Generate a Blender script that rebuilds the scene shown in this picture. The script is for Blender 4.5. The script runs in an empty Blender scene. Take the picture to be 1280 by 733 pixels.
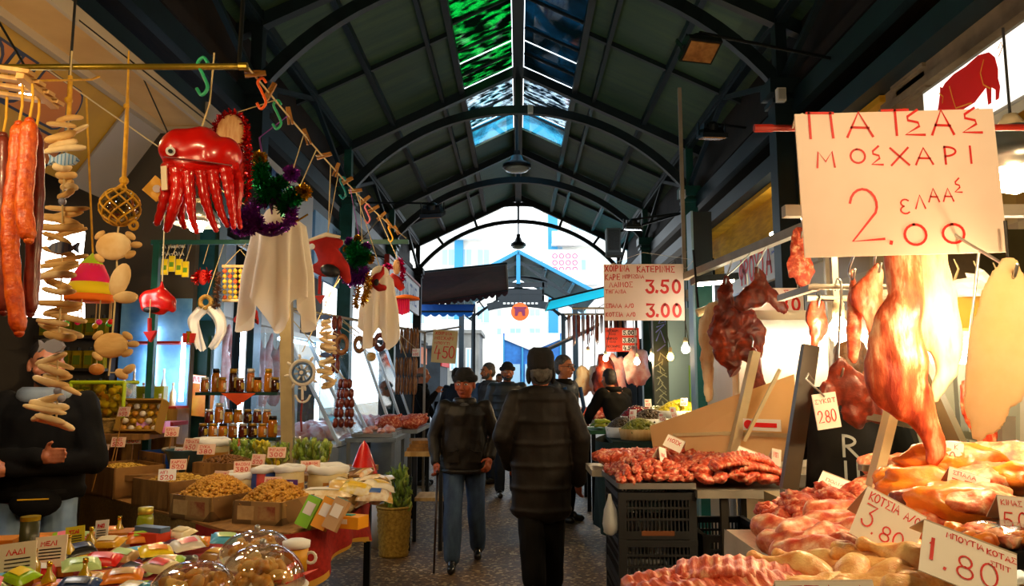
import bpy, bmesh, math, random
from mathutils import Vector, Matrix, noise, Euler
PI = math.pi
SC = bpy.context.scene
COL = SC.collection
rnd = random.Random(7)
# ---------------------------------------------------------------- camera, sky, exposure
F, HOR, VPX, CX, CY = 950.0, 480.0, 648.0, 640.0, 366.5
PITCH = math.atan((HOR - CY) / F)
YAW = math.atan((VPX - CX) / F)
cam_d = bpy.data.cameras.new('camera')
cam_d.sensor_width = 36.0
cam_d.lens = 36.0 * F / 1280.0
cam_d.clip_start, cam_d.clip_end = 0.05, 400
cam = bpy.data.objects.new('camera', cam_d)
COL.objects.link(cam)
cam.location = (0, 0, 1.5)
cam.rotation_euler = (PI / 2 + PITCH, 0, YAW)
SC.camera = cam
SC.view_settings.view_transform = 'Standard'
SC.view_settings.look = 'None'
SC.view_settings.gamma = 1.0
SC.view_settings.use_curve_mapping = False
SC.view_settings.exposure = 0.35
SKY = 2.6
BULB = 3.2
world = bpy.data.worlds.new('sky')
SC.world = world
world.use_nodes = True
wb = world.node_tree.nodes['Background']
wb.inputs[0].default_value = (0.86, 0.94, 1.0, 1)
wb.inputs[1].default_value = SKY
try:
 SC.cycles.max_bounces = 8
 SC.cycles.transparent_max_bounces = 16
 SC.cycles.use_denoising = True
 SC.cycles.sample_clamp_indirect = 6.0
 SC.cycles.sample_clamp_direct = 0.0
 SC.cycles.caustics_reflective = False
 SC.cycles.caustics_refractive = False
except Exception:
 pass
_R = Euler((PI / 2 + PITCH, 0, YAW)).to_matrix()
def at(px, py, Y):
 """World point at depth Y seen at picture point (px, py)."""
 d = _R @ Vector(((px - CX) / F, (CY - py) / F, -1.0))
 t = Y / d.y
 return Vector((d.x * t, Y, 1.5 + d.z * t))
def atz(px, py, z):
 """World point at height z seen at picture point (px, py)."""
 d = _R @ Vector(((px - CX) / F, (CY - py) / F, -1.0))
 t = (z - 1.5) / d.z
 return Vector((d.x * t, d.y * t, z))
# ---------------------------------------------------------------- materials
_mats = {}
def srgb(h):
 h = h.lstrip('#')
 def f(v):
  v /= 255.0
  return v / 12.92 if v <= 0.04045 else ((v + 0.055) / 1.055) ** 2.4
 return tuple(f(int(h[i:i + 2], 16)) for i in (0, 2, 4))
def M(name, c='#808080', c2=None, scale=8.0, rough=0.5, metal=0.0, bump=0.0, bscale=None, emit=0.0, pat='noise', stretch=(1, 1, 1), spec=0.5,
   trans=0.0, alpha=1.0, c3=None, lo=0.35, hi=0.65, coat=0.0, sheen=0.0, detail=4.0, sss=0.0, ecol=None):
 if name in _mats:
  return _mats[name]
 m = bpy.data.materials.new(name)
 m.use_nodes = True
 nt = m.node_tree
 N, L = nt.nodes, nt.links
 b = N['Principled BSDF']
 col = srgb(c) if isinstance(c, str) else c
 b.inputs['Base Color'].default_value = (*col, 1)
 b.inputs['Roughness'].default_value = rough
 b.inputs['Metallic'].default_value = metal
 b.inputs['Specular IOR Level'].default_value = spec
 b.inputs['Transmission Weight'].default_value = trans
 b.inputs['Alpha'].default_value = alpha
 b.inputs['Coat Weight'].default_value = coat
 b.inputs['Coat Roughness'].default_value = 0.15
 b.inputs['Sheen Weight'].default_value = sheen
 if sss:
  b.inputs['Subsurface Weight'].default_value = sss
  b.inputs['Subsurface Radius'].default_value = (0.02, 0.008, 0.004)
  b.inputs['Subsurface Scale'].default_value = 1.0
 if emit:
  b.inputs['Emission Color'].default_value = (*(srgb(ecol) if ecol else col), 1)
  b.inputs['Emission Strength'].default_value = emit
 if c2 or bump:
  tc = N.new('ShaderNodeTexCoord')
  mp = N.new('ShaderNodeMapping')
  mp.inputs['Scale'].default_value = stretch
  L.new(tc.outputs['Object'], mp.inputs['Vector'])
 def tex(sc):
  if pat == 'voronoi':
   t = N.new('ShaderNodeTexVoronoi'); t.inputs['Scale'].default_value = sc; o = t.outputs['Distance']
  elif pat == 'cells':
   t = N.new('ShaderNodeTexVoronoi'); t.inputs['Scale'].default_value = sc; o = t.outputs['Color']
  elif pat == 'wave':
   t = N.new('ShaderNodeTexWave'); t.inputs['Scale'].default_value = sc; t.inputs['Distortion'].default_value = 2.0; t.inputs['Detail'].default_value = 2; o = t.outputs['Fac']
  elif pat == 'band':
   t = N.new('ShaderNodeTexWave'); t.inputs['Scale'].default_value = sc; t.inputs['Distortion'].default_value = 0.0; o = t.outputs['Fac']
  elif pat == 'check':
   t = N.new('ShaderNodeTexChecker'); t.inputs['Scale'].default_value = sc; o = t.outputs['Fac']
  else:
   t = N.new('ShaderNodeTexNoise'); t.inputs['Scale'].default_value = sc; t.inputs['Detail'].default_value = detail; t.inputs['Roughness'].default_value = 0.6; o = t.outputs['Fac']
  L.new(mp.outputs['Vector'], t.inputs['Vector'])
  return o
 if c2:
  o = tex(scale)
  rp = N.new('ShaderNodeValToRGB')
  rp.color_ramp.elements[0].position = lo
  rp.color_ramp.elements[1].position = hi
  rp.color_ramp.elements[0].color = (*col, 1)
  rp.color_ramp.elements[1].color = (*(srgb(c2) if isinstance(c2, str) else c2), 1)
  if c3:
   e = rp.color_ramp.elements.new((lo + hi) / 2)
   e.color = (*(srgb(c3) if isinstance(c3, str) else c3), 1)
  L.new(o, rp.inputs['Fac'])
  L.new(rp.outputs['Color'], b.inputs['Base Color'])
 if bump:
  o = tex(bscale or scale)
  bp = N.new('ShaderNodeBump')
  bp.inputs['Strength'].default_value = min(1.0, bump)
  bp.inputs['Distance'].default_value = 0.012
  L.new(o, bp.inputs['Height'])
  L.new(bp.outputs['Normal'], b.inputs['Normal'])
 _mats[name] = m
 return m
def glassy(name, c='#dfeef2', rough=0.05, alpha=0.22, dirt=None, dscale=6.0, lo=0.45, hi=0.6, stretch=(1, 1, 1)):
 """Thin sheet of glass or clear plastic: a transparent sheet with a gloss on it, and dirt where given."""
 if name in _mats:
  return _mats[name]
 m = bpy.data.materials.new(name); m.use_nodes = True
 nt = m.node_tree; N, L = nt.nodes, nt.links
 N.remove(N['Principled BSDF'])
 out = N['Material Output']
 tr = N.new('ShaderNodeBsdfTransparent'); tr.inputs[0].default_value = (*srgb(c), 1)
 gl = N.new('ShaderNodeBsdfGlossy'); gl.inputs['Roughness'].default_value = rough
 fr = N.new('ShaderNodeLayerWeight'); fr.inputs['Blend'].default_value = 0.25
 mth = N.new('ShaderNodeMath'); mth.operation = 'MULTIPLY_ADD'; mth.inputs[1].default_value = 0.75; mth.inputs[2].default_value = alpha * 0.35
 L.new(fr.outputs['Facing'], mth.inputs[0])
 mx = N.new('ShaderNodeMixShader')
 L.new(mth.outputs[0], mx.inputs[0]); L.new(tr.outputs[0], mx.inputs[1]); L.new(gl.outputs[0], mx.inputs[2])
 last = mx
 if dirt:
  tc = N.new('ShaderNodeTexCoord'); mp = N.new('ShaderNodeMapping'); mp.inputs['Scale'].default_value = stretch
  L.new(tc.outputs['Object'], mp.inputs['Vector'])
  t = N.new('ShaderNodeTexNoise'); t.inputs['Scale'].default_value = dscale; t.inputs['Detail'].default_value = 6
  L.new(mp.outputs['Vector'], t.inputs['Vector'])
  rp = N.new('ShaderNodeValToRGB'); rp.color_ramp.elements[0].position = lo; rp.color_ramp.elements[1].position = hi
  L.new(t.outputs['Fac'], rp.inputs['Fac'])
  df = N.new('ShaderNodeBsdfDiffuse'); df.inputs[0].default_value = (*srgb(dirt), 1)
  m2 = N.new('ShaderNodeMixShader')
  L.new(rp.outputs['Color'], m2.inputs[0]); L.new(mx.outputs[0], m2.inputs[1]); L.new(df.outputs[0], m2.inputs[2])
  last = m2
 L.new(last.outputs[0], out.inputs['Surface'])
 _mats[name] = m
 return m
def glow(name, c, strength):
 if name in _mats:
  return _mats[name]
 m = bpy.data.materials.new(name); m.use_nodes = True
 N, L = m.node_tree.nodes, m.node_tree.links
 N.remove(N['Principled BSDF'])
 e = N.new('ShaderNodeEmission'); e.inputs[0].default_value = (*srgb(c), 1); e.inputs[1].default_value = strength
 L.new(e.outputs[0], N['Material Output'].inputs['Surface'])
 _mats[name] = m
 return m
# ---------------------------------------------------------------- mesh builder
def basis(d):
 d = Vector(d).normalized()
 a = Vector((0, 0, 1)) if abs(d.z) < 0.9 else Vector((1, 0, 0))
 u = a.cross(d).normalized()
 return u, d.cross(u).normalized()
class G:
 def __init__(s):
  s.v, s.f, s.m, s.k = [], [], [], 0
  s.T = None
 def mat(s, k):
  s.k = k
  return s
 def add(s, vs, fs):
  b = len(s.v)
  s.v.extend((s.T @ Vector(p)) if s.T is not None else Vector(p) for p in vs)
  s.f.extend(tuple(b + i for i in f) for f in fs)
  s.m.extend([s.k] * len(fs))
  return s
 def box(s, c, sz, rot=None, taper=1.0):
  x, y, z = sz[0] / 2, sz[1] / 2, sz[2] / 2
  vs = [Vector((a * x * (taper if e > 0 else 1), b_ * y * (taper if e > 0 else 1), e * z)) for e in (-1, 1) for b_ in (-1, 1) for a in (-1, 1)]
  if rot is not None:
   R = rot if isinstance(rot, Matrix) else Euler(rot).to_matrix()
   vs = [R @ p for p in vs]
  c = Vector(c)
  return s.add([p + c for p in vs], [(0, 2, 3, 1), (4, 5, 7, 6), (0, 1, 5, 4), (2, 6, 7, 3), (0, 4, 6, 2), (1, 3, 7, 5)])
 def bar(s, a, b, w, h=None, up=(0, 0, 1)):
  """A box-section bar from a to b: w wide, h deep."""
  h = h or w
  a, b = Vector(a), Vector(b)
  d = (b - a).normalized()
  up = Vector(up)
  if abs(d.dot(up)) > 0.98:
   up = Vector((0, 1, 0))
  u = d.cross(up).normalized(); n = u.cross(d).normalized()
  vs = [p + u * (i * w / 2) + n * (j * h / 2) for p in (a, b) for j in (-1, 1) for i in (-1, 1)]
  return s.add(vs, [(0, 2, 3, 1), (4, 5, 7, 6), (0, 1, 5, 4), (2, 6, 7, 3), (0, 4, 6, 2), (1, 3, 7, 5)])
 def tube(s, pts, r, n=8, caps=True, flat=1.0):
  pts = [Vector(p) for p in pts]
  rs = list(r) if hasattr(r, '__len__') else [r] * len(pts)
  vs, fs = [], []
  u0 = None
  for i, p in enumerate(pts):
   d = (pts[min(i + 1, len(pts) - 1)] - pts[max(i - 1, 0)])
   if d.length < 1e-9:
    d = Vector((0, 0, 1))
   d.normalize()
   if u0 is None:
    u, w = basis(d)
   else:
    u = (u0 - d * u0.dot(d))
    u = u.normalized() if u.length > 1e-6 else basis(d)[0]
    w = d.cross(u)
   u0 = u
   for k in range(n):
    a = 2 * PI * k / n
    vs.append(p + u * (math.cos(a) * rs[i]) + w * (math.sin(a) * rs[i] * flat))
  for i in range(len(pts) - 1):
   for k in range(n):
    k2 = (k + 1) % n
    fs.append((i * n + k, i * n + k2, (i + 1) * n + k2, (i + 1) * n + k))
  if caps:
   fs.append(tuple(range(n - 1, -1, -1)))
   fs.append(tuple((len(pts) - 1) * n + k for k in range(n)))
  return s.add(vs, fs)
 def cyl(s, a, b, r0, r1=None, n=16, caps=True):
  return s.tube([a, b], [r0, r0 if r1 is None else r1], n, caps)
 def lathe(s, prof, c=(0, 0, 0), n=24, axis=(0, 0, 1), caps=True, arc=2 * PI):
  """prof: list of (radius, height) turned about axis through c."""
  c = Vector(c); d = Vector(axis).normalized(); u, w = basis(d)
  full = abs(arc - 2 * PI) < 1e-6
  cols = n if full else n + 1
  vs = [c + d * h + (u * math.cos(arc * k / n) + w * math.sin(arc * k / n)) * r for r, h in prof for k in range(cols)]
  fs = []
  for i in range(len(prof) - 1):
   for k in range(n):
    k2 = (k + 1) % cols
    fs.append((i * cols + k, i * cols + k2, (i + 1) * cols + k2, (i + 1) * cols + k))
  if caps and full:
   if prof[0][0] > 1e-4: fs.append(tuple(range(cols - 1, -1, -1)))
   if prof[-1][0] > 1e-4: fs.append(tuple((len(prof) - 1) * cols + k for k in range(cols)))
  return s.add(vs, fs)
 def sph(s, c, r, n=12, m=8, rot=None):
  r = (r, r, r) if not hasattr(r, '__len__') else r
  R = None if rot is None else (rot if isinstance(rot, Matrix) else Euler(rot).to_matrix())
  vs = []
  c = Vector(c)
  for i in range(m + 1):
   t = PI * i / m
   for k in range(n):
    a = 2 * PI * k / n
    p = Vector((r[0] * math.sin(t) * math.cos(a), r[1] * math.sin(t) * math.sin(a), -r[2] * math.cos(t)))
    vs.append((R @ p if R else p) + c)
  fs = [(i * n + k, i * n + (k + 1) % n, (i + 1) * n + (k + 1) % n, (i + 1) * n + k) for i in range(m) for k in range(n)]
  return s.add(vs, fs)
 def torus(s, c, R, r, n=24, m=8, axis=(0, 0, 1), flat=1.0):
  c = Vector(c); d = Vector(axis).normalized(); u, w = basis(d)
  vs = []
  for i in range(n):
   a = 2 * PI * i / n
   e = u * math.cos(a) + w * math.sin(a)
   for k in range(m):
    b = 2 * PI * k / m
    vs.append(c + e * (R + r * math.cos(b)) + d * (r * flat * math.sin(b)))
  fs = [(i * m + k, ((i + 1) % n) * m + k, ((i + 1) % n) * m + (k + 1) % m, i * m + (k + 1) % m) for i in range(n) for k in range(m)]
  return s.add(vs, fs)
 def prism(s, poly, a, b):
  """poly: list of 2-D points (x, z) extruded from y=a to y=b."""
  n = len(poly)
  vs = [Vector((x, a, z)) for x, z in poly] + [Vector((x, b, z)) for x, z in poly]
  fs = [tuple(range(n)), tuple(range(2 * n - 1, n - 1, -1))] + [(i, i + n, (i + 1) % n + n, (i + 1) % n) for i in range(n)]
  return s.add(vs, fs)
 def grid(s, fn, nu, nv, thick=0.0):
  vs = [Vector(fn(i / nu, j / nv)) for j in range(nv + 1) for i in range(nu + 1)]
  fs = [(j * (nu + 1) + i, j * (nu + 1) + i + 1, (j + 1) * (nu + 1) + i + 1, (j + 1) * (nu + 1) + i) for j in range(nv) for i in range(nu)]
  return s.add(vs, fs)
 def ribbon(s, pts, w, off=0.0):
  """A flat pen stroke in the local x-z plane, facing -y."""
  pts = [Vector((p[0], 0, p[1])) for p in pts]
  vs, fs = [], []
  n = len(pts)
  for i, p in enumerate(pts):
   d = (pts[min(i + 1, n - 1)] - pts[max(i - 1, 0)])
   d = d.normalized() if d.length > 1e-9 else Vector((1, 0, 0))
   q = Vector((-d.z, 0, d.x)) * (w / 2)
   e = d * (w / 2 if i == n - 1 else -w / 2 if i == 0 else 0)
   vs += [p + q + e + Vector((0, off, 0)), p - q + e + Vector((0, off, 0))]
  fs = [(2 * i, 2 * i + 1, 2 * i + 3, 2 * i + 2) for i in range(n - 1)]
  return s.add(vs, fs)
 def mesh(s, name, mats, smooth=False):
  me = bpy.data.meshes.new(name)
  me.from_pydata([tuple(p) for p in s.v], [], s.f)
  for m in (mats if isinstance(mats, (list, tuple)) else [mats]):
   me.materials.append(m)
  if any(s.m):
   me.polygons.foreach_set('material_index', s.m)
  if smooth:
   me.polygons.foreach_set('use_smooth', [True] * len(me.polygons))
  me.update()
  return me
 def build(s, name, mats, parent=None, loc=None, rot=None, smooth=False, auto=None):
  o = link(name, s.mesh(name, mats, smooth), parent, loc, rot)
  if auto:
   me = o.data
   bm = bmesh.new(); bm.from_mesh(me)
   bmesh.ops.recalc_face_normals(bm, faces=bm.faces[:])
   for e in bm.edges:
    if len(e.link_faces) == 2 and e.calc_face_angle(0) > auto:
     e.smooth = False
   for f in bm.faces: f.smooth = True
   bm.to_mesh(me); bm.free()
  return o
def link(name, data, parent=None, loc=None, rot=None, scale=None):
 o = bpy.data.objects.new(name, data)
 COL.objects.link(o)
 if parent is not None: o.parent = parent
 if loc is not None: o.location = loc
 if rot is not None: o.rotation_euler = rot
 if scale is not None: o.scale = scale
 return o
def tag(o, label, cat, group=None, kind=None):
 o['label'] = label; o['category'] = cat
 if group: o['group'] = group
 if kind: o['kind'] = kind
 return o
def thing(name, label, cat, loc=(0, 0, 0), rot=(0, 0, 0), group=None):
 o = link(name, None, None, loc, rot if hasattr(rot, '__len__') else (0, 0, rot))
 o.empty_display_size = 0.05
 return tag(o, label, cat, group)
KIDS = {}
def dup(root, loc, rot=None, label=None, group=None, scale=None):
 def cp(o, parent):
  c = o.copy(); COL.objects.link(c); c.parent = parent
  for ch in list(o.children):
   cp(ch, c)
  return c
 r = cp(root, None)
 r.location = loc
 if rot is not None: r.rotation_euler = rot if hasattr(rot, '__len__') else (0, 0, rot)
 if scale is not None: r.scale = scale if hasattr(scale, '__len__') else (scale,) * 3
 if label: r['label'] = label
 if group: r['group'] = group
 return r
def struct(name, g, mats, **kw):
 o = g.build(name, mats, **kw)
 o['kind'] = 'structure'
 return o
def fuse(g, voxel=0.01, it=4, disp=None):
 """One continuous surface from overlapping pieces: returns a new builder with the merged, smoothed mesh."""
 me = g.mesh('tmp', [], False)
 o = link('tmp', me)
 r = o.modifiers.new('r', 'REMESH'); r.mode = 'VOXEL'; r.voxel_size = voxel
 if it:
  q = o.modifiers.new('s', 'SMOOTH'); q.factor = 0.5; q.iterations = it
 dg = bpy.context.evaluated_depsgraph_get()
 ev = o.evaluated_get(dg)
 m2 = ev.to_mesh()
 h = G()
 h.v = [v.co.copy() for v in m2.vertices]
 h.f = [tuple(p.vertices) for p in m2.polygons]
 h.m = [0] * len(h.f)
 ev.to_mesh_clear()
 bpy.data.objects.remove(o); bpy.data.meshes.remove(me)
 if disp:
  h.v = [disp(p) for p in h.v]
 return h
def nz(p, sc, seed=0.0):
 return noise.noise(Vector((p[0] * sc + seed, p[1] * sc - seed * 1.7, p[2] * sc + seed * 0.6)))
def paint(g, fn):
 """Material slot per face from its centre."""
 for i, f in enumerate(g.f):
  c = sum((g.v[k] for k in f), Vector()) / len(f)
  g.m[i] = fn(c)
 return g
_ico = {}
def ico(sub):
 if sub not in _ico:
  bm = bmesh.new(); bmesh.ops.create_icosphere(bm, subdivisions=sub, radius=1.0)
  bm.verts.ensure_lookup_table()
  _ico[sub] = ([v.co.copy() for v in bm.verts], [tuple(v.index for v in f.verts) for f in bm.faces])
  bm.free()
 return _ico[sub]
def lump(g, c, r, seed, amp=0.3, fr=1.6, sub=3, rot=None, flat=None):
 """An irregular rounded lump."""
 vs, fs = ico(sub)
 R = Euler(rot).to_matrix() if rot else None
 c = Vector(c); out = []
 for p in vs:
  k = 1 + amp * nz(p, fr, seed) + amp * 0.4 * nz(p, fr * 2.7, seed + 9)
  q = Vector((p.x * r[0] * k, p.y * r[1] * k, p.z * r[2] * k))
  if flat is not None and q.z < -r[2] * flat: q.z = -r[2] * flat
  out.append((R @ q if R else q) + c)
 return g.add(out, fs)
def bez(a, b, c, n=8):
 a, b, c = Vector(a), Vector(b), Vector(c)
 return [a * (1 - t) ** 2 + b * (2 * t * (1 - t)) + c * t * t for t in [i / n for i in range(n + 1)]]
def smoothpath(pts, n=6):
 """Catmull-Rom through pts."""
 P = [Vector(p) for p in pts]
 out = []
 for i in range(len(P) - 1):
  a, b, c, d = P[max(i - 1, 0)], P[i], P[i + 1], P[min(i + 2, len(P) - 1)]
  for k in range(n):
   t = k / n
   out.append(0.5 * ((2 * b) + (c - a) * t + (2 * a - 5 * b + 4 * c - d) * t * t + (3 * b - a - 3 * c + d) * t ** 3))
 out.append(P[-1])
 return out
# ---------------------------------------------------------------- pen lettering
def _arc(cx, cy, rx, ry, a0, a1, n=10):
 return [(cx + rx * math.cos(math.radians(a0 + (a1 - a0) * i / n)), cy + ry * math.sin(math.radians(a0 + (a1 - a0) * i / n))) for i in range(n + 1)]
STROKES = {
 'Α': [[(0, 0), (.5, 1), (1, 0)], [(.2, .38), (.85, .34)]],
 'Β': [[(.1, 0), (.1, 1)], _arc(.1, .75, .6, .25, 90, -90), _arc(.1, .25, .75, .25, 90, -90)],
 'Γ': [[(.1, 0), (.1, 1), (.9, 1)]], 'Δ': [[(0, 0), (.5, 1), (1, 0), (0, 0)]],
 'Ε': [[(.95, 1), (.1, 1), (.1, 0), (.95, 0)], [(.1, .52), (.8, .52)]],
 'ε': [_arc(.55, .75, .4, .25, 40, 260, 8) + _arc(.55, .25, .45, .27, 100, 320, 8)],
 'Ζ': [[(.05, 1), (.95, 1), (.05, 0), (.95, 0)]], 'Η': [[(.1, 0), (.1, 1)], [(.9, 0), (.9, 1)], [(.1, .5), (.9, .5)]],
 'Ι': [[(.5, 0), (.5, 1)]], 'Κ': [[(.1, 0), (.1, 1)], [(.9, 1), (.1, .45), (.95, 0)]],
 'Λ': [[(0, 0), (.5, 1), (1, 0)]], 'Μ': [[(.0, 0), (.1, 1), (.5, .35), (.9, 1), (1, 0)]],
 'Ν': [[(.1, 0), (.1, 1), (.9, 0), (.9, 1)]], 'Ο': [_arc(.5, .5, .48, .5, 95, 455, 18)],
 'Π': [[(.08, 0), (.08, 1)], [(0, 1), (1, .97)], [(.9, .98), (.95, 0)]],
 'Ρ': [[(.1, 0), (.1, 1)], _arc(.1, .72, .75, .28, 90, -90)],
 'Σ': [[(.95, 1), (.08, 1), (.5, .52), (.05, 0), (.98, 0)]],
 's': [[(.75, 1), (.3, .75), (.3, .6), (.75, .5), (.8, .35), (.15, .03), (1, 0)]],
 'Τ': [[(0, 1), (1, 1)], [(.5, 1), (.5, 0)]], 'Υ': [[(0, 1), (.5, .5), (1, 1)], [(.5, .5), (.5, 0)]],
 'Φ': [_arc(.5, .55, .48, .3, 0, 360, 16), [(.5, 1), (.5, 0)]], 'Χ': [[(0, 0), (1, 1)], [(0, 1), (1, 0)]],
 'Ω': [[(0, 0), (.3, 0)] + _arc(.5, .55, .45, .45, 235, -55, 14) + [(.7, 0), (1, 0)]], 'Θ': [_arc(.5, .5, .48, .5, 0, 360, 18), [(.25, .5), (.75, .5)]],
 '0': [_arc(.5, .5, .42, .5, 95, 455, 18)], '1': [[(.15, .72), (.55, 1), (.5, 0)]],
 '2': [_arc(.45, .7, .4, .3, 170, -30, 10) + [(.05, .02), (.98, .05)]],
 '3': [[(.1, 1), (.9, 1), (.45, .6)] + _arc(.45, .3, .42, .3, 85, -160, 10)],
 '4': [[(.35, 1), (.05, .35), (.95, .4)], [(.75, .7), (.65, -.1)]],
 '5': [[(.9, 1), (.25, 1), (.15, .56)] + _arc(.45, .3, .42, .3, 120, -150, 10)],
 '8': [_arc(.5, .74, .34, .26, -90, 270, 14), _arc(.5, .25, .42, .26, 90, 450, 14)],
 '9': [_arc(.5, .7, .38, .3, 0, 360, 14), [(.88, .7), (.85, .3), (.4, 0)]],
 '6': [_arc(.5, .3, .4, .3, 0, 360, 14), [(.1, .32), (.3, .8), (.7, 1)]], '7': [[(.05, 1), (.95, 1), (.4, 0)]],
 '.': [[(.45, .0), (.55, .06)]], '/': [[(.1, 0), (.9, 1)]], '-': [[(.15, .45), (.85, .45)]], '€': [_arc(.6, .5, .4, .5, 50, 310, 12), [(.05, .6), (.7, .6)], [(.05, .42), (.65, .42)]],
 'G': [_arc(.5, .5, .45, .5, 50, 320, 12) + [(.9, .45), (.55, .45)]], 'R': [[(.1, 0), (.1, 1)], _arc(.1, .74, .7, .26, 90, -90), [(.3, .48), (.9, 0)]],
 'C': [_arc(.55, .5, .45, .5, 50, 310, 12)], 'D': [[(.1, 0), (.1, 1)], _arc(.1, .5, .8, .5, 90, -90)], 'L': [[(.1, 1), (.1, 0), (.9, 0)]],
 'I': [[(.5, 0), (.5, 1)]], 'U': [[(.08, 1)] + _arc(.5, .35, .42, .35, 180, 360, 8) + [(.92, 1)]], 'V': [[(0, 1), (.5, 0), (1, 1)]], 'S': [_arc(.5, .75, .38, .25, 30, 260, 8) + _arc(.5, .25, .4, .25, 80, -150, 8)],
 'F': [[(.1, 0), (.1, 1), (.9, 1)], [(.1, .52), (.75, .52)]], '~': [[(0, .4), (.25, .65), (.5, .4), (.75, .6), (1, .4)]],
}
def write(g, text, x, z, h, w, adv=None, gap=0.35, off=-0.0015, slant=0.0, jit=0.0, seed=1):
 """Pen lettering from (x, z) rightwards, letters h tall, stroke w wide; lies just before the plate at y=0."""
 rr = random.Random(seed)
 adv = adv or h * 0.72
 for ch in text:
  if ch == ' ':
   x += adv * 0.8; continue
  nw = adv * (0.25 if ch in '.Ι1' else 1.0)
  jx, jz, js = (rr.uniform(-jit, jit) * h, rr.uniform(-jit, jit) * h, 1 + rr.uniform(-jit, jit))
  for st in STROKES.get(ch, []):
   g.ribbon([(x + jx + (px * nw * js) + slant * pz * h, z + jz + pz * h * js) for px, pz in st], w, off)
  x += nw + adv * gap
 return x
# ================================================================ THE SETTING
STEEL = M('painted_steel', '#10262f', '#0a1a22', scale=3, rough=0.45, bump=0.05)
STEEL2 = M('blue_steel', '#2a6f94', '#1f5a7c', scale=3, rough=0.45)
ROOF = M('roof_sheet', '#3b5636', '#234433', scale=1.2, rough=0.55, bump=0.35, bscale=14, pat='noise', stretch=(0.2, 6, 1))
DARKWOOD = M('dark_boards', '#241812', '#120c0a', scale=4, rough=0.8, stretch=(8, 1, 1))
CREAM = M('cream_render', '#c9a468', '#b8935a', scale=1.5, rough=0.85)
GREENSTEEL = M('green_steel', '#1c5a54', '#154841', scale=5, rough=0.4)
def floor_mat():
 m = bpy.data.materials.new('speckled_floor'); m.use_nodes = True
 N, L = m.node_tree.nodes, m.node_tree.links
 b = N['Principled BSDF']
 tc = N.new('ShaderNodeTexCoord')
 v = N.new('ShaderNodeTexVoronoi'); v.inputs['Scale'].default_value = 42
 n = N.new('ShaderNodeTexNoise'); n.inputs['Scale'].default_value = 1.1; n.inputs['Detail'].default_value = 8
 n2 = N.new('ShaderNodeTexNoise'); n2.inputs['Scale'].default_value = 60; n2.inputs['Detail'].default_value = 3
 for t in (v, n, n2): L.new(tc.outputs['Object'], t.inputs['Vector'])
 r = N.new('ShaderNodeValToRGB'); cr = r.color_ramp
 cr.elements[0].position = 0.0; cr.elements[0].color = (*srgb('#6b4e30'), 1)
 cr.elements[1].position = 1.0; cr.elements[1].color = (*srgb('#e8cf9a'), 1)
 e = cr.elements.new(0.45); e.color = (*srgb('#7d5e3a'), 1)
 e = cr.elements.new(0.62); e.color = (*srgb('#3c3128'), 1)
 e = cr.elements.new(0.8); e.color = (*srgb('#9a7a4c'), 1)
 sep = N.new('ShaderNodeSeparateColor'); L.new(v.outputs['Color'], sep.inputs[0]); L.new(sep.outputs[0], r.inputs['Fac'])
 mx = N.new('ShaderNodeMixRGB'); mx.blend_type = 'MULTIPLY'; mx.inputs[0].default_value = 0.75
 r2 = N.new('ShaderNodeValToRGB'); r2.color_ramp.elements[0].position = 0.35; r2.color_ramp.elements[1].position = 0.68
 r2.color_ramp.elements[0].color = (0.28, 0.26, 0.24, 1); r2.color_ramp.elements[1].color = (1, 1, 1, 1)
 L.new(n.outputs['Fac'], r2.inputs['Fac']); L.new(r.outputs['Color'], mx.inputs[1]); L.new(r2.outputs['Color'], mx.inputs[2])
 L.new(mx.outputs['Color'], b.inputs['Base Color'])
 r3 = N.new('ShaderNodeMapRange'); r3.inputs['From Min'].default_value = 0.3; r3.inputs['From Max'].default_value = 0.7; r3.inputs['To Min'].default_value = 0.42; r3.inputs['To Max'].default_value = 0.6
 L.new(n.outputs['Fac'], r3.inputs['Value']); L.new(r3.outputs[0], b.inputs['Roughness'])
 bp = N.new('ShaderNodeBump'); bp.inputs['Strength'].default_value = 0.35; bp.inputs['Distance'].default_value = 0.01
 L.new(n2.outputs['Fac'], bp.inputs['Height']); L.new(bp.outputs['Normal'], b.inputs['Normal'])
 return m
g = G().box((0, 30, -0.05), (24, 72, 0.1)); struct('floor', g, floor_mat())
W, ZS, ZP, ZE, ZR = 2.85, 4.7, 6.1, 5.55, 6.9        # half span, arch springing, arch crown, eave, ridge
YE, YB = 21.3, -5.0
ARCH_Y = [3.5, 7.95, 12.4, 16.85]
def zroof(x): return ZR - (ZR - ZE) * abs(x) / W
# side and back walls, flat roofs over the stalls
WALLR = M('shop_wall_right', '#4a3a2a', '#33281e', scale=2, rough=0.9)
WALLL = M('shop_wall_left', '#4d4238', '#3a3029', scale=2, rough=0.9)
struct('wall_left', G().box((-5.6, 8, 2.35), (0.2, 26.4, 4.7)), WALLL)
struct('wall_right', G().box((5.6, 8, 2.35), (0.2, 26.4, 4.7)), WALLR)
struct('wall_back', G().box((0, YB - 0.1, 3.5), (11.4, 0.2, 7.0)), WALLL)
struct('ceiling_left', G().box((-4.35, 8.2, 4.78), (2.7, 26.4, 0.14)), DARKWOOD)
struct('ceiling_right', G().box((4.35, 8.2, 4.78), (2.7, 26.4, 0.14)), DARKWOOD)
for s, nm in ((-1, 'wall_clerestory_left'), (1, 'wall_clerestory_right')):
 struct(nm, G().box((s * 3.12, 8.2, 5.2), (0.06, 26.4, 0.8)), DARKWOOD)
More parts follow.
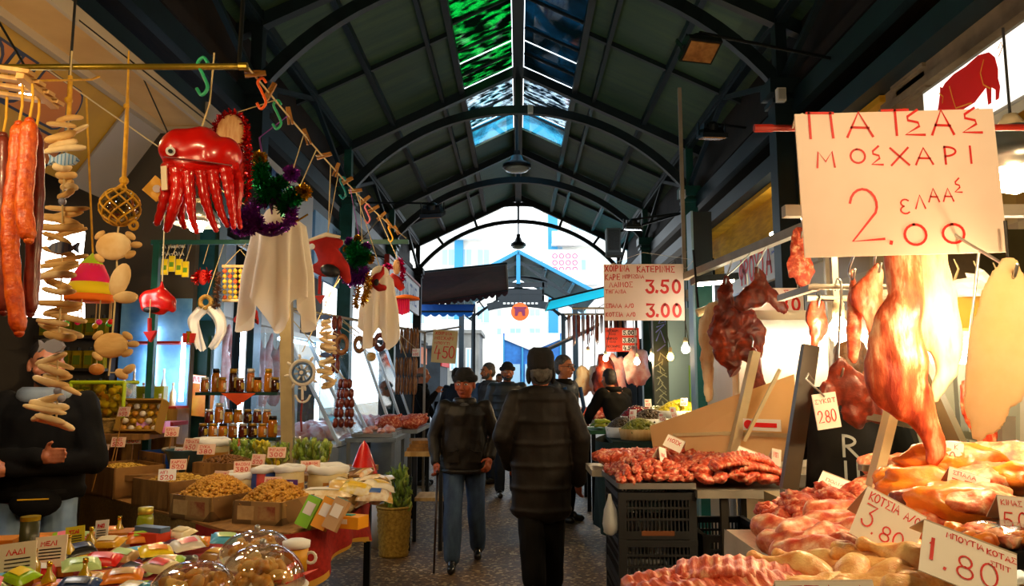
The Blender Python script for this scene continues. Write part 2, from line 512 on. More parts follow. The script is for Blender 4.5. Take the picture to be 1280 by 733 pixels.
# roof sheets either side of the skylight, then a closed ridge beyond it
XS, YS = 0.95, 15.6
for s, nm in ((-1, 'ceiling_roof_left'), (1, 'ceiling_roof_right')):
 g = G()
 def slab(x0, x1, y0, y1):
  a = [Vector((s * x, y, zroof(x) + dz)) for dz in (0.0, 0.05) for y in (y0, y1) for x in (x0, x1)]
  g.add(a, [(0, 1, 3, 2), (4, 6, 7, 5), (0, 4, 5, 1), (2, 3, 7, 6), (0, 2, 6, 4), (1, 5, 7, 3)])
 slab(XS, 3.2, YB, YE); slab(0.0, XS, YS, YE)
 struct(nm, g, ROOF)
# skylight panes
PANE_DARK = glassy('dark_dirty_glass', '#6d8f86', dirt='#12251f', dscale=1.6, lo=0.36, hi=0.52, stretch=(3, 1, 1))
PANE_GREEN = glassy('green_dirty_glass', '#35d07a', dirt='#0c2a1c', dscale=2.2, lo=0.42, hi=0.56, stretch=(1, 4, 4))
PANE_CLEAR = glassy('streaked_glass', '#e8f7ff', dirt='#12384a', dscale=3.2, lo=0.44, hi=0.6, stretch=(1, 4, 4))
PANE_CYAN = glassy('pale_blue_glass', '#8fdcf5', dirt='#2a7f9c', dscale=1.2, lo=0.45, hi=0.75)
PANE_TEAL = glassy('teal_glass', '#2f6f86', dirt='#0f2e38', dscale=1.6, lo=0.3, hi=0.6)
panes = [(-5, -1, PANE_DARK, PANE_DARK), (-1, 3.5, PANE_DARK, PANE_DARK), (3.5, 7.95, PANE_DARK, PANE_DARK), (7.95, 9.3, PANE_DARK, PANE_DARK), (9.3, 11.4, PANE_GREEN, PANE_TEAL), (11.4, 12.4, PANE_GREEN, PANE_TEAL), (12.4, 14.4, PANE_CLEAR, PANE_CLEAR), (14.4, YS, PANE_CYAN, PANE_CYAN)]
k = 0
for y0, y1, ml, mr in panes:
 for s, mm in ((-1, ml), (1, mr)):
  k += 1
  a = [Vector((s * x, y, zroof(x) + 0.01 + dz)) for dz in (0, 0.012) for y in (y0 + 0.03, y1 - 0.03) for x in (0.1, XS)]
  g = G().add(a, [(0, 1, 3, 2), (4, 6, 7, 5), (0, 4, 5, 1), (2, 3, 7, 6), (0, 2, 6, 4), (1, 5, 7, 3)])
  struct('window_%d' % k, g, mm)
# ridge beam, eave purlins, intermediate purlins
g = G()
g.box((0, (YB + YE) / 2, ZR - 0.12), (0.17, YE - YB, 0.24))
for s in (-1, 1):
 for x, w in ((XS, 0.09), (1.27, 0.06), (2.1, 0.08), (W, 0.12)):
  g.bar((s * x, YB, zroof(x) - 0.05), (s * x, YE, zroof(x) - 0.05), w, 0.1)
 for y in [i * 0.9 - 3.5 for i in range(22)]:
  if y < YS - 0.3: g.bar((s * 0.1, y, zroof(0.1) - 0.01), (s * XS, y, zroof(XS) - 0.01), 0.035, 0.04)
struct('trim_1', g, STEEL)
# rafters
g = G()
for y in [-0.9] + ARCH_Y + [YE]:
 for s in (-1, 1):
  g.bar((0, y, ZR - 0.1), (s * 3.15, y, zroof(3.15) - 0.1), 0.12, 0.14)
for y in (1.3, 5.7, 10.2, 14.6, 19.1):
 for s in (-1, 1):
  g.bar((s * XS, y, zroof(XS) - 0.04), (s * 3.1, y, zroof(3.1) - 0.04), 0.06, 0.06)
struct('trim_2', g, STEEL)
# arches
RA = (W * W + (ZP - ZS) ** 2) / (2 * (ZP - ZS))
def arc_pts(R, zc, half, n=28):
 a = math.asin(min(1, half / R))
 return [Vector((R * math.sin(-a + 2 * a * i / n), 0, zc + R * math.cos(-a + 2 * a * i / n))) for i in range(n + 1)]
def arch(g, y, R, zc, half, w=0.1, h=0.14):
 p = arc_pts(R, zc, half)
 for a, b in zip(p, p[1:]):
  g.bar(a + Vector((0, y, 0)), b + (b - a) * 0.04 + Vector((0, y, 0)), w, h, up=(0, 1, 0)) if False else g.bar(a + Vector((0, y, 0)), b + (b - a) * 0.04 + Vector((0, y, 0)), w, h)
ZC = ZP - RA
for i, y in enumerate(ARCH_Y):
 g = G(); arch(g, y, RA, ZC, W)
 if y > 10: g.bar((0, y, ZP), (0, y, ZR - 0.1), 0.09)
 struct('beam_arch_%d' % (i + 1), g, STEEL)
def gable(g, y, steel_w=0.1, R=RA, zc=ZC, half=W, zr=ZR, ze=ZE, wide=W):
 arch(g, y, R, zc, half, steel_w, steel_w)
 p = arc_pts(R + 0.5, zc, half * 1.02)
 for a, b in zip(p, p[1:]): g.bar(a + Vector((0, y, 0)), b + Vector((0, y, 0)), steel_w, steel_w)
 for t in (-0.62, -0.42, -0.22, 0, 0.22, 0.42, 0.62):
  d = Vector((math.sin(t * 1.5), 0, math.cos(t * 1.5)))
  g.bar(Vector((0, y, zc)) + d * R, Vector((0, y, zc)) + d * (R + 0.5), 0.07)
 for s in (-1, 1): g.bar((0, y, zr - 0.06), (s * wide * 1.08, y, zr - (zr - ze) * 1.08 - 0.06), 0.09, 0.1)
 g.bar((0, y, zc + R + 0.5), (0, y, zr), 0.07)
g = G(); gable(g, YE); struct('beam_gable_far', g, STEEL)
# columns with caps and pipes
k = 0
for y in [-0.9] + ARCH_Y + [YE]:
 for s in (-1, 1):
  k += 1
  g = G().box((s * W, y, 2.3), (0.2, 0.17, 4.6)).box((s * W - 0.1, y, 2.3), (0.02, 0.22, 4.6)).box((s * W + 0.1, y, 2.3), (0.02, 0.22, 4.6))
  g.box((s * W, y, 4.66), (0.34, 0.34, 0.16)).box((s * W, y, 4.5), (0.28, 0.28, 0.05))
  g.box((s * W, y, 5.15), (0.12, 0.14, 0.85))
  struct('column_%d' % k, g, GREENSTEEL if 8 < y < 20 else STEEL)
# long beams and gutters along the eaves
for s, nm in ((1, 'beam_gutter_right'), (-1, 'beam_gutter_left')):
 g = G()
 g.box((s * 2.98, 8.2, 4.5), (0.1, 26.4, 0.22)).box((s * 3.06, 8.2, 4.07), (0.2, 26.4, 0.2)).box((s * 2.86, 8.2, 5.5), (0.1, 26.4, 0.2))
 for y in [1.3, 5.7, 10.2, 14.6, 19.1]:
  g.bar((s * W, y - 2.2, 4.75), (s * W, y, 5.45), 0.06); g.bar((s * W, y + 2.2, 4.75), (s * W, y, 5.45), 0.06)
 struct(nm, g, STEEL)
# right shop front above the stalls: yellow boards under the gutter, concrete pier
YELLOW = M('yellow_boards', '#d8a414', '#b88810', scale=3, rough=0.8, stretch=(1, 1, 6), bump=0.15)
struct('ceiling_shop_right', G().box((3.9, 9.9, 3.93), (1.6, 7.2, 0.06)), YELLOW)
struct('wall_shop_front_right', G().box((3.32, 9.9, 3.6), (0.08, 7.2, 0.62)), YELLOW)
CONC = M('grey_plaster', '#8a7a64', '#6b5d4b', scale=3, rough=0.9)
g = G().box((3.35, 5.9, 2.0), (0.3, 0.34, 4.0)).box((3.35, 5.9, 3.85), (0.4, 0.44, 0.14)).box((3.35, 5.9, 4.0), (0.46, 0.5, 0.12))
struct('column_shop_right', g, CONC)
struct('beam_shop_right', G().box((3.3, 2.4, 4.0), (0.3, 8.0, 0.3)).box((3.18, 2.4, 3.83), (0.1, 8.0, 0.06)), CONC)
# left shop front: cream soffit and the slanted sign wall below it
struct('ceiling_canopy_left', G().box((-2.86, 2.0, 3.72), (0.44, 8.6, 0.05)), CREAM)
SIGNY = M('mustard_sign', '#a8820f', '#96720c', scale=2, rough=0.6)
g = G()
d = Vector((-0.44, 0, -0.64)); nrm = Vector((0.64, 0, -0.44)).normalized()
a0 = Vector((-3.07, 0, 3.695))
ys = [-2.3, 6.3]
vs = [a0 + d * t + Vector((0, y, 0)) - nrm * th for th in (0, 0.06) for y in ys for t in (0, 1)]
g.add(vs, [(0, 1, 3, 2), (4, 6, 7, 5), (0, 4, 5, 1), (2, 3, 7, 6), (0, 2, 6, 4), (1, 5, 7, 3)])
struct('wall_canopy_left', g, SIGNY)
struct('trim_canopy_left', G().bar((-2.64, -2.3, 3.69), (-2.64, 6.3, 3.69), 0.03, 0.1).bar((-3.05, -2.3, 3.67), (-3.05, 6.3, 3.67), 0.05, 0.06).bar((-2.64, 6.3, 3.7), (-3.05, 6.3, 3.7), 0.04, 0.08), M('grey_paint', '#a89a84', rough=0.7))
# plain grey end of the sign wall
g = G()
vs = [a0 + d * t + Vector((0, y, 0)) + nrm * th for th in (0.002, 0.02) for y in (5.75, 6.31) for t in (0, 1.0)]
g.add(vs, [(0, 1, 3, 2), (4, 6, 7, 5), (0, 4, 5, 1), (2, 3, 7, 6), (0, 2, 6, 4), (1, 5, 7, 3)])
struct('trim_sign_end_left', g, M('grey_panel', '#8f8a88', rough=0.6))
# left shops: tiled back wall of the butchers behind the glass, white and lit by tubes
TILE = M('white_tiles', '#e6eef2', '#cfdde4', scale=1.0, rough=0.25, bump=0.1, pat='check', bscale=6)
struct('wall_tiled_left', G().box((-4.6, 11.5, 1.9), (0.08, 8.6, 3.8)), TILE)
struct('wall_partition_left', G().box((-4.0, 6.75, 1.9), (2.2, 0.08, 3.8)), M('grey_partition', '#5a534c', rough=0.8))
struct('wall_tiled_right', G().box((4.7, 6.0, 1.95), (0.08, 14.0, 3.9)), M('cream_tiles', '#caa75c', '#b8924a', scale=1.0, rough=0.3, pat='check'))
struct('wall_partition_right', G().box((4.2, 6.4, 1.4), (1.0, 0.08, 2.8)), M('grey_green_panel', '#6d6a4a', '#5a5840', scale=2, rough=0.7))
# ---------------------------------------------------------------- beyond the far end
g = G()
Z2R, Z2E, Y20, Y21 = 6.75, 5.0, 30.0, 38.0
for s in (-1, 1):
 vs = [Vector((s * x, y, z + dz)) for dz in (0, 0.08) for y in (Y20, Y21) for x, z in ((0, Z2R), (3.2, Z2E))]
 g.add(vs, [(0, 1, 3, 2), (4, 6, 7, 5), (0, 4, 5, 1), (2, 3, 7, 6), (0, 2, 6, 4), (1, 5, 7, 3)])
struct('roof_second_hall', g, M('far_roof', '#2f6478', '#2a5666', scale=2, rough=0.6))
g = G()
for s in (-1, 1):
 g.bar((0, Y20 - 0.05, Z2R), (s * 3.25, Y20 - 0.05, Z2E), 0.16, 0.14)
 for x in (1.1, 2.2): g.bar((s * x, Y20, Z2R - x * 0.547 - 0.08), (s * x, Y21, Z2R - x * 0.547 - 0.08), 0.1)
g.bar((0, Y20, Z2R - 1.3), (0, Y20, Z2R), 0.16); g.bar((0, Y20, Z2R - 0.1), (0, Y21, Z2R - 0.1), 0.16)
struct('trim_second_hall', g, M('bright_blue_steel', '#2b8fbe', rough=0.5))
g = G(); R2 = RA
gable(g, Y20 + 0.15, 0.08, R=2.85, zc=2.91, half=2.05, zr=Z2R - 0.3, ze=Z2E - 0.1, wide=2.3)
gable(g, Y21, 0.08, R=2.85, zc=2.91, half=2.05, zr=Z2R - 0.3, ze=Z2E - 0.1, wide=2.3)
for s in (-1, 1):
 for y in (Y20, Y21): g.box((s * 2.25, y, 2.5), (0.2, 0.2, 5.0))
struct('beam_second_hall', g, STEEL)
# ================================================================ FAR END AND OVERHEAD
def cloth(name, c, trans=0.5, rough=0.8, c2=None, scale=6):
 if name in _mats: return _mats[name]
 m = M(name, c, c2, scale=scale, rough=rough)
 N, L = m.node_tree.nodes, m.node_tree.links
 b = N['Principled BSDF']; t = N.new('ShaderNodeBsdfTranslucent'); t.inputs[0].default_value = (*srgb(c), 1)
 mx = N.new('ShaderNodeMixShader'); mx.inputs[0].default_value = trans
 L.new(b.outputs[0], mx.inputs[1]); L.new(t.outputs[0], mx.inputs[2]); L.new(mx.outputs[0], N['Material Output'].inputs['Surface'])
 return m
WHITEP = M('white_paint', '#f2f2ee', '#e2e4e4', scale=2, rough=0.6)
PALEBLD = M('pale_facade', '#f4efe4', '#e6e2da', scale=0.5, rough=0.9)
WINB = M('window_blue', '#9fc4dc', rough=0.2)
def building(label, x0, x1, y, h, wins, mat=PALEBLD, bal=(), cols=()):
 t = thing('apartment_building', label, 'building', ((x0 + x1) / 2, y, 0), 0, 'buildings beyond the market')
 w = x1 - x0
 g = G().box((0, 2.5, h / 2), (w, 5, h)).box((0, 2.5, h + 0.1), (w + 0.3, 5.3, 0.2)); g.build('wall', mat, t)
 for (wx, wz, ww, wh) in wins:
  g = G().box((wx, -0.02, wz), (ww, 0.08, wh)).mat(1).box((wx, -0.05, wz), (ww - 0.14, 0.04, wh - 0.14)).mat(0).box((wx, -0.07, wz), (0.06, 0.05, wh))
  g.build('window', [WHITEP, WINB], t)
 for (wx, wz, ww) in bal:
  g = G().box((wx, -0.5, wz), (ww, 1.0, 0.12)).box((wx, -0.98, wz + 0.45), (ww, 0.06, 0.8)); g.build('balcony', WHITEP, t)
 for wx in cols:
  G().box((wx, -0.15, h / 2), (0.62, 0.3, h)).build('pilaster', M('bright_blue_steel'), t)
 return t
building('pale apartment block left of the far arch with small windows and a blue pilaster', -9, -1.7, 55, 15, [(x, z, 1.0, 1.3) for x in (0.2, 1.5, 2.8) for z in (6.5, 8.6, 10.7)] + [(-2, 9, 1.2, 1.4), (-2, 6.5, 1.2, 1.4)], bal=[(1.0, 5.2, 3.4), (1.2, 12.0, 3.0)], cols=(1.0,))
building('pale apartment block right of the far arch with balconies and a blue pilaster', 1.9, 8.5, 50, 14, [(x, z, 1.1, 1.5) for x in (-1.2, 1.6) for z in (6.4, 9, 11.6)] + [(-2.6, 10.5, 0.8, 1.2)], bal=[(-1.5, 8.0, 3.0), (-1.5, 10.6, 3.0)], cols=(-2.9,))
building('white building straight ahead beyond the second hall with stepped ledges and windows', -4.2, 4.4, 78, 9.5, [(x, z, 1.2, 1.2) for x in (-2.4, -0.4, 1.6, 3.2) for z in (6.6, 8.6)], bal=[(0.4, 7.5, 6.4), (-0.6, 5.6, 5.2)])
building('low grey building at the left end of the lane with two dark windows', -6.5, -2.3, 44, 4.4, [(0.7, 2.9, 0.5, 1.3), (1.6, 2.9, 0.5, 1.3)], mat=M('grey_facade', '#8b8a84', '#6f706e', scale=1, rough=0.9))
# framed picture board with a pink pattern on the right building
t = thing('billboard', 'square white board with a pink ring pattern on the far right building', 'board', at(706, 333, 49.6))
G().box((0, 0, 0), (2.2, 0.2, 2.2)).build('board', WHITEP, t)
g = G()
for i in range(4):
 for j in range(4): g.torus((-0.66 + i * 0.44, -0.13, -0.66 + j * 0.44), 0.15, 0.03, 12, 6, axis=(0, 1, 0))
g.build('pattern', M('pink_print', '#e65a8a'), t)
# blue shop front with a white pediment, far end
t = thing('pavilion', 'blue fronted pavilion with a white notched gable at the far end of the lane', 'building', (0.85, 47, 0))
BLUEP = M('blue_panels', '#2a7fd0', '#1e5fa8', scale=1.5, rough=0.5)
G().box((0, 1, 2.3), (3.6, 2, 4.6)).build('wall', BLUEP, t)
G().prism([(-1.7, 4.2), (-1.7, 4.6), (1.7, 4.6), (1.7, 4.2), (0, 3.5)], -0.2, -0.02).build('gable_board', WHITEP, t)
for x in (-1.2, 0, 1.2): G().box((x, -0.05, 1.6), (0.9, 0.1, 2.2)).build('window', M('window_blue'), t)
for x in (-1.75, -0.6, 0.6, 1.75): G().box((x, -0.1, 2.2), (0.1, 0.12, 4.4)).build('post', M('bright_blue_steel'), t)
# arched name board and the round orange sign in the second hall
t = thing('arched_board', 'dark arched name board hanging in the second hall above the round orange sign', 'sign', at(650, 365, 30.15))
g = G(); p0 = [Vector((1.15 * x, 0, 0.42 + 0.14 * (1 - x * x))) for x in [-1 + i / 6 for i in range(13)]]
for a, b in zip(p0, p0[1:]): g.bar(a, b + (b - a) * 0.02, 0.08, 0.1)
for zz, hw in ((0.28, 1.1), (0.0, 0.95), (-0.26, 0.95)):
 g.box((0, 0, zz), (hw * 2, 0.06, 0.2))
for x in (-0.93, 0.93): g.box((x, 0, 0.05), (0.08, 0.06, 0.95))
g.box((0, 0, -0.14), (1.8, 0.04, 0.1)); g.build('board', M('black_board', '#0e1a22', rough=0.5), t)
g = G()
for i, sx in enumerate((-1, 1)): g.bar((sx * 0.9, 0, 0.5), (sx * 0.9, 0, 1.25), 0.04)
g.build('hanger', STEEL, t)
g = G(); p0 = [Vector((1.3 * x, 0, -0.62 + 0.16 * (1 - x * x))) for x in [-1 + i / 6 for i in range(13)]]
for a, b in zip(p0, p0[1:]): g.bar(a, b + (b - a) * 0.03, 0.05, 0.3)
g.build('name_strip', M('black_board'), t)
g = G()
for i in range(9): g.box((-0.62 + i * 0.16, -0.05, -0.47), (0.1, 0.02, 0.07))
g.build('lettering', WHITEP, t)
t = thing('round_sign', 'round orange sign with a purple arch emblem hanging in the far hall', 'sign', at(650, 390, 30.12))
G().cyl((0, -0.04, 0), (0, 0.04, 0), 0.36, n=32).build('disc', M('orange_sign', '#f0641e', rough=0.5, emit=0.0), t)
PUR = M('purple_paint', '#7a1e4e', rough=0.5)
g = G().prism([(-0.2, -0.16), (-0.2, 0.12), (0.2, 0.12), (0.2, -0.16), (0.1, -0.16), (0.06, 0.0), (-0.06, 0.0), (-0.1, -0.16)], -0.06, -0.045).box((0, -0.055, 0.16), (0.5, 0.02, 0.05)); g.build('emblem', PUR, t)
G().bar((0, 0, 0.36), (0, 0, 0.9), 0.03).build('hanger', STEEL, t)
# awnings
def scallop_sheet(name, label, cat, pts, mat, n=9, drop=0.14, group=None):
 """Sheet through four corners a-b (high edge), d-c (low edge) with a scalloped valance on the low edge and a steel frame."""
 a, b, c, d = [Vector(p) for p in pts]
 o = (a + b + c + d) / 4
 t = thing(name, label, cat, o, 0, group)
 a, b, c, d = a - o, b - o, c - o, d - o
 g = G()
 up = Vector((0, 0, 0.03))
 g.add([a, b, c, d, a + up, b + up, c + up, d + up], [(0, 1, 2, 3), (7, 6, 5, 4), (0, 4, 5, 1), (1, 5, 6, 2), (2, 6, 7, 3), (3, 7, 4, 0)])
 g.build('canvas', mat, t)
 g = G()
 m = n * 6
 for i in range(m):
  t0, t1 = i / m, (i + 1) / m
  p0, p1 = d.lerp(c, t0), d.lerp(c, t1)
  h0, h1 = drop * (0.55 + 0.45 * abs(math.sin(t0 * n * PI))), drop * (0.55 + 0.45 * abs(math.sin(t1 * n * PI)))
  g.add([p0, p1, p1 - Vector((0, 0, h1)), p0 - Vector((0, 0, h0)), p0 + up, p1 + up], [(0, 1, 2, 3), (0, 4, 5, 1)])
 g.build('valance', mat, t)
 g = G().bar(a, b, 0.06).bar(c, d, 0.05).bar(a, d, 0.05).bar(b, c, 0.05); g.build('frame', STEEL, t)
 if abs(a.x - b.x) < 0.01 or name == 'awning' and 'small' in label:
  for p in (a, b): G().bar(p, (p.x, p.y, -o.z), 0.06).build('post', STEEL, t)
 return t
scallop_sheet('awning', 'large dark red awning with a scalloped edge on the left of the far gable', 'awning', [(-3.3, 22.0, 4.7), (-0.35, 22.0, 5.0), (-0.35, 25.5, 4.65), (-3.3, 25.5, 4.2)], M('dark_red_canvas', '#38121a', '#240c12', scale=3, rough=0.9), 14, 0.2)
scallop_sheet('awning', 'turquoise awning over the right stalls near the far end', 'awning', [(3.4, 21.9, 4.5), (3.4, 25.0, 4.5), (0.9, 25.0, 3.9), (0.9, 21.9, 3.9)], cloth('turquoise_canvas', '#18d8e8', 0.6), 9, 0.12)
scallop_sheet('awning', 'small blue awning below the dark red awning at the far left', 'awning', [(-3.2, 24.2, 4.0), (-1.4, 24.2, 4.0), (-1.4, 23.2, 3.7), (-3.2, 23.2, 3.7)], cloth('blue_canvas', '#1f6fd0', 0.4), 7, 0.16)
t = thing('awning', 'brown striped awning slanting down from the right far building', 'awning', (2.2, 33, 3.2))
G().bar((-1.4, 0, -0.4), (1.2, 0, 0.8), 2.5, 0.06, up=(0, 0, 1)).build('canvas', M('brown_canvas', '#6a5848', rough=0.9), t)
for y in (-1.1, 1.1): G().bar((-1.4, y, -0.45), (1.2, y, 0.75), 0.08).build('arm', STEEL, t)
# far stall clutter either side of the lane: shelved kiosks with hanging goods
def kiosk(label, x, y, w, d, col, facing):
 t = thing('market_kiosk', label, 'stall', (x, y, 0), 0, 'kiosks at the far end')
 G().box((0, 0, 1.35), (w * 0.9, d * 0.9, 2.7)).box((0, 0, 2.75), (w, d, 0.1)).build('body', M('kiosk_body', '#37424c', '#262d34', scale=2, rough=0.7), t)
 G().box((facing * w * 0.48, 0, 0.45), (w * 0.3, d * 0.9, 0.9)).build('counter', M('kiosk_counter', '#b9c6cc', rough=0.4), t)
 G().box((facing * (w * 0.46 + 0.02), 0, 2.35), (0.05, d * 0.9, 0.5)).build('name_board', M('board_' + col, '#' + col, rough=0.6), t)
 for k in range(4):
  G().box((facing * w * 0.52, -d * 0.3 + k * d * 0.2, 0.98), (w * 0.22, d * 0.15, 0.14)).build('goods', M('goods%d' % k, ['#c23a2a', '#e8d8b8', '#d88a2a', '#b84a5a'][k], '#7a2018', scale=20, rough=0.6), t)
kiosk('grey kiosk with a red board at the far left of the lane', -3.4, 27.5, 1.6, 3.0, 'c22a2a', 1)
kiosk('grey kiosk with a white board just before the far right awning', 3.75, 23.6, 1.5, 3.0, 'e8e8e8', -1)
kiosk('grey kiosk with an orange board under the small blue awning', -3.55, 23.4, 1.3, 1.8, 'e0702a', 1)
# ---- lamps over the lane
DARKMETAL = M('dark_metal', '#1c2226', rough=0.4, metal=0.6)
LAMPGLASS = M('lamp_lens', '#9aa6a4', rough=0.15)
def pendant(px, py, Y, r, label):
 p = at(px, py, Y)
 t = thing('pendant_lamp', label, 'lamp', p, 0, 'pendant lamps along the ridge')
 G().lathe([(0.02, 0.24), (r * 0.35, 0.22), (r * 0.5, 0.12), (r, 0.05), (r * 1.02, -0.01), (r * 0.9, -0.03)], n=28).build('lamp_shade', DARKMETAL, t, smooth=True)
 G().lathe([(r * 0.88, -0.02), (r * 0.8, -0.07), (r * 0.4, -0.1), (0.0, -0.105)], n=24).build('lens', LAMPGLASS, t, smooth=True)
 G().cyl((0, 0, 0.2), (0, 0, ZR - 0.2 - p.z), 0.022, n=8).cyl((0, 0, 0.2), (0, 0, 0.32), 0.06, n=10).build('rod', DARKMETAL, t)
pendant(646, 209, 14.2, 0.27, 'dark pendant lamp with a pale lens hanging from the ridge before the third arch')
pendant(648, 307, 21.2, 0.22, 'dark round pendant lamp hanging in the far gable opening')
def floodlight(loc, yaw, label, s=1.0, lit=0, arm=None, tilt=0.6):
 t = thing('floodlight', label, 'lamp', loc, (0, 0, yaw), 'floodlights under the eaves')
 R = Euler((tilt, 0, 0)).to_matrix()
 g = G(); g.T = R.to_4x4()
 g.box((0, 0, 0), (0.28 * s, 0.22 * s, 0.05 * s)).box((0, 0.02 * s, 0.05 * s), (0.25 * s, 0.16 * s, 0.08 * s), taper=0.8)
 for i in range(5): g.box((-0.1 * s + i * 0.05 * s, 0.02 * s, 0.1 * s), (0.012 * s, 0.13 * s, 0.05 * s))
 g.lathe([(0.07 * s, 0.06 * s), (0.07 * s, 0.12 * s), (0.04 * s, 0.15 * s), (0, 0.155 * s)], n=14)
 g.build('housing', DARKMETAL, t)
 g = G(); g.T = R.to_4x4(); g.box((0, 0, -0.03 * s), (0.24 * s, 0.18 * s, 0.012))
 g.build('glass', glow('flood_glow', '#eef4ff', 14) if lit else M('flood_glass', '#c08a50', '#8a6038', scale=9, rough=0.2), t)
 g = G(); g.T = R.to_4x4()
 for sx in (-1, 1): g.bar((sx * 0.15 * s, 0, 0), (sx * 0.15 * s, 0.04, 0.14 * s), 0.012, 0.03)
 g.build('bracket', DARKMETAL, t)
 if arm is not None:
  G().cyl((0, 0, 0.14 * s), Vector(arm), 0.016, n=8).build('arm', DARKMETAL, t)
 return t
p = at(875, 62, 6.3); floodlight(p, 0.25, 'dark floodlight with a brown glass on a rod by the near right arch', 1.1, 0, arm=(1.48, 0.2, 0.16), tilt=-0.5)
p = at(890, 170, 9.7); floodlight(p, 0.1, 'small floodlight on a rod below the right eave, second from the front', 1.2, 0, arm=(0.75, 0.1, 0.14), tilt=0.2)
p = at(791, 285, 12.2); floodlight(p, 0.1, 'lit white floodlight under the right eave by the loudspeaker', 1.0, 1, arm=(0.92, 0.1, 0.3), tilt=0.25)
p = at(541, 268, 12.2); floodlight(p, -0.2, 'dark floodlight under the left eave near the third arch', 1.3, 0, arm=(-1.55, 0.1, 0.3), tilt=0.4)
t = thing('loudspeaker', 'grey box loudspeaker fixed under the right eave by the third arch', 'speaker', at(766, 303, 13.2))
G().box((0, 0, 0), (0.24, 0.26, 0.46)).build('cabinet', M('speaker_grey', '#5a6466', rough=0.6), t)
G().box((0, -0.135, 0.02), (0.19, 0.02, 0.36)).box((0, -0.14, -0.25), (0.28, 0.3, 0.05)).build('grille', M('speaker_front', '#3c4446', '#2a3032', scale=60, rough=0.7), t)
G().bar((0.1, 0.1, 0.2), (1.3, 0.1, 0.56), 0.04).build('bracket', DARKMETAL, t)
for i, (px, py, Y, lab) in enumerate([(976, 119, 7.7, 'small white junction box on the near right arch foot'), (853, 243, 12.1, 'small white junction box on the second right arch foot'), (663, 137, 12.35, 'small white junction box on the crown of the second arch'), (724, 87, 12.2, 'small pale junction box on the right edge of the skylight')]):
 t = thing('junction_box', lab, 'electrical box', at(px, py, Y))
 G().box((0, 0, 0), (0.09, 0.07, 0.14)).build('box', WHITEP, t); G().box((0, -0.04, 0), (0.07, 0.02, 0.11)).cyl((0, 0.0, 0.0), (0.1, 0.14, 0.0), 0.012, n=6).build('lid', M('grey_plastic', '#b8bcbc', rough=0.5), t)
# ================================================================ SIGNS
RED = M('red_ink', '#d8231c', rough=0.5)
PAPER = M('sign_card', '#f3ddd0', '#ecd3c4', scale=2.0, rough=0.6)
YPAPER = M('yellow_card', '#d8c08a', '#ccb27a', scale=3, rough=0.7)
class Sign:
 def __init__(s, name, label, box, Y, rot=(0, 0, 0), mat=PAPER, thick=0.006, group=None, cat='price sign'):
  x0, y0, x1, y1 = box
  s.cx, s.cy, s.Y = (x0 + x1) / 2, (y0 + y1) / 2, Y
  c = at(s.cx, s.cy, Y)
  s.k = (c - Vector((0, 0, 1.5))).length / math.sqrt(F * F + (s.cx - CX) ** 2 + (s.cy - CY) ** 2)
  s.w, s.h = (x1 - x0) * s.k, (y1 - y0) * s.k
  s.t = thing(name, label, cat, c, rot, group)
  s.g = G().box((0, thick / 2, 0), (s.w, thick, s.h)); s.g.build('board', mat, s.t)
  s.ink = {}
 def text(s, text, px, py, h, w=2.2, adv=None, gap=0.35, ink=RED, jit=0.05, slant=0.0, seed=3):
  g = s.ink.setdefault(ink.name, G()); k = s.k
  write(g, text, (px - s.cx) * k, -(py - s.cy) * k, h * k, w * k, (adv or h * 0.72) * k, gap, -0.0015, slant, jit, seed)
  return s
 def done(s):
  for nm, g in s.ink.items(): g.build('lettering', bpy.data.materials[nm], s.t)
  return s.t
 def cord(s, pts, r=0.0025, mat=None):
  G().tube(pts, r, 6).build('cord', mat or M('cord_white', '#d8d2c4', rough=0.8), s.t)
# the big one
S = Sign('price_sign', 'large white card hung at the upper right reading two euros in red pen', (1000, 136, 1250, 320), 2.35, (0, math.radians(-1.5), 0))
S.text('ΠΑΤ', 1016, 168, 33, 3.2, 33, 0.45).text('sΑs', 1134, 168, 33, 3.2, 28, 0.3).text('Μ', 1024, 206, 20, 2.6, 22).text('Ο', 1066, 202, 18, 2.6, 19).text('s', 1090, 205, 24, 2.6, 16)
S.text('ΧΑ', 1117, 206, 22, 2.6, 22, 0.35).text('ΡΙ', 1183, 206, 22, 2.6, 18, 0.7).text('2', 1060, 303, 68, 3.2, 42).text('.', 1106, 305, 22, 4).text('0', 1123, 308, 26, 3.2, 32).text('0', 1170, 307, 24, 3.2, 32)
S.text('ε', 1122, 268, 18, 2.0, 13).text('Λ', 1142, 262, 17, 2, 12).text('ΑΑ', 1159, 254, 17, 2, 13, 0.35).text('s', 1191, 243, 18, 2, 10)
S.done()
for sx in (-0.29, 0.27): S.cord([(sx, 0.002, S.h / 2), (sx, 0.06, S.h / 2 + 0.01), (sx, 0.1, S.h / 2 - 0.02)], 0.004)
c0 = S.t.location
rod = G().cyl((0, 0, 0), (1.9, 0.0, 0.0), 0.011, n=10).cyl((0.0, 0, 0), (-0.06, 0, 0), 0.014, n=8)
o = rod.build('red_rod', M('red_metal', '#9c2418', rough=0.4)); o.location = c0 + Vector((-0.36, 0.1, S.h / 2 - 0.02)); tag(o, 'thin red metal rod that carries the large white price card', 'rod')
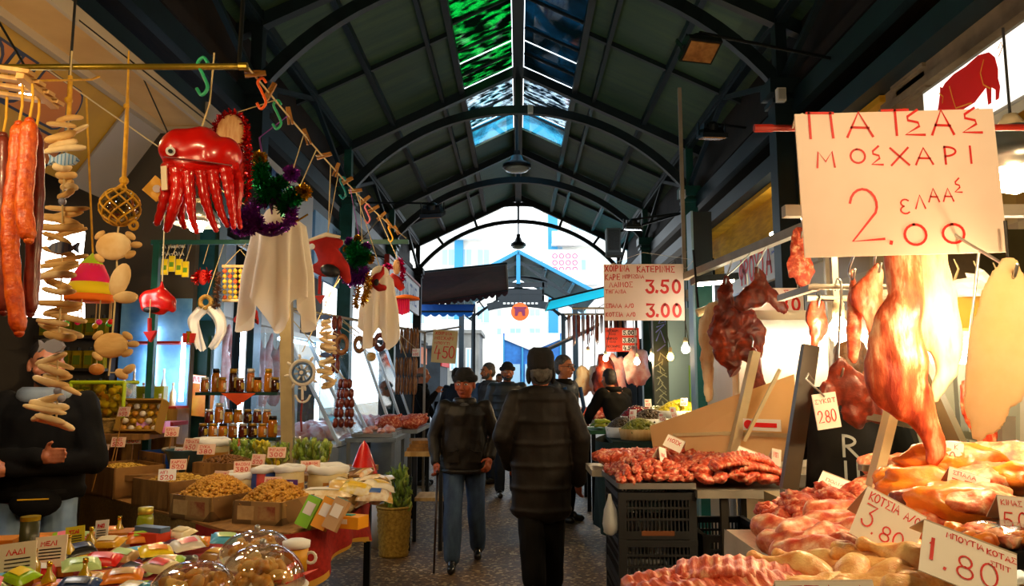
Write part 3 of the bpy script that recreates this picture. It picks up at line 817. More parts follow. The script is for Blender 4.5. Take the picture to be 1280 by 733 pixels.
# the 3.50 sign
S = Sign('price_sign', 'white card with red figures three fifty and three at the end of the meat rail', (755, 330, 855, 401), 6.35)
S.text('ΧΟΙΡΙΝΑ', 757, 339, 7, 1.3, 3.9).text('ΚΑΤΕΡΙΝΗΣ', 797, 340, 7, 1.3, 4.2).text('ΚΑΡΕ', 757, 350, 7, 1.1, 3.6).text('ΜΠΡΙΖΟΛΑ', 779, 348, 4.5, 0.8, 2.7)
S.text('ΛΑΙΜΟΣ', 762, 359, 6, 1.0, 4.1).text('ΤΗΓΑΝΙΑ', 757, 367, 4.5, 0.8, 3.0).text('ΣΠΑΛΑ', 757, 385, 5, 0.9, 3.0).text('Α/Ο', 781, 385, 5, 0.9, 3, 0.3).text('ΚΟΤΣΙΑ', 757, 396, 5, 0.9, 3.0).text('Α/Ο', 783, 396, 5, 0.9, 3, 0.3)
S.text('3', 808, 366, 15, 3.4, 10, jit=0).text('.', 820, 365, 10, 3.5, jit=0).text('50', 826, 366, 15, 3.4, 10, 0.45, jit=0)
S.text('3', 808, 396, 15, 3.4, 10, jit=0).text('.', 820, 395, 10, 3.5, jit=0).text('00', 826, 396, 15, 3.4, 10, 0.45, jit=0)
S.done()
S.cord([(0.31, 0.003, S.h / 2 - 0.02), (0.36, 0.0, S.h / 2 - 0.04), (0.42, 0, S.h / 2 + 0.03)]); S.cord([(-0.3, 0.003, S.h / 2 - 0.01), (0.0, 0.0, S.h / 2 + 0.1), (0.40, 0, S.h / 2 + 0.04)], 0.002)
# the red three-price board
S = Sign('price_board', 'red board with three white price windows hanging over the far right meat stall', (756, 410, 799, 440), 11.26, mat=M('red_board', '#d8381e', rough=0.5))
for i, tx in enumerate(('5.00', '3.80', '4.50')):
 y0 = 414 + i * 9.6
 G().box(((787 - S.cx) * S.k, -0.004, -(y0 + 2.2 - S.cy) * S.k), (18 * S.k, 0.006, 6.6 * S.k)).build('price_window', WHITEP, S.t)
 S.text(tx, 779, y0 + 4.6, 4.8, 1.2, 3.2, 0.3, ink=M('black_ink', '#1a1414'), jit=0)
 S.text('ΜΟΣΧΑΡΙ' if i == 0 else 'ΧΟΙΡΙΝΟ' if i == 1 else 'ΜΟΣΧΑΡΙΣ', 758, y0 + 1.2, 2.4, 0.6, 1.9, 0.25, ink=M('black_ink'), jit=0).text('ΚΙΛΟ', 762, y0 + 5, 2.2, 0.5, 1.8, 0.3, ink=M('black_ink'), jit=0)
for nm, g in S.ink.items(): g.v = [p + Vector((0, -0.0075, 0)) for p in g.v]
S.done(); S.cord([(-0.2, 0, 0.16), (-0.2, 0.03, 0.48)], 0.004); S.cord([(0.2, 0, 0.16), (0.2, 0.03, 0.48)], 0.004)
# 4.50 on yellow card, left
S = Sign('price_sign', 'yellowed card with red figures four fifty over the far left meat counter', (540, 413, 571, 454), 10.2, (0, math.radians(4), 0), mat=YPAPER)
S.text('450', 544, 448, 15, 1.5, 8, 0.15, jit=0.08).text('ΧΟΙΡΙΝΑ', 543, 419, 3.6, 0.7, 2.6, 0.4).text('ΜΟΣΧΑΡΙ', 543, 425, 3.6, 0.7, 2.6, 0.4).text('ΜΠΟΥΤΙ', 543, 431, 3, 0.6, 2.6, 0.4)
S.done(); S.cord([(-0.14, 0, 0.2), (-0.13, 0, 0.262)], 0.003); S.cord([(0.14, 0, 0.2), (0.14, 0, 0.262)], 0.003)
# the 80 / 219 card behind the hanging meat
S = Sign('price_sign', 'white card with red stencil figures eighty and two hundred nineteen behind the hanging goat meat', (930, 360, 1005, 412), 6.1)
S.text('Σ', 980, 369, 6, 1.3, 6, jit=0).text('80', 975, 388, 15, 3.2, 10, 0.5, jit=0).text('219', 962, 408, 15, 3.2, 10, 0.5, jit=0)
S.done(); S.cord([(0.2, 0.003, S.h / 2), (0.2, 0.02, S.h / 2 + 0.12)], 0.004); S.cord([(-0.2, 0.003, S.h / 2), (-0.2, 0.02, S.h / 2 + 0.12)], 0.004)
# lit box sign with a red pig
t = thing('light_box_sign', 'lit white sign box with a red pig under the right roof edge', 'sign', (2.93, 4.55, 3.37), (0, 0, -PI / 2))
G().box((0, 0.06, 0), (1.55, 0.12, 0.46)).build('box', M('sign_frame', '#8d8a80', rough=0.5), t)
G().box((0, -0.004, 0), (1.5, 0.008, 0.41)).build('face', glow('sign_light', '#fff6e8', 1.5), t)
PIG = M('red_print', '#e0140c', rough=0.5)
pig = [(-.62, -.10), (-.56, -.06), (-.50, .02), (-.46, .10), (-.45, .15), (-.41, .13), (-.36, .15), (-.2, .17), (0, .165), (.2, .18), (.36, .15), (.44, .09), (.47, .0), (.46, -.06), (.48, -.12), (.45, -.19), (.40, -.19), (.41, -.12), (.36, -.09), (.34, -.19), (.29, -.19), (.28, -.07), (.1, -.12), (-.1, -.12), (-.2, -.1), (-.22, -.19), (-.27, -.19), (-.28, -.09), (-.34, -.1), (-.35, -.19), (-.40, -.19), (-.41, -.08), (-.50, -.12), (-.58, -.155), (-.63, -.13)]
from mathutils.geometry import tessellate_polygon
def flat_poly(g, poly, off):
 tri = tessellate_polygon([[Vector((x, z, 0)) for x, z in poly]])
 return g.add([Vector((x, off, z)) for x, z in poly], [tuple(f) for f in tri])
flat_poly(G(), [(x * 0.68 - 0.22, z * 0.95 + 0.03) for x, z in pig], -0.012).build('pig_emblem', PIG, t)
g = G()
for st in ([(.28, .12), (.22, .05), (.25, -.04), (.34, -.09)], [(-.28, .1), (-.24, .0), (-.2, -.08), (.05, -.11)], [(-.46, .1), (-.4, .06), (-.42, .02)], [(.5, .08), (.56, .12), (.54, .16), (.5, .13)]):
 g.ribbon([(x * 0.68 - 0.22, z * 0.95 + 0.03) for x, z in st], 0.009, -0.0145)
g.build('outline', M('gold_line', '#f5b43a'), t)
# fascia board on the right: red and blue lettering
t = thing('shop_sign', 'long white shop board with red and blue letters above the meat rail', 'sign', (2.98, 9.2, 2.97), (0, 0, -PI / 2))
G().box((0, 0.03, 0), (3.4, 0.06, 0.5)).build('board', M('white_board', '#d8dce0', '#c4c8d0', scale=1, rough=0.4), t)
g = G(); write(g, 'ΦΡΟΥΤΑ', -0.95, -0.15, 0.3, 0.055, 0.17, 0.3, -0.004); g.build('lettering', M('red_print'), t, )
g = G(); write(g, 'ΙΤΙ', 0.62, -0.15, 0.3, 0.055, 0.2, 0.3, -0.004); write(g, '~', 0.35, 0.0, 0.12, 0.02, 0.1, 0.2, -0.004); g.build('lettering', M('blue_print', '#2a62c8'), t)
# mustard sign on the left: banner with outlined letters
t = thing('shop_sign', 'mustard shop sign with a brown scroll and yellow outlined letters at the upper left', 'sign', (0, 0, 0))
NAVY = M('navy_paint', '#141c38', rough=0.6); BROWN = M('brown_paint', '#a8631a', rough=0.6); OCHRE = M('ochre_paint', '#b88a1c', rough=0.6)
SM = Matrix.Translation(a0 + Vector((0, 0, 0))) @ Matrix((Vector((0, 1, 0)), nrm * -1, -d.normalized())).transposed().to_4x4()
def on_sign(poly, off, nm, mat):
 g = G(); g.T = SM; flat_poly(g, poly, -off); return g.build(nm, mat, t)
def strokes_on_sign(text, y, z, h, w, off, nm, mat, adv):
 g = G(); g.T = SM; write(g, text, y, z, h, w, adv, 0.32, -off); return g.build(nm, mat, t)
L0 = d.length
def scroll(m, x0=3.2, x1=5.2):
 top, bot = -0.14 + m, -0.46 - m
 pts = [(x0, bot)] + [(x1 - 0.15 + m, bot)] + [(x1 + (0.12 + m) * math.cos(a), (top + bot) / 2 + (top - bot) / 2 * math.sin(a)) for a in [-1.4 + i * 0.35 for i in range(9)]] + [(x0, top)]
 return pts
on_sign(scroll(0.018), 0.004, 'scroll_outline', NAVY); on_sign(scroll(0.0), 0.006, 'scroll', BROWN)
on_sign([(5.02, -.74), (5.42, -.74), (5.46, -.68), (5.46, -.44), (5.42, -.38), (5.3, -.38), (5.3, -.5), (5.05, -.5)], 0.003, 'scroll_outline', NAVY)
on_sign([(5.05, -.72), (5.40, -.72), (5.44, -.67), (5.44, -.45), (5.40, -.4), (5.3, -.4), (5.3, -.52), (5.05, -.52)], 0.005, 'scroll', BROWN)
strokes_on_sign('ΑΙΝΟU', 3.36, -0.42, 0.24, 0.1, 0.008, 'lettering', NAVY, 0.26); strokes_on_sign('ΑΙΝΟU', 3.36, -0.42, 0.24, 0.05, 0.010, 'lettering', OCHRE, 0.26)
strokes_on_sign('ΤΟU', 4.3, -0.72, 0.12, 0.016, 0.006, 'lettering', M('brown_ink', '#4a3408'), 0.11)
# left shop boards further on
def left_board(label, x, y0, y1, z0, z1, mat, texts, edge=None):
 t = thing('shop_sign', label, 'sign', (x, (y0 + y1) / 2, (z0 + z1) / 2), (0, 0, PI / 2))
 w = y1 - y0; h = z1 - z0
 G().box((0, 0.03, 0), (w, 0.06, h)).build('board', mat, t)
 if edge: G().box((0, 0.02, h / 2), (w + 0.04, 0.1, 0.05)).box((-w / 2, 0.02, 0), (0.05, 0.1, h)).build('frame', edge, t)
 g = G()
 for tx, u, v, hh, ww, adv in texts: write(g, tx, u, v, hh, ww, adv, 0.3, -0.004)
 g.build('lettering', M('blue_letter', '#1d4f96', rough=0.5), t)
 if x > -2.9:
  for u in (-w * .4, w * .4): G().bar((u, 0.03, h / 2), (u, 0.5, h / 2 + 0.12), 0.04).build('bracket', STEEL, t)
BOARDW = M('pale_board', '#b4b2ac', '#a8a8a6', scale=1, rough=0.5); BOARDB = M('blue_board', '#7fb0dc', '#5f98cc', scale=1.5, rough=0.5)
left_board('long pale shop board with tall blue letters behind the white ghost', -2.93, 6.9, 10.6, 3.2, 4.15, BOARDW, [('ΛΙΠΓΑ', -0.7, -0.3, 0.62, 0.13, 0.34)])
left_board('light blue shop board with dark blue letters beyond the pale one', -2.93, 10.75, 13.6, 3.05, 4.0, BOARDB, [('ΛΗΑΤΟΥ', -0.55, -0.35, 0.44, 0.06, 0.25), ('ΚΡΕΑΣ', -0.4, 0.2, 0.2, 0.03, 0.14)])
left_board('white shop board with a red edge jutting out at the far left', -2.5, 14.4, 19.0, 3.2, 3.95, M('white_board'), [('ΛΑΠΑ', -1.2, -0.2, 0.4, 0.07, 0.34), ('ΤΗΣ', 0.7, -0.2, 0.4, 0.07, 0.3)], edge=M('red_metal'))
# ================================================================ RIGHT SIDE: BUTCHERS
MEAT = M('raw_meat', '#b23420', '#f4c4a0', scale=40, rough=0.42, bump=0.4, bscale=60, c3='#d65c3a', lo=0.38, hi=0.66, coat=0.15, detail=7)
MEATD = M('dark_meat', '#5e1c10', '#c04a20', scale=17, rough=0.4, bump=0.5, bscale=26, c3='#86301a', lo=0.36, hi=0.72, coat=0.15, detail=7)
MEATP = M('pale_meat', '#c4442c', '#f6d0ac', scale=22, rough=0.4, bump=0.35, bscale=40, c3='#e0835c', lo=0.36, hi=0.66, coat=0.12, detail=7)
CARCASS = M('carcass_flesh', '#8a2a18', '#f4c8a0', scale=9, rough=0.45, bump=0.45, bscale=22, c3='#d0603a', lo=0.36, hi=0.64, stretch=(1.8, 1.8, 0.45), coat=0.1, detail=8)
FAT = M('pale_fat', '#f6e4c0', '#c8703c', scale=9, rough=0.5, bump=0.35, bscale=20, stretch=(1.7, 1.7, 0.45), c3='#eccb98', lo=0.42, hi=0.7, detail=8)
TRIPE = cloth('tripe_skin', '#fae8c8', 0.5, 0.5, '#f0d4a0', 9)
ROASTM = M('glazed_pork', '#e88a24', '#a03414', scale=14, rough=0.36, bump=0.35, bscale=30, c3='#da6c20', lo=0.42, hi=0.7, coat=0.2, detail=7)
SKIN_CH = M('chicken_skin', '#f4d088', '#d88a40', scale=20, rough=0.4, bump=0.35, bscale=90, coat=0.12, detail=6)
RIBM = M('rib_slab', '#b83820', '#f0b890', scale=24, rough=0.4, stretch=(2.2, 0.5, 1), bump=0.45, bscale=40, c3='#d4603c', lo=0.4, hi=0.66, coat=0.12, detail=7)
STEELB = M('bright_steel', '#b8bcbc', rough=0.3, metal=0.85)
DULLM = M('dull_aluminium', '#9a9488', '#857f74', scale=4, rough=0.45, metal=0.4)
PALEBAR = M('cream_bar', '#d8c9a0', '#c8b78c', scale=3, rough=0.5)
BLACKP = M('black_plastic', '#15171a', '#1e2024', scale=6, rough=0.5)
TRAYM = M('tray_metal', '#4a4c4c', rough=0.35, metal=0.8)
WCARD = M('white_card', '#f4efe6', rough=0.6)
LIT = glow('bulb_light', '#ffd9a0', 60.0 * BULB)
TUBEL = glow('tube_light', '#c4e0ff', 8.0 * BULB)
WTUBE = glow('warm_tube_light', '#fff0d0', 16.0 * BULB)
HOLDER = M('lamp_holder', '#d8c8a8', rough=0.5)
def cable(Y): return Vector((1.62 - 0.32 * (Y - 6.85) / 5.95, Y, 2.75))
def bulb(p, label, up=0.35, r=0.038, mat=None, shade=0, group='bare bulbs over the stalls', wire_to=None):
 t = thing('light_bulb', label, 'lamp', p, 0, group)
 G().lathe([(0.0, -r * 1.25), (r * 0.7, -r * 1.0), (r, -r * 0.3), (r * 0.85, r * 0.4), (r * 0.42, r * 1.1), (r * 0.4, r * 1.25)], n=14).build('glass', mat or LIT, t, smooth=True)
 G().lathe([(r * 0.5, r * 1.15), (r * 0.55, r * 1.2), (r * 0.55, r * 2.4), (r * 0.3, r * 2.8), (0, r * 2.8)], n=12).build('socket', HOLDER, t, smooth=True)
 G().tube([(0, 0, r * 2.7), wire_to or (0, 0, up)], 0.005, 6).build('wire', BLACKP, t)
 if shade:
  G().lathe([(r * 0.6, r * 2.2), (shade * 0.5, r * 2.0), (shade * 0.85, r * 1.0), (shade, -r * 0.3), (shade * 0.97, -r * 0.3), (shade * 0.8, r * 0.9), (shade * 0.45, r * 1.8)], n=28).build('lamp_shade', STEELB, t, smooth=True)
 return t
bulb(Vector((1.6, 3.45, 2.24)), 'bare bulb hidden behind the large price card over the red offcuts', r=0.05, wire_to=(0.17, 0, 0.14))  # added fill light for the crates and the older person, kept out of view
t = thing('lamp_tube', 'strip lamp fixed above the white fruit sign board on the right', 'lamp', (3.1, 8.6, 3.32))
G().cyl((0, -0.6, 0), (0, 0.6, 0), 0.02, n=8).build('tube', WTUBE, t); G().box((0.06, 0, 0.01), (0.04, 1.3, 0.05)).bar((0.06, 0, 0), (0.18, 0, 0), 0.03).build('batten', WHITEP, t)
# rails
def rail(pts, r, label, square=False, hangers=()):
 o = sum((Vector(p) for p in pts), Vector()) / len(pts)
 t = thing('meat_rail', label, 'rail', o)
 g = G()
 for a, b in zip(pts, pts[1:]):
  if square: g.bar(Vector(a) - o, Vector(b) - o, r * 2)
  else: g.cyl(Vector(a) - o, Vector(b) - o, r, n=10)
 g.build('rail_bar', DULLM, t)
 for a, b in hangers: G().bar(Vector(a) - o, Vector(b) - o, 0.03).build('post', DULLM, t)
 return t
RA0, RA1 = Vector((1.41, 6.4, 2.4)), Vector((1.93, 2.2, 2.4))
def railpt(y): return RA0.lerp(RA1, (6.4 - y) / 4.2)
rail([RA0, RA1], 0.028, 'long square meat rail running towards the camera above the right stalls', True, [(RA0, RA0 + Vector((0, 0, 1.67))), (railpt(4.6), railpt(4.6) + Vector((1.1, 0, 0.0))), (RA1, RA1 + Vector((0, 0, 1.6))), (railpt(4.6) + Vector((0.25, 0, 0)), (railpt(4.6).x + 0.25, 4.6, 0.0))])
rail([(0.93, 2.62, 2.1), (2.75, 2.62, 2.1)], 0.02, 'steel cross rail behind the large price card that carries the carcasses', True, [((2.75, 2.62, 2.1), (2.75, 2.62, 0))])
rail([at(1172, 352, 3.9), at(1290, 362, 3.9)], 0.02, 'pale rail of upturned hooks at the back of the near stall', True, [(at(1290, 362, 3.9), at(1290, 362, 3.9) * 1 - Vector((0, 0, at(1290, 362, 3.9).z)))])
for i in range(5):
 p = at(1185 + i * 24, 352 + i * 2.2, 3.88)
 o = G().tube([(0, 0.0, -0.02), (0, -0.06, 0.0), (0.0, -0.1, 0.05), (-0.02, -0.1, 0.1)], [0.008, 0.008, 0.006, 0.003], 6).build('rail_hook', PALEBAR); o.location = p
 tag(o, 'pale upturned meat hook on the back rail of the near stall', 'hook', 'upturned hooks on the back rail')
def hook(t, a, b):
 """S-hook from point a (rail) to point b (meat), local coordinates."""
 a, b = Vector(a), Vector(b)
 d = (a - b)
 G().tube(smoothpath([a + Vector((0.0, 0.03, -0.015)), a + Vector((0, 0.012, 0.034)), a + Vector((0, -0.032, 0.0)), b + d * 0.5, b + Vector((0, 0.02, 0.02)), b + Vector((0, -0.01, -0.02)), b + Vector((0, -0.035, 0.015))], 4), 0.005, 6).build('hook', STEELB, t, smooth=True)
def hung(name, label, cat, strands, Y, mat, flat=0.55, seed=1, amp=0.012, fr=14, voxel=0.009, rail_z=None, rail_xy=None, group=None, extra=None, hookit=True, n=16):
 """Hanging cut built from tapering strands [(px, py, radius in px), ...]; depth is flat x width."""
 top = min((s for st in strands for s in st), key=lambda s: s[1])
 o = at(top[0], top[1], Y)
 k = Y / F
 g = G()
 for i, st in enumerate(strands):
  pts = []; rr = []
  for p in st:
   q = at(p[0], p[1], Y) - o
   pts.append(Vector((q.x, (p[3] if len(p) > 3 else 0.0), q.z))); rr.append(p[2] * k)
  sp = smoothpath([(*p, ) for p in pts], 5)
  sr = []
  for j in range(len(rr) - 1):
   for m in range(5): sr.append(rr[j] + (rr[j + 1] - rr[j]) * m / 5)
  sr.append(rr[-1])
  b0 = len(g.v)
  g.tube([Vector((p.x, p.y / max(flat, 0.1), p.z)) for p in sp], sr, n)
  g.sph((sp[0].x, sp[0].y / max(flat, 0.1), sp[0].z), sr[0], 10, 6); g.sph((sp[-1].x, sp[-1].y / max(flat, 0.1), sp[-1].z), sr[-1], 10, 6)
 g.v = [Vector((p.x, p.y * flat, p.z)) for p in g.v]
 def dsp(p):
  q = noise.noise_vector(Vector((p.x * fr + seed, p.y * fr, p.z * fr * 0.7)))
  q2 = noise.noise_vector(Vector((p.x * fr * 2.6, p.y * fr * 2.6 + seed, p.z * fr * 2)))
  return p + q * amp + q2 * amp * 0.45
 h = fuse(g, voxel, 3, dsp)
 t = thing(name, label, cat, o, 0, group)
 body = h.build('flesh', mat, t, smooth=True)
 if hookit:
  rz = rail_z if rail_z is not None else o.z + 0.12
  ra = Vector((0, 0.0, rz - o.z))
  if rail_xy: ra = Vector((rail_xy[0] - o.x, rail_xy[1] - o.y, rz - o.z))
  hook(t, ra, (0, 0, -0.01))
 return t
TWO = [MEATD, FAT]
# goat pieces hanging on the long rail
hung('hanging_goat', 'flat brown shoulder blade cut hanging highest on the meat rail', 'meat', [[(946, 336, 3), (950, 352, 9), (944, 368, 17), (930, 378, 12)], [(950, 355, 10), (968, 375, 9), (980, 388, 6)], [(940, 370, 14), (925, 382, 8)]], 4.85, MEATD, 0.4, 3, rail_z=2.4, rail_xy=(railpt(4.85).x, 4.85))
hung('hanging_goat', 'dark red hanging carcass with a twisted neck and ragged ribs', 'meat', [[(906, 350, 5), (908, 372, 9), (914, 395, 14), (922, 418, 20), (938, 440, 14)], [(905, 385, 10), (900, 410, 15), (908, 440, 16), (916, 458, 11)], [(930, 395, 14), (940, 415, 16), (944, 432, 11), (938, 452, 7)]], 5.05, MEATD, 0.6, 5, 0.03, 13, rail_z=2.4, rail_xy=(railpt(5.05).x, 5.05))
hung('hanging_goat', 'fatty cut with a long pale flap hanging beside the teal column', 'meat', [[(893, 388, 12), (886, 405, 13), (882, 430, 9)], [(884, 425, 8), (884, 455, 8), (885, 480, 6), (886, 500, 5)], [(895, 395, 12), (905, 415, 9)]], 5.4, FAT, 0.45, 7, 0.014, rail_z=2.4, rail_xy=(railpt(5.4).x, 5.4))
hung('hanging_shank', 'thin dark shank dangling lowest beneath the twisted carcass', 'meat', [[(941, 440, 6), (944, 452, 8), (947, 470, 8), (953, 486, 6)], [(944, 474, 4), (941, 498, 2)]], 4.9, MEATD, 0.7, 9, 0.008, rail_z=1.78, rail_xy=(at(938, 425, 5.0).x, 4.98), hookit=True)
# pieces by the big card
hung('hanging_meat_strip', 'ragged red strip hanging at the left edge of the large price card', 'meat', [[(1000, 292, 9), (1001, 315, 13), (1006, 335, 12), (1004, 352, 9)], [(992, 325, 7), (990, 345, 6)]], 4.1, MEAT, 0.5, 11, 0.016, rail_z=2.4, rail_xy=(railpt(4.1).x, 4.1))
hung('hanging_meat_strip', 'short orange lit offal piece on a hook left of the hanging bulb', 'meat', [[(1021, 378, 8), (1020, 395, 12), (1024, 410, 12), (1018, 428, 7), (1013, 434, 3)]], 3.75, MEATD, 0.55, 13, 0.014, rail_z=1.92, rail_xy=(at(1022, 355, 3.75).x, 3.75))
hung('hanging_meat_strip', 'triangular red breast of lamb hanging between the bulb and the big leg', 'meat', [[(1096, 332, 4), (1092, 350, 15), (1083, 372, 21)], [(1083, 372, 18), (1092, 395, 14), (1094, 420, 10), (1090, 440, 6)]], 2.85, CARCASS, 0.35, 15, 0.01, rail_z=2.1, rail_xy=(at(1094, 300, 2.7).x, 2.64))
hung('hanging_meat_strip', 'slim pale shank hanging just right of the lit bulb', 'meat', [[(1064, 340, 3), (1067, 372, 8), (1069, 390, 10), (1068, 420, 10), (1067, 450, 6)]], 2.9, MEATP, 0.7, 17, 0.006, rail_z=2.1, rail_xy=(at(1066, 300, 2.75).x, 2.64))
big = hung('hanging_lamb', 'large red and white hind leg hanging in the middle below the big price card', 'meat', [[(1128, 300, 20), (1130, 340, 22), (1132, 375, 24), (1122, 410, 32), (1122, 445, 38), (1122, 475, 38), (1135, 500, 30)], [(1105, 470, 20), (1110, 495, 16), (1122, 505, 14)], [(1140, 495, 26), (1152, 520, 18), (1163, 540, 14), (1168, 556, 14), (1164, 572, 10)]], 2.55, CARCASS, 0.55, 19, 0.012, 9, 0.009, rail_z=2.1, rail_xy=(at(1128, 260, 2.6).x, 2.62))
hung('hanging_lamb', 'long pale hind leg with a dark red foot end beside the large leg', 'meat', [[(1164, 300, 16), (1166, 335, 18), (1172, 370, 24), (1176, 405, 25), (1180, 430, 22), (1184, 450, 17)], [(1180, 445, 15), (1184, 465, 14), (1176, 482, 10), (1170, 500, 5)], [(1158, 380, 9), (1154, 410, 8), (1160, 432, 8)]], 2.7, FAT, 0.55, 21, 0.01, 9, rail_z=2.1, rail_xy=(at(1164, 270, 2.7).x, 2.64))
hung('hanging_tripe', 'large pale sheet of fat and tripe hanging in front of the bright lamp', 'meat', [[(1262, 335, 16), (1258, 370, 28), (1248, 420, 32), (1240, 470, 32), (1230, 520, 28), (1222, 540, 14)], [(1270, 380, 20), (1272, 440, 24), (1262, 490, 18)]], 2.1, TRIPE, 0.22, 23, 0.012, 7, rail_z=2.1, rail_xy=(at(1262, 300, 2.1).x, 2.58))
ribs = hung('hanging_rib_rack', 'small red rib rack hanging behind the pale tripe', 'meat', [[(1212, 486, 14), (1220, 505, 20), (1228, 525, 20), (1234, 545, 15)]], 2.75, RIBM, 0.3, 25, 0.006, rail_z=2.1, rail_xy=(at(1220, 330, 2.65).x, 2.62))
t = hung('hanging_liver', 'dark orange lit pluck of liver and lung hanging over the dark jacketed butcher', 'meat', [[(1050, 462, 14), (1062, 482, 22), (1078, 500, 24), (1070, 515, 20)], [(1040, 490, 14), (1036, 510, 8)], [(1090, 505, 16), (1098, 520, 12)]], 3.3, MEATD, 0.5, 27, 0.02, 10, rail_z=1.92, rail_xy=(at(1050, 400, 3.3).x, 3.3))
# stall frame behind that carries the middle hooks
rail([(at(1008, 372, 3.75).x, 3.75, 1.92), (at(1008, 372, 3.75).x + 1.4, 3.75, 1.92)], 0.016, 'thin steel hook rail between the two butcher stalls', False, [((at(1042, 330, 3.75).x, 3.75, 2.45), (at(1042, 330, 3.75).x, 3.75, 1.92)), ((at(1008, 372, 3.75).x + 1.4, 3.75, 1.92), (at(1008, 372, 3.75).x + 1.4, 3.75, 0))])
rail([(at(1010, 372, 3.3).x, 3.3, 1.92), (at(1140, 372, 3.3).x, 3.3, 1.92)], 0.012, 'thin steel hook rail over the dark jacketed butcher', False, [((at(1135, 372, 3.3).x, 3.3, 1.92), (at(1135, 372, 3.3).x, 3.75, 1.92)), ((at(1020, 372, 3.3).x, 3.3, 1.92), (at(1020, 372, 3.3).x, 3.75, 1.92))])
# card on the liver
S = Sign('price_sign', 'white card two eighty hooked on the dark pluck over the butcher', (1018, 492, 1049, 536), 3.2, (0, math.radians(-8), 0.1), mat=WCARD)
S.text('280', 1021, 528, 15, 1.3, 7, 0.25).text('ΣΥΚΩΤ', 1020, 504, 5, 0.8, 4, 0.4); S.done()
S.cord([(0.0, -0.004, 0.06), (-0.03, 0.0, 0.1), (-0.05, 0.03, 0.14), (-0.02, 0.06, 0.16), (0.02, 0.1, 0.12)], 0.004, STEELB)
# lamps on the right
bulb(at(1049, 412, 3.55), 'bright bare bulb on a pale holder left of the hanging lamb legs', r=0.05, up=0.3, wire_to=(0, 0.2, 0.16))
bulb(at(1268, 212, 2.75), 'bright bulb in a wide steel shade right of the large price card', r=0.075, up=0.55, shade=0.17)
bulb(at(1266, 398, 2.3), 'dazzling bare bulb behind the pale hanging tripe', r=0.056, up=0.3)
t = thing('lamp_cable', 'thin cable running back from the teal post that the bare bulbs hang from', 'cable', cable(6.9)); G().tube([(0, 0, 0), cable(9.8) - cable(6.9) - Vector((0, 0, 0.02)), cable(12.8) - cable(6.9)], 0.006, 6).build('cable', BLACKP, t)
bulb(at(857, 436, 7.2), 'bare bulb left of the teal column by the three euro card', wire_to=cable(7.2) - at(857, 436, 7.2))
bulb(at(869, 488, 7.6), 'lower bare bulb close beside the teal column', wire_to=cable(7.6) - at(869, 488, 7.6))
bulb(at(838, 446, 8.6), 'yellowish bare bulb over the far fruit stall', mat=glow('amber_bulb', '#ffb050', 30), wire_to=cable(8.6) - at(838, 446, 8.6))
bulb(at(815, 447, 9.0), 'bare bulb before the graffiti covered green column', wire_to=cable(9.0) - at(815, 447, 9.0))
bulb(at(796, 452, 9.6), 'small bare bulb over the bending man', wire_to=cable(9.6) - at(796, 452, 9.6))
bulb(at(757, 448, 10.8), 'bare bulb over the far meat counter, behind the red price board', wire_to=cable(10.8) - at(757, 448, 10.8))
bulb(at(735, 444, 12.5), 'distant bare bulb under the hanging sausages', r=0.05, wire_to=cable(12.5) - at(735, 444, 12.5))
t = thing('lamp_hood', 'dark hooded strip lamp at the far end of the meat rail', 'lamp', at(893, 356, 5.9))
G().bar((-0.17, 0, 0.03), (0.17, 0, 0.06), 0.16, 0.05).build('hood', DARKMETAL, t); G().bar((-0.13, 0, 0.0), (0.14, 0, 0.025), 0.11, 0.015).build('lens', WTUBE, t); G().bar((0, 0, 0.05), (0.02, 0.1, 0.22), 0.02).build('bracket', DARKMETAL, t)
t = thing('lamp_tube', 'capped tube lamp below the hooded lamp at the rail end', 'lamp', at(893, 385, 5.6))
G().cyl((-0.13, 0, -0.04), (0.12, 0, 0.05), 0.03, n=12).build('housing', PALEBAR, t); G().cyl((-0.02, 0, -0.05), (0.12, 0, 0.0), 0.035, n=12).build('tube', WTUBE, t); G().bar((-0.12, 0, 0), (-0.12, 0.1, 0.45), 0.015).build('bracket', DARKMETAL, t)
# ---- back of the right stalls: white lit cabinets, shelf, strip light
WCAB = M('white_enamel', '#efe4cc', '#e2d4b8', scale=1.5, rough=0.35)
t = thing('refrigerated_cabinet', 'long white refrigerated cabinet with a lit front behind the meat rail', 'cabinet', (2.6, 5.55, 0))
G().box((0, 0, 1.0), (2.3, 0.7, 2.0)).build('body', WCAB, t)
for x in (-0.57, 0.57): G().box((x, -0.36, 1.35), (1.08, 0.03, 0.8)).build('door', M('cream_door', '#f6ecd2', rough=0.25), t)
G().box((0, -0.37, 1.88), (2.3, 0.05, 0.1)).box((0, -0.37, 0.86), (2.3, 0.05, 0.08)).build('trim_rail', DULLM, t)
G().cyl((-1.05, -0.44, 1.8), (1.05, -0.44, 1.8), 0.022, n=10).build('strip_lamp', WTUBE, t)
t = thing('wall_shelf', 'cream shelf box with white paper and bright strip lamp behind the hanging legs', 'shelf', at(1225, 400, 3.6))
G().box((0.1, 0.2, 0.06), (0.75, 0.4, 0.2)).build('box', M('yellow_enamel', '#d8ac50', '#c89a40', scale=2, rough=0.4), t)
G().box((0.1, -0.02, -0.07), (0.75, 0.03, 0.03)).box((0.1, -0.02, -0.13), (0.75, 0.03, 0.03)).build('trim_rail', WHITEP, t)
G().cyl((-0.2, -0.03, -0.18), (0.4, -0.03, -0.18), 0.03, n=10).build('strip_lamp', WTUBE, t)
G().box((0.1, 0.38, -0.75), (0.04, 0.04, 1.5)).build('post', DULLM, t)
o = G(); lump(o, (0, 0, 0.04), (0.15, 0.1, 0.06), 5, 0.6, 2.0, 2, flat=0.6); lump(o, (0.1, 0, 0.07), (0.05, 0.05, 0.07), 8, 0.6, 2.0, 2)
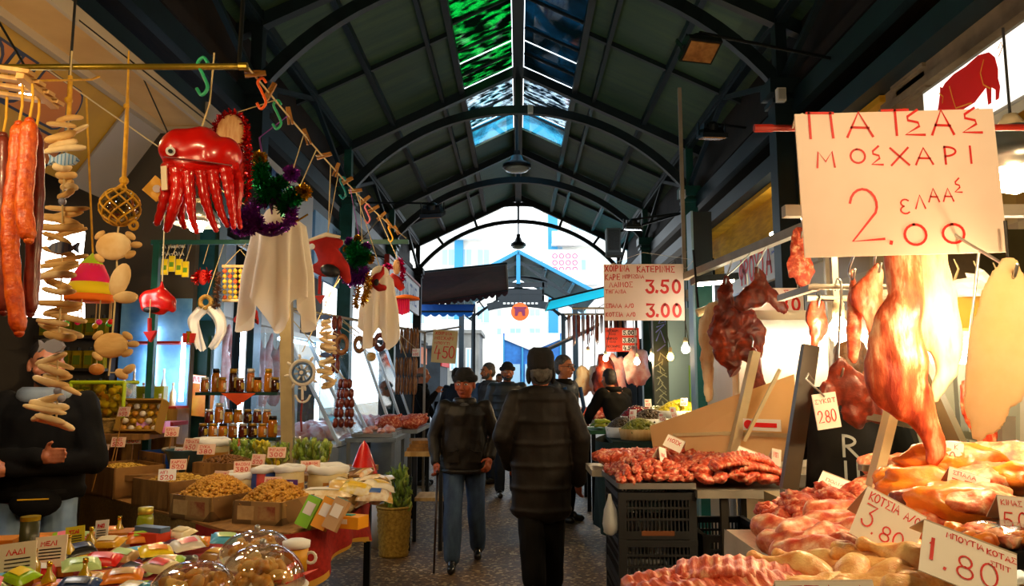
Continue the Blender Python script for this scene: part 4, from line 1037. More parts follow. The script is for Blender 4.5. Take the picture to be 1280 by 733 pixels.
o = o.build('crumpled_paper', WHITEP); o.location = at(1200, 374, 3.65); tag(o, 'crumpled white paper on the cream shelf behind the legs', 'paper')
# glass display behind the near counter with slanted frames
GLASSG = glassy('display_glass', '#dfe6dc', alpha=0.25, dirt='#6d6a4c', dscale=1.2, lo=0.55, hi=0.95)
t = thing('display_case', 'glass fronted meat display with leaning frames behind the near right counter', 'display case', (0, 0, 0))
def leanbar(a, b, w, mat, nm='frame_bar'): return G().bar(a, b, w, w * 0.6).build(nm, mat, t)
leanbar(at(986, 612, 3.42), at(1013, 432, 3.42), 0.07, M('dark_frame', '#4c4433', '#39332a', scale=3, rough=0.4))
leanbar(at(1088, 622, 3.05), at(1118, 500, 3.05), 0.06, PALEBAR)
leanbar(at(1205, 575, 3.1), at(1148, 450, 3.2), 0.09, M('grey_frame', '#8a7c5c', rough=0.5))
leanbar(at(1258, 590, 2.9), at(1258, 520, 2.9), 0.05, DULLM)
leanbar(at(1080, 520, 3.3), at(1290, 560, 3.3), 0.05, DULLM); leanbar(at(1075, 585, 3.15), at(1290, 590, 3.15), 0.04, DULLM)
g = G(); g.add([at(1120, 455, 3.3), at(1275, 455, 3.25), at(1275, 580, 3.2), at(1095, 580, 3.25)], [(0, 1, 2, 3)]); g.build('glass_pane', GLASSG, t)
G().box((2.1, 3.53, 0.5), (1.9, 0.26, 1.0)).build('base', M('case_base', '#8c7a50', '#75663f', scale=2, rough=0.6), t)
G().bar(at(986, 612, 3.42), (at(986, 612, 3.42).x, 3.42, 0.0), 0.06).build('leg', DULLM, t)
for i, (px, py, s) in enumerate([(1100, 548, 0.1), (1122, 560, 0.09), (1092, 572, 0.1)]):
 o = G(); lump(o, (0, 0, 0), (s, s, s * 0.6), 40 + i, 0.3, 1.5, 3); o = o.build('wrapped_meat', MEATP, smooth=True); p = at(px, py, 3.55); o.location = (p.x, p.y, 1.0 + s * 0.5 - 0.02 + (0.1 if i < 2 else 0)); tag(o, ['pale joint on the case top just right of the butcher', 'pale joint behind the cream leaning bar', 'pale joint lowest beside the cream leaning bar'][i], 'meat')
# ---- near right bench: tables, trays, piles
PLASTIC = M('plastic_sheet', '#d8cfc0', '#b8b4ac', scale=3, rough=0.22, bump=0.3, bscale=5, stretch=(4, 1, 1), coat=0.4)
BZ = 0.9
t = thing('butcher_table', 'butcher table wrapped in white plastic sheet under the raw meat trays', 'table', (0, 0, 0))
G().add([(0.86, 2.05, BZ - 0.04), (2.6, 1.4, BZ - 0.04), (2.6, 3.25, BZ - 0.04), (0.86, 3.25, BZ - 0.04), (0.86, 2.05, BZ), (2.6, 1.4, BZ), (2.6, 3.25, BZ), (0.86, 3.25, BZ)], [(3, 2, 1, 0), (4, 5, 6, 7), (0, 1, 5, 4), (1, 2, 6, 5), (2, 3, 7, 6), (3, 0, 4, 7)]).build('tabletop', PLASTIC, t)
def drape_edge(path, z0, z1, amp, nm, mat, parent, seed=0, thick=0.0, hem=None, hemmat=None, nj=8, sag=None):
 """A cloth skirt hanging from the points of path."""
 P = smoothpath([(*p, 0) for p in path], 12) if len(path) > 2 else [Vector((*path[0], 0)).lerp(Vector((*path[1], 0)), i / 24) for i in range(25)]
 n = len(P) - 1
 def fn(u, v):
  i = min(int(u * n), n - 1); f = u * n - i
  p = P[i].lerp(P[i + 1], f); d = (P[i + 1] - P[i]); d = d.normalized() if d.length > 0 else Vector((1, 0, 0)); q = Vector((d.y, -d.x, 0))
  bot = z1 + (sag(u) if sag else 0) + 0.02 * nz((u * 5, seed, 0), 1)
  off = amp * v * (math.sin(u * n * 0.9 + seed) * 0.6 + nz((u * 9, v, seed), 1.2))
  return (p.x + q.x * off, p.y + q.y * off, z0 + (bot - z0) * v)
 g = G().grid(fn, n * 2, nj)
 if hem: paint(g, lambda c: 0)
 o = g.build(nm, mat, parent, smooth=True)
 if hem:
  h = G().grid(lambda u, v: Vector(fn(u, 1 - hem * (1 - v))) + Vector((0, 0, 0)), n * 2, 1)
  h.v = [p + Vector((0.0, -0.004, -0.004)) for p in h.v]
  h.build('hem', hemmat, o, smooth=True)
 return o
drape_edge([(0.855, 3.26), (0.855, 2.04)], BZ, 0.5, 0.03, 'plastic_skirt', PLASTIC, t, 2); drape_edge([(0.855, 2.04), (1.5, 1.8)], BZ, 0.52, 0.03, 'plastic_skirt', PLASTIC, t, 4)
for x, y in ((0.95, 3.1), (0.95, 2.2), (2.5, 1.6), (2.5, 3.1)): G().box((x, y, 0.43), (0.05, 0.05, 0.86)).build('leg', DULLM, t)
def tray(name, label, corners, z, mat, lip=0.035, cat='tray'):
 P = [Vector((*c, z)) for c in corners]; c = sum(P, Vector()) / len(P)
 t = thing(name, label, cat, c)
 n = len(P)
 P = [p - c for p in P]
 up = Vector((0, 0, lip)); th = Vector((0, 0, 0.006))
 g = G().add([p for p in P] + [p + th for p in P], [tuple(range(n - 1, -1, -1)), tuple(range(n, 2 * n))] + [(i, (i + 1) % n, (i + 1) % n + n, i + n) for i in range(n)])
 g.build('base', mat, t)
 g = G()
 for i in range(n):
  g.bar(P[i] + up * 0.5, P[(i + 1) % n] + up * 0.5, 0.012, lip)
 g.build('rim', mat, t)
 return t
# shared lump meshes
def lumps(nm, mat, n, r, amp, fr, sub=3, seed=0):
 out = []
 for i in range(n):
  g = G(); lump(g, (0, 0, 0), r, seed + i * 7.3, amp, fr, sub); out.append(g.mesh(nm, mat, True))
 return out
CHUNK = lumps('meat_chunk', MEAT, 8, (0.055, 0.042, 0.026), 0.42, 2.3, 3, 3)
DICE = lumps('diced_meat', MEAT, 8, (0.031, 0.023, 0.016), 0.6, 2.3, 3, 50)
def scatter(mesh_list, name, label, cat, group, pts, smin=0.85, smax=1.2, rr=None):
 rr = rr or random.Random(len(pts))
 for i, p in enumerate(pts):
  s = rr.uniform(smin, smax)
  o = link(name, mesh_list[i % len(mesh_list)], None, p, (rr.uniform(-.6, .6), rr.uniform(-.6, .6), rr.uniform(0, 6.28)), (s, s, s))
  tag(o, label, cat, group)
def heap(corners, z, step, hfun, layers=2, rr=None, jit=0.4):
 """Points of a heap over a quadrilateral: bottom layers, then a domed top."""
 rr = rr or random.Random(5)
 a, b, c, d = [Vector((*p, 0)) for p in corners]
 nu = max(1, int(((b - a).length + (c - d).length) / 2 / step)); nv = max(1, int(((d - a).length + (c - b).length) / 2 / step))
 out = []
 for j in range(nv):
  for i in range(nu):
   u, v = (i + 0.5 + rr.uniform(-jit, jit) * 0.5) / nu, (j + 0.5 + rr.uniform(-jit, jit) * 0.5) / nv
   p = a.lerp(b, u).lerp(d.lerp(c, u), v)
   out.append(Vector((p.x, p.y, z + hfun(u, v) + rr.uniform(-.004, .008))))
 return out
dome = lambda h, lo=0.02: (lambda u, v: lo + h * math.sin(PI * min(1, max(0, u))) ** 0.6 * math.sin(PI * min(1, max(0, v))) ** 0.6)
cs = [(0.92, 2.72), (1.42, 2.62), (1.5, 3.2), (0.98, 3.22)]
tray('meat_tray', 'dark metal tray of red offcuts on the plastic wrapped table', cs, BZ + 0.02, TRAYM)
rr = random.Random(11)
scatter(CHUNK, 'meat_offcut', 'red meat offcut in the heap on the dark tray by the butcher', 'meat', 'red offcuts heaped on the dark tray', heap(cs, BZ + 0.05, 0.062, dome(0.09), rr=rr) + heap([(1.0, 2.8), (1.38, 2.75), (1.4, 3.1), (1.05, 3.12)], BZ + 0.1, 0.075, dome(0.08), rr=rr))
# shanks (kotsia)
SHANK = []
for i in range(5):
 g = G(); g.tube(smoothpath([(-0.12, 0, 0), (-0.06, 0.01, 0.01), (0.02, 0, 0.0), (0.1, -0.01, 0)], 4), [0.032 + 0.014 * math.sin(PI * j / 12) + (0.012 if j > 4 else 0) for j in range(13)], 12)
 g.sph((-0.125, 0, 0), 0.03, 10, 6); g.sph((0.105, -0.01, 0), 0.042, 10, 6)
 h = fuse(g, 0.009, 3, lambda p, i=i: p + noise.noise_vector(p * 22 + Vector((i * 3, 0, 0))) * 0.009)
 SHANK.append(h.mesh('pork_shank', MEATP, True))
spots = [(985, 672, 2.55, 2.2), (1000, 688, 2.4, 2.3), (1022, 697, 2.25, 2.5), (1015, 672, 2.5, .5), (1035, 660, 2.6, .3), (1058, 664, 2.5, 2.7), (1045, 680, 2.4, .4), (1072, 672, 2.42, 2.4), (1060, 648, 2.65, 2.9), (1085, 658, 2.5, 1.2), (1040, 694, 2.28, 2.6), (1080, 690, 2.3, 2.0), (1105, 690, 2.3, .6), (1120, 702, 2.2, 2.4)]
for i, (px, py, Y, rz) in enumerate(spots):
 p = at(px, py, Y); o = link('pork_shank', SHANK[i % 5], None, (p.x, p.y, max(p.z, BZ + 0.045)), (0.1 * (i % 3), 0.12 * ((i % 4) - 1.5), rz), (1, 1, 1)); tag(o, 'pinkish pork shank in the pile beside the tray of offcuts', 'meat', 'pork shanks piled on the table')
for i, (px, py, Y) in enumerate([(1010, 690, 2.42), (1040, 690, 2.4), (1070, 690, 2.38), (1030, 675, 2.55), (1060, 676, 2.55), (1100, 675, 2.45), (1020, 705, 2.3), (1060, 708, 2.25)]):
 p = at(px, py, Y); o = link('pork_shank', SHANK[i % 5], None, (p.x, p.y, BZ + 0.04), (0, 0, i * 1.1)); tag(o, 'pinkish pork shank in the pile beside the tray of offcuts', 'meat', 'pork shanks piled on the table')
# chicken legs
CHL = []
for i in range(4):
 g = G(); g.tube(smoothpath([(0, 0, 0), (0.06, 0.0, 0.005), (0.12, 0.01, 0), (0.17, 0.03, 0)], 4), [0.04, 0.046, 0.05, 0.05, 0.048, 0.044, 0.036, 0.028, 0.02, 0.016, 0.014, 0.013, 0.016], 12)
 g.sph((0, 0, 0), 0.042, 10, 6); g.sph((0.175, 0.033, 0), 0.019, 8, 6); g.tube([(0.0, 0, 0), (-0.05, 0.06, 0)], [0.04, 0.035], 10); g.sph((-0.05, 0.06, 0), 0.036, 10, 6)
 h = fuse(g, 0.007, 3, lambda p, i=i: p + noise.noise_vector(p * 25 + Vector((i * 3, 0, 0))) * 0.006)
 CHL.append(h.mesh('chicken_leg', SKIN_CH, True))
spots = [(1030, 722, 2.02, 2.6), (1052, 712, 2.1, 2.2), (1080, 700, 2.15, .2), (1095, 716, 2.0, 2.8), (1065, 728, 1.95, 1.0), (1110, 690, 2.2, -.3), (1120, 720, 1.95, 2.2), (1140, 728, 1.85, 1.9), (1100, 733, 1.88, .5), (1140, 705, 2.0, 2.4), (1030, 738, 1.92, .6), (1000, 740, 1.95, 2.0), (1165, 715, 1.9, 2.0), (1130, 742, 1.8, 0), (1160, 740, 1.78, 1), (1070, 745, 1.85, 2)]
for i, (px, py, Y, rz) in enumerate(spots):
 p = at(px, py, Y); o = link('chicken_leg', CHL[i % 4], None, (p.x, p.y, p.z - 0.01), (0.2 * ((i % 3) - 1), 0.2 * ((i % 4) - 1.5), rz)); tag(o, 'pale yellow chicken leg heaped between the shanks and the one eighty card', 'chicken', 'chicken legs heaped on the near table')
for i in range(12):
 o = link('chicken_leg', CHL[i % 4], None, (0.72 + 0.14 * (i % 6), 1.62 + 0.3 * (i // 6) + 0.05 * (i % 2), BZ + 0.045), (0, 0, i * 1.3)); tag(o, 'pale yellow chicken leg heaped between the shanks and the one eighty card', 'chicken', 'chicken legs heaped on the near table')
t = thing('butcher_table', 'low wooden side table with rib slabs and chicken nearest the aisle', 'table', (0, 0, 0))
G().add([(0.30, 1.2, BZ - 0.04), (1.6, 1.2, BZ - 0.04), (1.6, 1.78, BZ - 0.04), (0.86, 2.03, BZ - 0.04), (0.34, 2.0, BZ - 0.04), (0.30, 1.2, BZ), (1.6, 1.2, BZ), (1.6, 1.78, BZ), (0.86, 2.03, BZ), (0.34, 2.0, BZ)], [(4, 3, 2, 1, 0), (5, 6, 7, 8, 9), (0, 1, 6, 5), (1, 2, 7, 6), (2, 3, 8, 7), (3, 4, 9, 8), (4, 0, 5, 9)]).build('tabletop', PLASTIC, t)
for x, y in ((0.38, 1.3), (0.4, 1.95), (1.5, 1.3), (1.5, 1.7)): G().box((x, y, 0.43), (0.05, 0.05, 0.86)).build('leg', DULLM, t)
RIB = []
for i in range(3):
 g = G().grid(lambda u, v: (-0.16 + 0.32 * u, -0.07 + 0.14 * v, 0.007 * math.sin(u * 11 * PI) ** 2 + 0.03 * math.sin(PI * u) + 0.012 * nz((u * 4, v * 3, i), 1)), 40, 10)
 n0 = len(g.v); g.grid(lambda u, v: (-0.16 + 0.32 * u, -0.07 + 0.14 * v, -0.018 + 0.03 * math.sin(PI * u)), 40, 10)
 g.f = g.f[:400] + [tuple(reversed(f)) for f in g.f[400:]]
 for k in range(40): g.f += [(k, k + n0, k + 1 + n0, k + 1), (410 + k + 0, 411 + k, 411 + k + n0, 410 + k + n0)]
 for k in range(10): g.f += [(k * 11, (k + 1) * 11, (k + 1) * 11 + n0, k * 11 + n0)] if False else [(k * 41, (k + 1) * 41, (k + 1) * 41 + n0, k * 41 + n0), (k * 41 + 40, k * 41 + 40 + n0, (k + 1) * 41 + 40 + n0, (k + 1) * 41 + 40)]
 g.m = [0] * len(g.f)
 RIB.append(g.mesh('rib_slab', RIBM, True))
spots = [(862, 728, 2.0, 0.15, 0), (905, 722, 2.02, -.1, 1), (945, 722, 1.98, -.05, 2), (885, 735, 1.92, .2, 1), (970, 732, 1.9, .1, 0), (925, 712, 1.99, -.25, 2)]
for i, (px, py, Y, rz, k) in enumerate(spots):
 p = at(px, py, Y); o = link('rib_slab', RIB[k], None, (p.x, p.y, max(BZ + 0.02, p.z - 0.02)), (0.12, 0.05, rz)); tag(o, 'slab of raw pork ribs lying on the side table nearest the aisle', 'meat', 'rib slabs on the side table')
for i, (x, y, rz) in enumerate([(0.46, 1.75, 0.1), (0.75, 1.78, -0.1), (0.6, 1.9, 0.05), (0.9, 1.85, 0.2), (0.45, 1.93, 0), (0.78, 1.93, 0)]):
 o = link('rib_slab', RIB[i % 3], None, (x, y, BZ + 0.022), (0, 0, rz)); tag(o, 'slab of raw pork ribs lying on the side table nearest the aisle', 'meat', 'rib slabs on the side table')
# raised tray of glazed roasts
TZ = 1.06
cs = [(1.2, 1.55), (2.1, 1.45), (2.1, 3.0), (1.32, 2.95)]
cs = [(1.17, 1.7), (1.9, 1.5), (2.2, 2.9), (1.36, 2.85)]
tray('meat_tray', 'long dark tray raised at the back with glazed pork joints', cs, TZ, TRAYM, 0.04)
t = thing('tray_stand', 'dark wooden stand under the long raised tray of joints', 'stand', (1.66, 2.24, BZ))
for x, y in ((-0.22, -0.45), (0.25, -0.5), (-0.15, 0.45), (0.4, 0.5)): G().box((x, y, (TZ - BZ) / 2), (0.06, 0.06, TZ - BZ)).build('leg', BLACKP, t)
G().bar((-0.22, -0.45, TZ - BZ - 0.03), (-0.15, 0.45, TZ - BZ - 0.03), 0.05).bar((0.25, -0.5, TZ - BZ - 0.03), (0.4, 0.5, TZ - BZ - 0.03), 0.05).build('bearer', BLACKP, t)
def joint(px, py, Y, r, rz, mat, label, seed, ry=0.0):
 p = at(px, py, Y)
 g = G(); lump(g, (0, 0, 0), r, seed, 0.28, 1.5, 4); o = g.build('pork_joint', mat, None, smooth=True); o.location = p; o.rotation_euler = (0, ry, rz); tag(o, label, 'meat')
joint(1128, 603, 2.62, (0.11, 0.07, 0.055), 0.3, ROASTM, 'rounded glazed joint at the left back corner of the raised tray', 61)
joint(1165, 612, 2.5, (0.16, 0.09, 0.07), -0.35, ROASTM, 'long orange glazed joint along the left side of the raised tray', 62)
joint(1195, 578, 2.6, (0.17, 0.10, 0.065), -0.25, ROASTM, 'smooth orange joint lying on top at the back of the raised tray', 63)
joint(1190, 634, 2.28, (0.14, 0.08, 0.07), -0.4, ROASTM, 'glazed joint with a dark cut end at the front of the raised tray', 64)
joint(1240, 600, 2.45, (0.13, 0.08, 0.06), 0.5, MEATP, 'pale pink joint right of the three fifty card', 65)
joint(1225, 628, 2.25, (0.12, 0.07, 0.05), 0.2, MEATP, 'pink sliced joint below the three fifty card', 66)
joint(1265, 575, 2.6, (0.12, 0.09, 0.06), -0.3, MEATP, 'pale joint at the back right of the raised tray', 67)
joint(1270, 598, 2.4, (0.09, 0.06, 0.05), -0.5, ROASTM, 'small orange joint at the right edge of the raised tray', 68)
joint(1150, 632, 2.4, (0.10, 0.06, 0.05), 0.2, MEATD, 'dark red joint behind the kotsia card', 69)
joint(1140, 668, 2.25, (0.08, 0.05, 0.05), 0.4, MEATP, 'pink knuckle lying between the two large tent cards', 70)
joint(1165, 655, 2.3, (0.09, 0.06, 0.05), 0.9, MEATP, 'pink knuckle just right of the kotsia card', 71)
t = thing('wrapped_pack', 'clear wrapped pack of chopped meat on a black tray by the right edge', 'pack', (at(1252, 668, 1.95).x, 1.95, TZ + 0.008))
G().box((0, 0, 0.02), (0.22, 0.2, 0.04), taper=1.0).build('tray', BLACKP, t)
for i in range(14):
 g = G(); lump(g, (0, 0, 0), (0.03, 0.026, 0.02), 80 + i, 0.4, 1.6, 2); g.build('meat_piece', MEATP if i % 2 else ROASTM, t, loc=(-0.08 + (i % 4) * 0.053, -0.07 + (i // 4) * 0.045, 0.058), smooth=True)
G().grid(lambda u, v: (-0.11 + 0.22 * u, -0.1 + 0.2 * v, 0.042 + 0.05 * (math.sin(PI * u) * math.sin(PI * v)) ** 0.4 + 0.004 * nz((u * 8, v * 8, 0), 1)), 20, 20).build('film', glassy('cling_film', '#ffffff', alpha=0.3, rough=0.08), t, smooth=True)
# tent cards
def tent(px, py, Y, w, h, label, lines, rz=0.0, tilt=0.35, roll=0.0, mat=None, group=None, cat='price card'):
 """Folded price card: front leaf leaning back, back leaf behind. lines: (text, u, v, height, stroke, advance) in fractions of the leaf."""
 p = at(px, py, Y)
 t = thing('price_card', label, cat, p, (0, roll, rz), group)
 R = Matrix.Rotation(-tilt, 4, 'X')
 g = G(); g.T = R; g.box((0, 0.0015, -h / 2), (w, 0.003, h)); g.build('front_leaf', mat or WCARD, t)
 g = G(); g.T = Matrix.Rotation(tilt + 0.35, 4, 'X'); g.box((0, 0.002, -h / 2), (w, 0.003, h)); g.build('back_leaf', M('card_back', '#c8b8a4', rough=0.7), t)
 g = G(); g.T = R
 for tx, u, v, hh, ww, adv in lines: write(g, tx, -w / 2 + u * w, -h + v * h, hh * h, ww * h, adv * w, 0.3, -0.002, 0, 0.06, int(px))
 if lines: g.build('lettering', RED, t)
 return t
tent(1121, 628, 2.12, 0.16, 0.15, 'large tent card reading kotsia three eighty among the shanks', [('ΚΟΤΣΙΑ', .08, .78, .16, .022, .075), ('Α/Ο', .68, .76, .15, .02, .07), ('3', .08, .28, .42, .03, .2), ('.', .3, .2, .2, .03, .1), ('80', .42, .18, .28, .028, .17)], -0.3, 0.55, 0.5)
tent(1212, 672, 1.78, 0.19, 0.15, 'large tent card reading one eighty lying over the chicken legs', [('1', .08, .3, .42, .05, .18), ('.', .24, .2, .3, .04, .1), ('80', .36, .18, .42, .028, .2), ('ΜΠΟΥΤΙΑ', .25, .82, .1, .016, .05), ('ΚΟΤΑΣ', .68, .8, .1, .016, .05), ('ΣΠΙΤ', .72, .6, .09, .014, .05)], -0.35, 0.9, 0.35)
tent(1212, 592, 2.3, 0.11, 0.085, 'tent card reading three fifty on the glazed joints', [('350', .08, .14, .5, .05, .22), ('ΣΠΑΛΑ', .1, .78, .14, .022, .09)], -0.3, 0.5, 0.3)
tent(1268, 622, 2.0, 0.08, 0.09, 'price card reading fifty over the wrapped pack', [('50', .1, .1, .45, .04, .3), ('ΚΙΜΑΣ', .08, .75, .14, .02, .11)], -0.2, 0.4, 0.1)
tent(1186, 553, 2.55, 0.085, 0.085, 'small tent card at the foot end of the large hanging leg', [('0', .55, .12, .5, .03, .22), ('Κ', .7, .75, .18, .02, .12)], -0.5, 0.25, 0.12)
tent(1048, 597, 3.05, 0.12, 0.10, 'tent card standing on the heap of red offcuts', [('ΠΟΔΙΑ', .2, .55, .16, .02, .1), ('2', .3, .15, .3, .02, .12)], -0.5, 0.95, 0.35)
tent(1030, 727, 1.75, 0.22, 0.10, 'white tent card reading spala standing before the chicken legs', [('ΣΠΑΛΑ', .12, .5, .4, .03, .13)], 0.05, 0.3, 0.0)
# ---- crate stall
def crate(loc, label, rz=0, colr=None, w=0.4, d=0.6, h=0.235):
 t = thing('plastic_crate', label, 'crate', loc, rz, 'stacked black crates')
 G().box((0, 0, 0.012), (w - 0.03, d - 0.03, 0.02)).build('base', BLACKP, t)
 for ax, s in (('y', -1), ('y', 1), ('x', -1), ('x', 1)):
  L_ = w if ax == 'y' else d
  g = G()
  def B(c, sz):
   if ax == 'y': g.box((c[0], s * (d / 2 - 0.012), c[1]), (sz[0], sz[2], sz[1]))
   else: g.box((s * (w / 2 - 0.012), c[0], c[1]), (sz[2], sz[0], sz[1]))
  B((0, 0.02), (L_, 0.04, 0.024)); B((0, h - 0.02), (L_, 0.035, 0.03)); B((0, h * 0.42), (L_, 0.012, 0.022)); B((0, h * 0.66), (L_, 0.012, 0.022))
  for e in (-1, 1): B((e * (L_ / 2 - 0.02), h / 2), (0.04, h, 0.026))
  nn = int(L_ / 0.025)
  for i in range(nn): B((-L_ / 2 + 0.04 + (L_ - 0.08) * (i + 0.5) / nn, h / 2), (0.007, h - 0.06, 0.016))
  if ax == 'y':
   B((0, 0.06), (L_ * 0.5, 0.04, 0.012)) if False else None
  g.build('side_panel', BLACKP, t)
 G().box((0, -d / 2 + 0.001, 0.03), (w * 0.42, 0.004, 0.024)).build('label_strip', M('brown_strip', '#6e3c14', rough=0.6), t)
 return t
words_ = ['bottom', 'second lowest', 'third', 'top']
for k in range(4): crate((0.715, 4.32, 0.236 * k), '%s black plastic crate of the stack under the diced meat tray' % words_[k])
for k in range(3): crate((1.165, 4.44, 0.236 * k), '%s black plastic crate of the stack in shadow behind the table leg' % words_[k], 0.02)
CZ = 0.96
t = thing('stall_table', 'narrow steel table beside the black crates holding ribs and chops', 'table', (1.17, 4.42, 0))
G().box((0, 0, CZ - 0.02), (0.52, 0.9, 0.04)).build('tabletop', DULLM, t)
for x, y in ((-0.12, -0.42), (0.22, -0.42), (-0.23, 0.42), (0.22, 0.42)): G().box((x, y, (CZ - 0.04) / 2), (0.035, 0.035, CZ - 0.04)).build('leg', M('dark_leg', '#2a2620', rough=0.5), t)
ct = [(0.52, 4.02), (0.91, 4.02), (0.91, 4.62), (0.5, 4.62)]
tray('meat_tray', 'white rimmed tray of diced red meat on top of the crate stack', ct, CZ, STEELB, 0.03)
rr = random.Random(3)
scatter(DICE, 'diced_meat', 'small dice of red meat heaped on the tray over the black crates', 'meat', 'diced meat heaped over the crates', heap(ct, CZ + 0.02, 0.044, dome(0.045), rr=rr) + heap([(0.54, 4.05), (0.89, 4.05), (0.88, 4.55), (0.55, 4.55)], CZ + 0.045, 0.05, dome(0.055), rr=rr))
c2 = [(0.93, 3.99), (1.41, 3.99), (1.41, 4.85), (0.93, 4.85)]
rr = random.Random(4)
scatter(CHUNK, 'meat_cut', 'red chop heaped on the steel table right of the diced meat', 'meat', 'chops on the steel table', heap(c2, CZ + 0.03, 0.075, dome(0.05), rr=rr), 0.9, 1.3)
c3 = [(0.48, 4.7), (1.4, 4.9), (1.4, 5.3), (0.52, 5.25)]
t = thing('stall_table', 'steel trestle table behind the diced meat with more red meat', 'table', (0.95, 5.1, 0))
G().box((0, 0, CZ - 0.02), (0.98, 0.44, 0.04)).build('tabletop', DULLM, t)
for x in (-0.28, 0.45):
 for y in (-0.18, 0.18): G().box((x, y, (CZ - 0.04) / 2), (0.035, 0.035, CZ - 0.04)).build('leg', DULLM, t)
scatter(CHUNK, 'meat_cut', 'red cut of meat on the trestle table under the dusty plastic guard', 'meat', 'cuts on the trestle table', heap([(0.5, 4.92), (1.4, 4.92), (1.4, 5.28), (0.5, 5.28)], CZ + 0.03, 0.08, dome(0.04), rr=rr), 0.9, 1.3)
for i, (px, py, Y, rz) in enumerate([(935, 588, 4.12, -0.1), (922, 594, 4.05, 0.1), (945, 596, 4.05, 0.0), (930, 574, 4.35, 0.1)]):
 p = at(px, py, Y); o = link('rib_slab', RIB[i % 3], None, (p.x, p.y, CZ + 0.075 + 0.022 * (3 - i)), (0.15, 0.05, rz), (0.8, 0.9, 1)); tag(o, 'striped slab of ribs on the right front of the steel table', 'meat', 'rib slabs on the steel table')
tent(846, 548, 4.6, 0.11, 0.08, 'pink tent card at the back of the diced meat, left of the plastic guard bar', [('ΜΟΣΧ', .15, .5, .3, .05, .14)], -0.4, 0.6, 0.4)
tent(934, 562, 4.15, 0.09, 0.07, 'pink tent card standing on the rib slabs of the steel table', [('ΧΟΙΡ', .15, .45, .3, .05, .14)], -0.5, 0.5, 0.35)
tent(828, 560, 4.3, 0.08, 0.085, 'tilted white card holder standing in the diced meat', [('ΚΙΜΑΣ', .2, .4, .2, .03, .1)], 0.9, 0.2, 0.2)
tent(971, 562, 4.3, 0.06, 0.09, 'small pink card leaning by the dark frame bar', [('ΜΠ', .2, .5, .3, .03, .2)], 0.3, 0.15, 0.2)
# carrier bag hung at the crate corner
g = G(); g.lathe([(0.006, 0.21), (0.014, 0.18), (0.03, 0.13), (0.042, 0.06), (0.036, 0.015), (0.012, 0.0)], n=14); g.v = [Vector((p.x * (1 + 0.5 * nz(p, 22)), p.y * (0.9 + 0.5 * nz(p, 30)), p.z)) for p in g.v]
o = g.build('carrier_bag', cloth('thin_white_plastic', '#dfe4e6', 0.5, 0.3), None, smooth=True); o.location = (0.475, 4.06, 0.72); tag(o, 'thin white carrier bag hung at the aisle corner of the crates', 'bag')
# dusty plastic guard
DUSTY = cloth('dusty_plastic', '#e8c896', 0.45, 0.35, '#dcb47c', 1.6)
t = thing('sneeze_guard', 'large dusty plastic guard with a red and white sticker beside the hanging meat', 'guard', (0, 0, 0))
q = [at(812, 533, 5.35), at(992, 468, 4.7), at(1000, 578, 4.55), at(818, 572, 5.28)]
n_ = (q[1] - q[0]).cross(q[3] - q[0]).normalized() * 0.012
G().add(q + [p + n_ for p in q], [(3, 2, 1, 0), (4, 5, 6, 7), (0, 1, 5, 4), (1, 2, 6, 5), (2, 3, 7, 6), (3, 0, 4, 7)]).build('panel', DUSTY, t)
G().bar(at(842, 544, 5.2), at(905, 542, 4.95), 0.02).bar(at(905, 542, 4.95), at(990, 545, 4.62), 0.025).build('ledge', M('cream_bar'), t)
G().bar(at(914, 574, 4.85), at(944, 440, 4.85), 0.075, 0.05).build('frame_bar', PALEBAR, t)
G().bar(at(930, 552, 4.6), at(975, 462, 4.6), 0.02).build('stay', PALEBAR, t)
G().bar(at(818, 574, 5.27), (at(818, 574, 5.27).x, 5.27, CZ - 0.02), 0.03).build('post', DULLM, t)
g = G(); c = at(951, 531, 4.70); R = Matrix.Rotation(-0.95, 4, 'Z')
g.T = Matrix.Translation(c + Vector((-0.01, -0.05, 0))) @ Matrix.Rotation(-0.75, 4, 'Z'); g.box((0, 0, 0), (0.24, 0.004, 0.07)); g.build('sticker', WHITEP, t)
g = G(); g.T = Matrix.Translation(c + Vector((-0.012, -0.054, 0))) @ Matrix.Rotation(-0.75, 4, 'Z'); g.cyl((-0.085, -0.001, 0), (-0.085, -0.003, 0), 0.028, n=20).box((0.015, -0.001, 0), (0.16, 0.003, 0.026)); g.build('sticker_mark', M('red_print'), t)
# green shutter doors behind
t = thing('shutter_door', 'bright green double shutter beside the teal column', 'door', at(898, 505, 8.4))
for x in (-0.16, 0.16):
 G().box((x, 0, 0), (0.3, 0.05, 1.6)).box((x, -0.03, 0.2), (0.22, 0.02, 0.9)).build('leaf', M('light_green_paint', '#6fae3e', '#5f9a34', scale=2, rough=0.5), t)
p = t.location; t.location = (p.x, p.y, 0.9)
G().box((0, 0.02, -0.06), (0.7, 0.08, 0.12)).box((0, 0.02, -0.45), (0.7, 0.08, 0.9)).build('sill', CONC, t)
# ================================================================ LEFT SIDE: DRY GOODS STALL
BRASS = M('brass_pole', '#a08420', '#7a6a1c', scale=6, rough=0.35, metal=0.6)
ROPEY = M('yellow_rope', '#d8a41c', '#b8861a', scale=30, rough=0.7)
STRING = M('pale_string', '#c8b484', rough=0.8)
PEGW = M('peg_wood', '#b07a2c', '#8a5a1e', scale=12, rough=0.6)
DRIFT = M('driftwood', '#ecc884', '#c89a54', scale=6, rough=0.7, stretch=(1, 1, 4))
DRIFT2 = M('driftwood_pale', '#f0dcae', '#d8b070', scale=6, rough=0.7)
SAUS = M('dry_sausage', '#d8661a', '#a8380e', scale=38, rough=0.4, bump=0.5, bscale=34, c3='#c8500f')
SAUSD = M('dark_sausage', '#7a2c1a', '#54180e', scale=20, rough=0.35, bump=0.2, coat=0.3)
SAUSB = M('brown_sausage', '#94602a', '#6c3e18', scale=18, rough=0.4, bump=0.25)
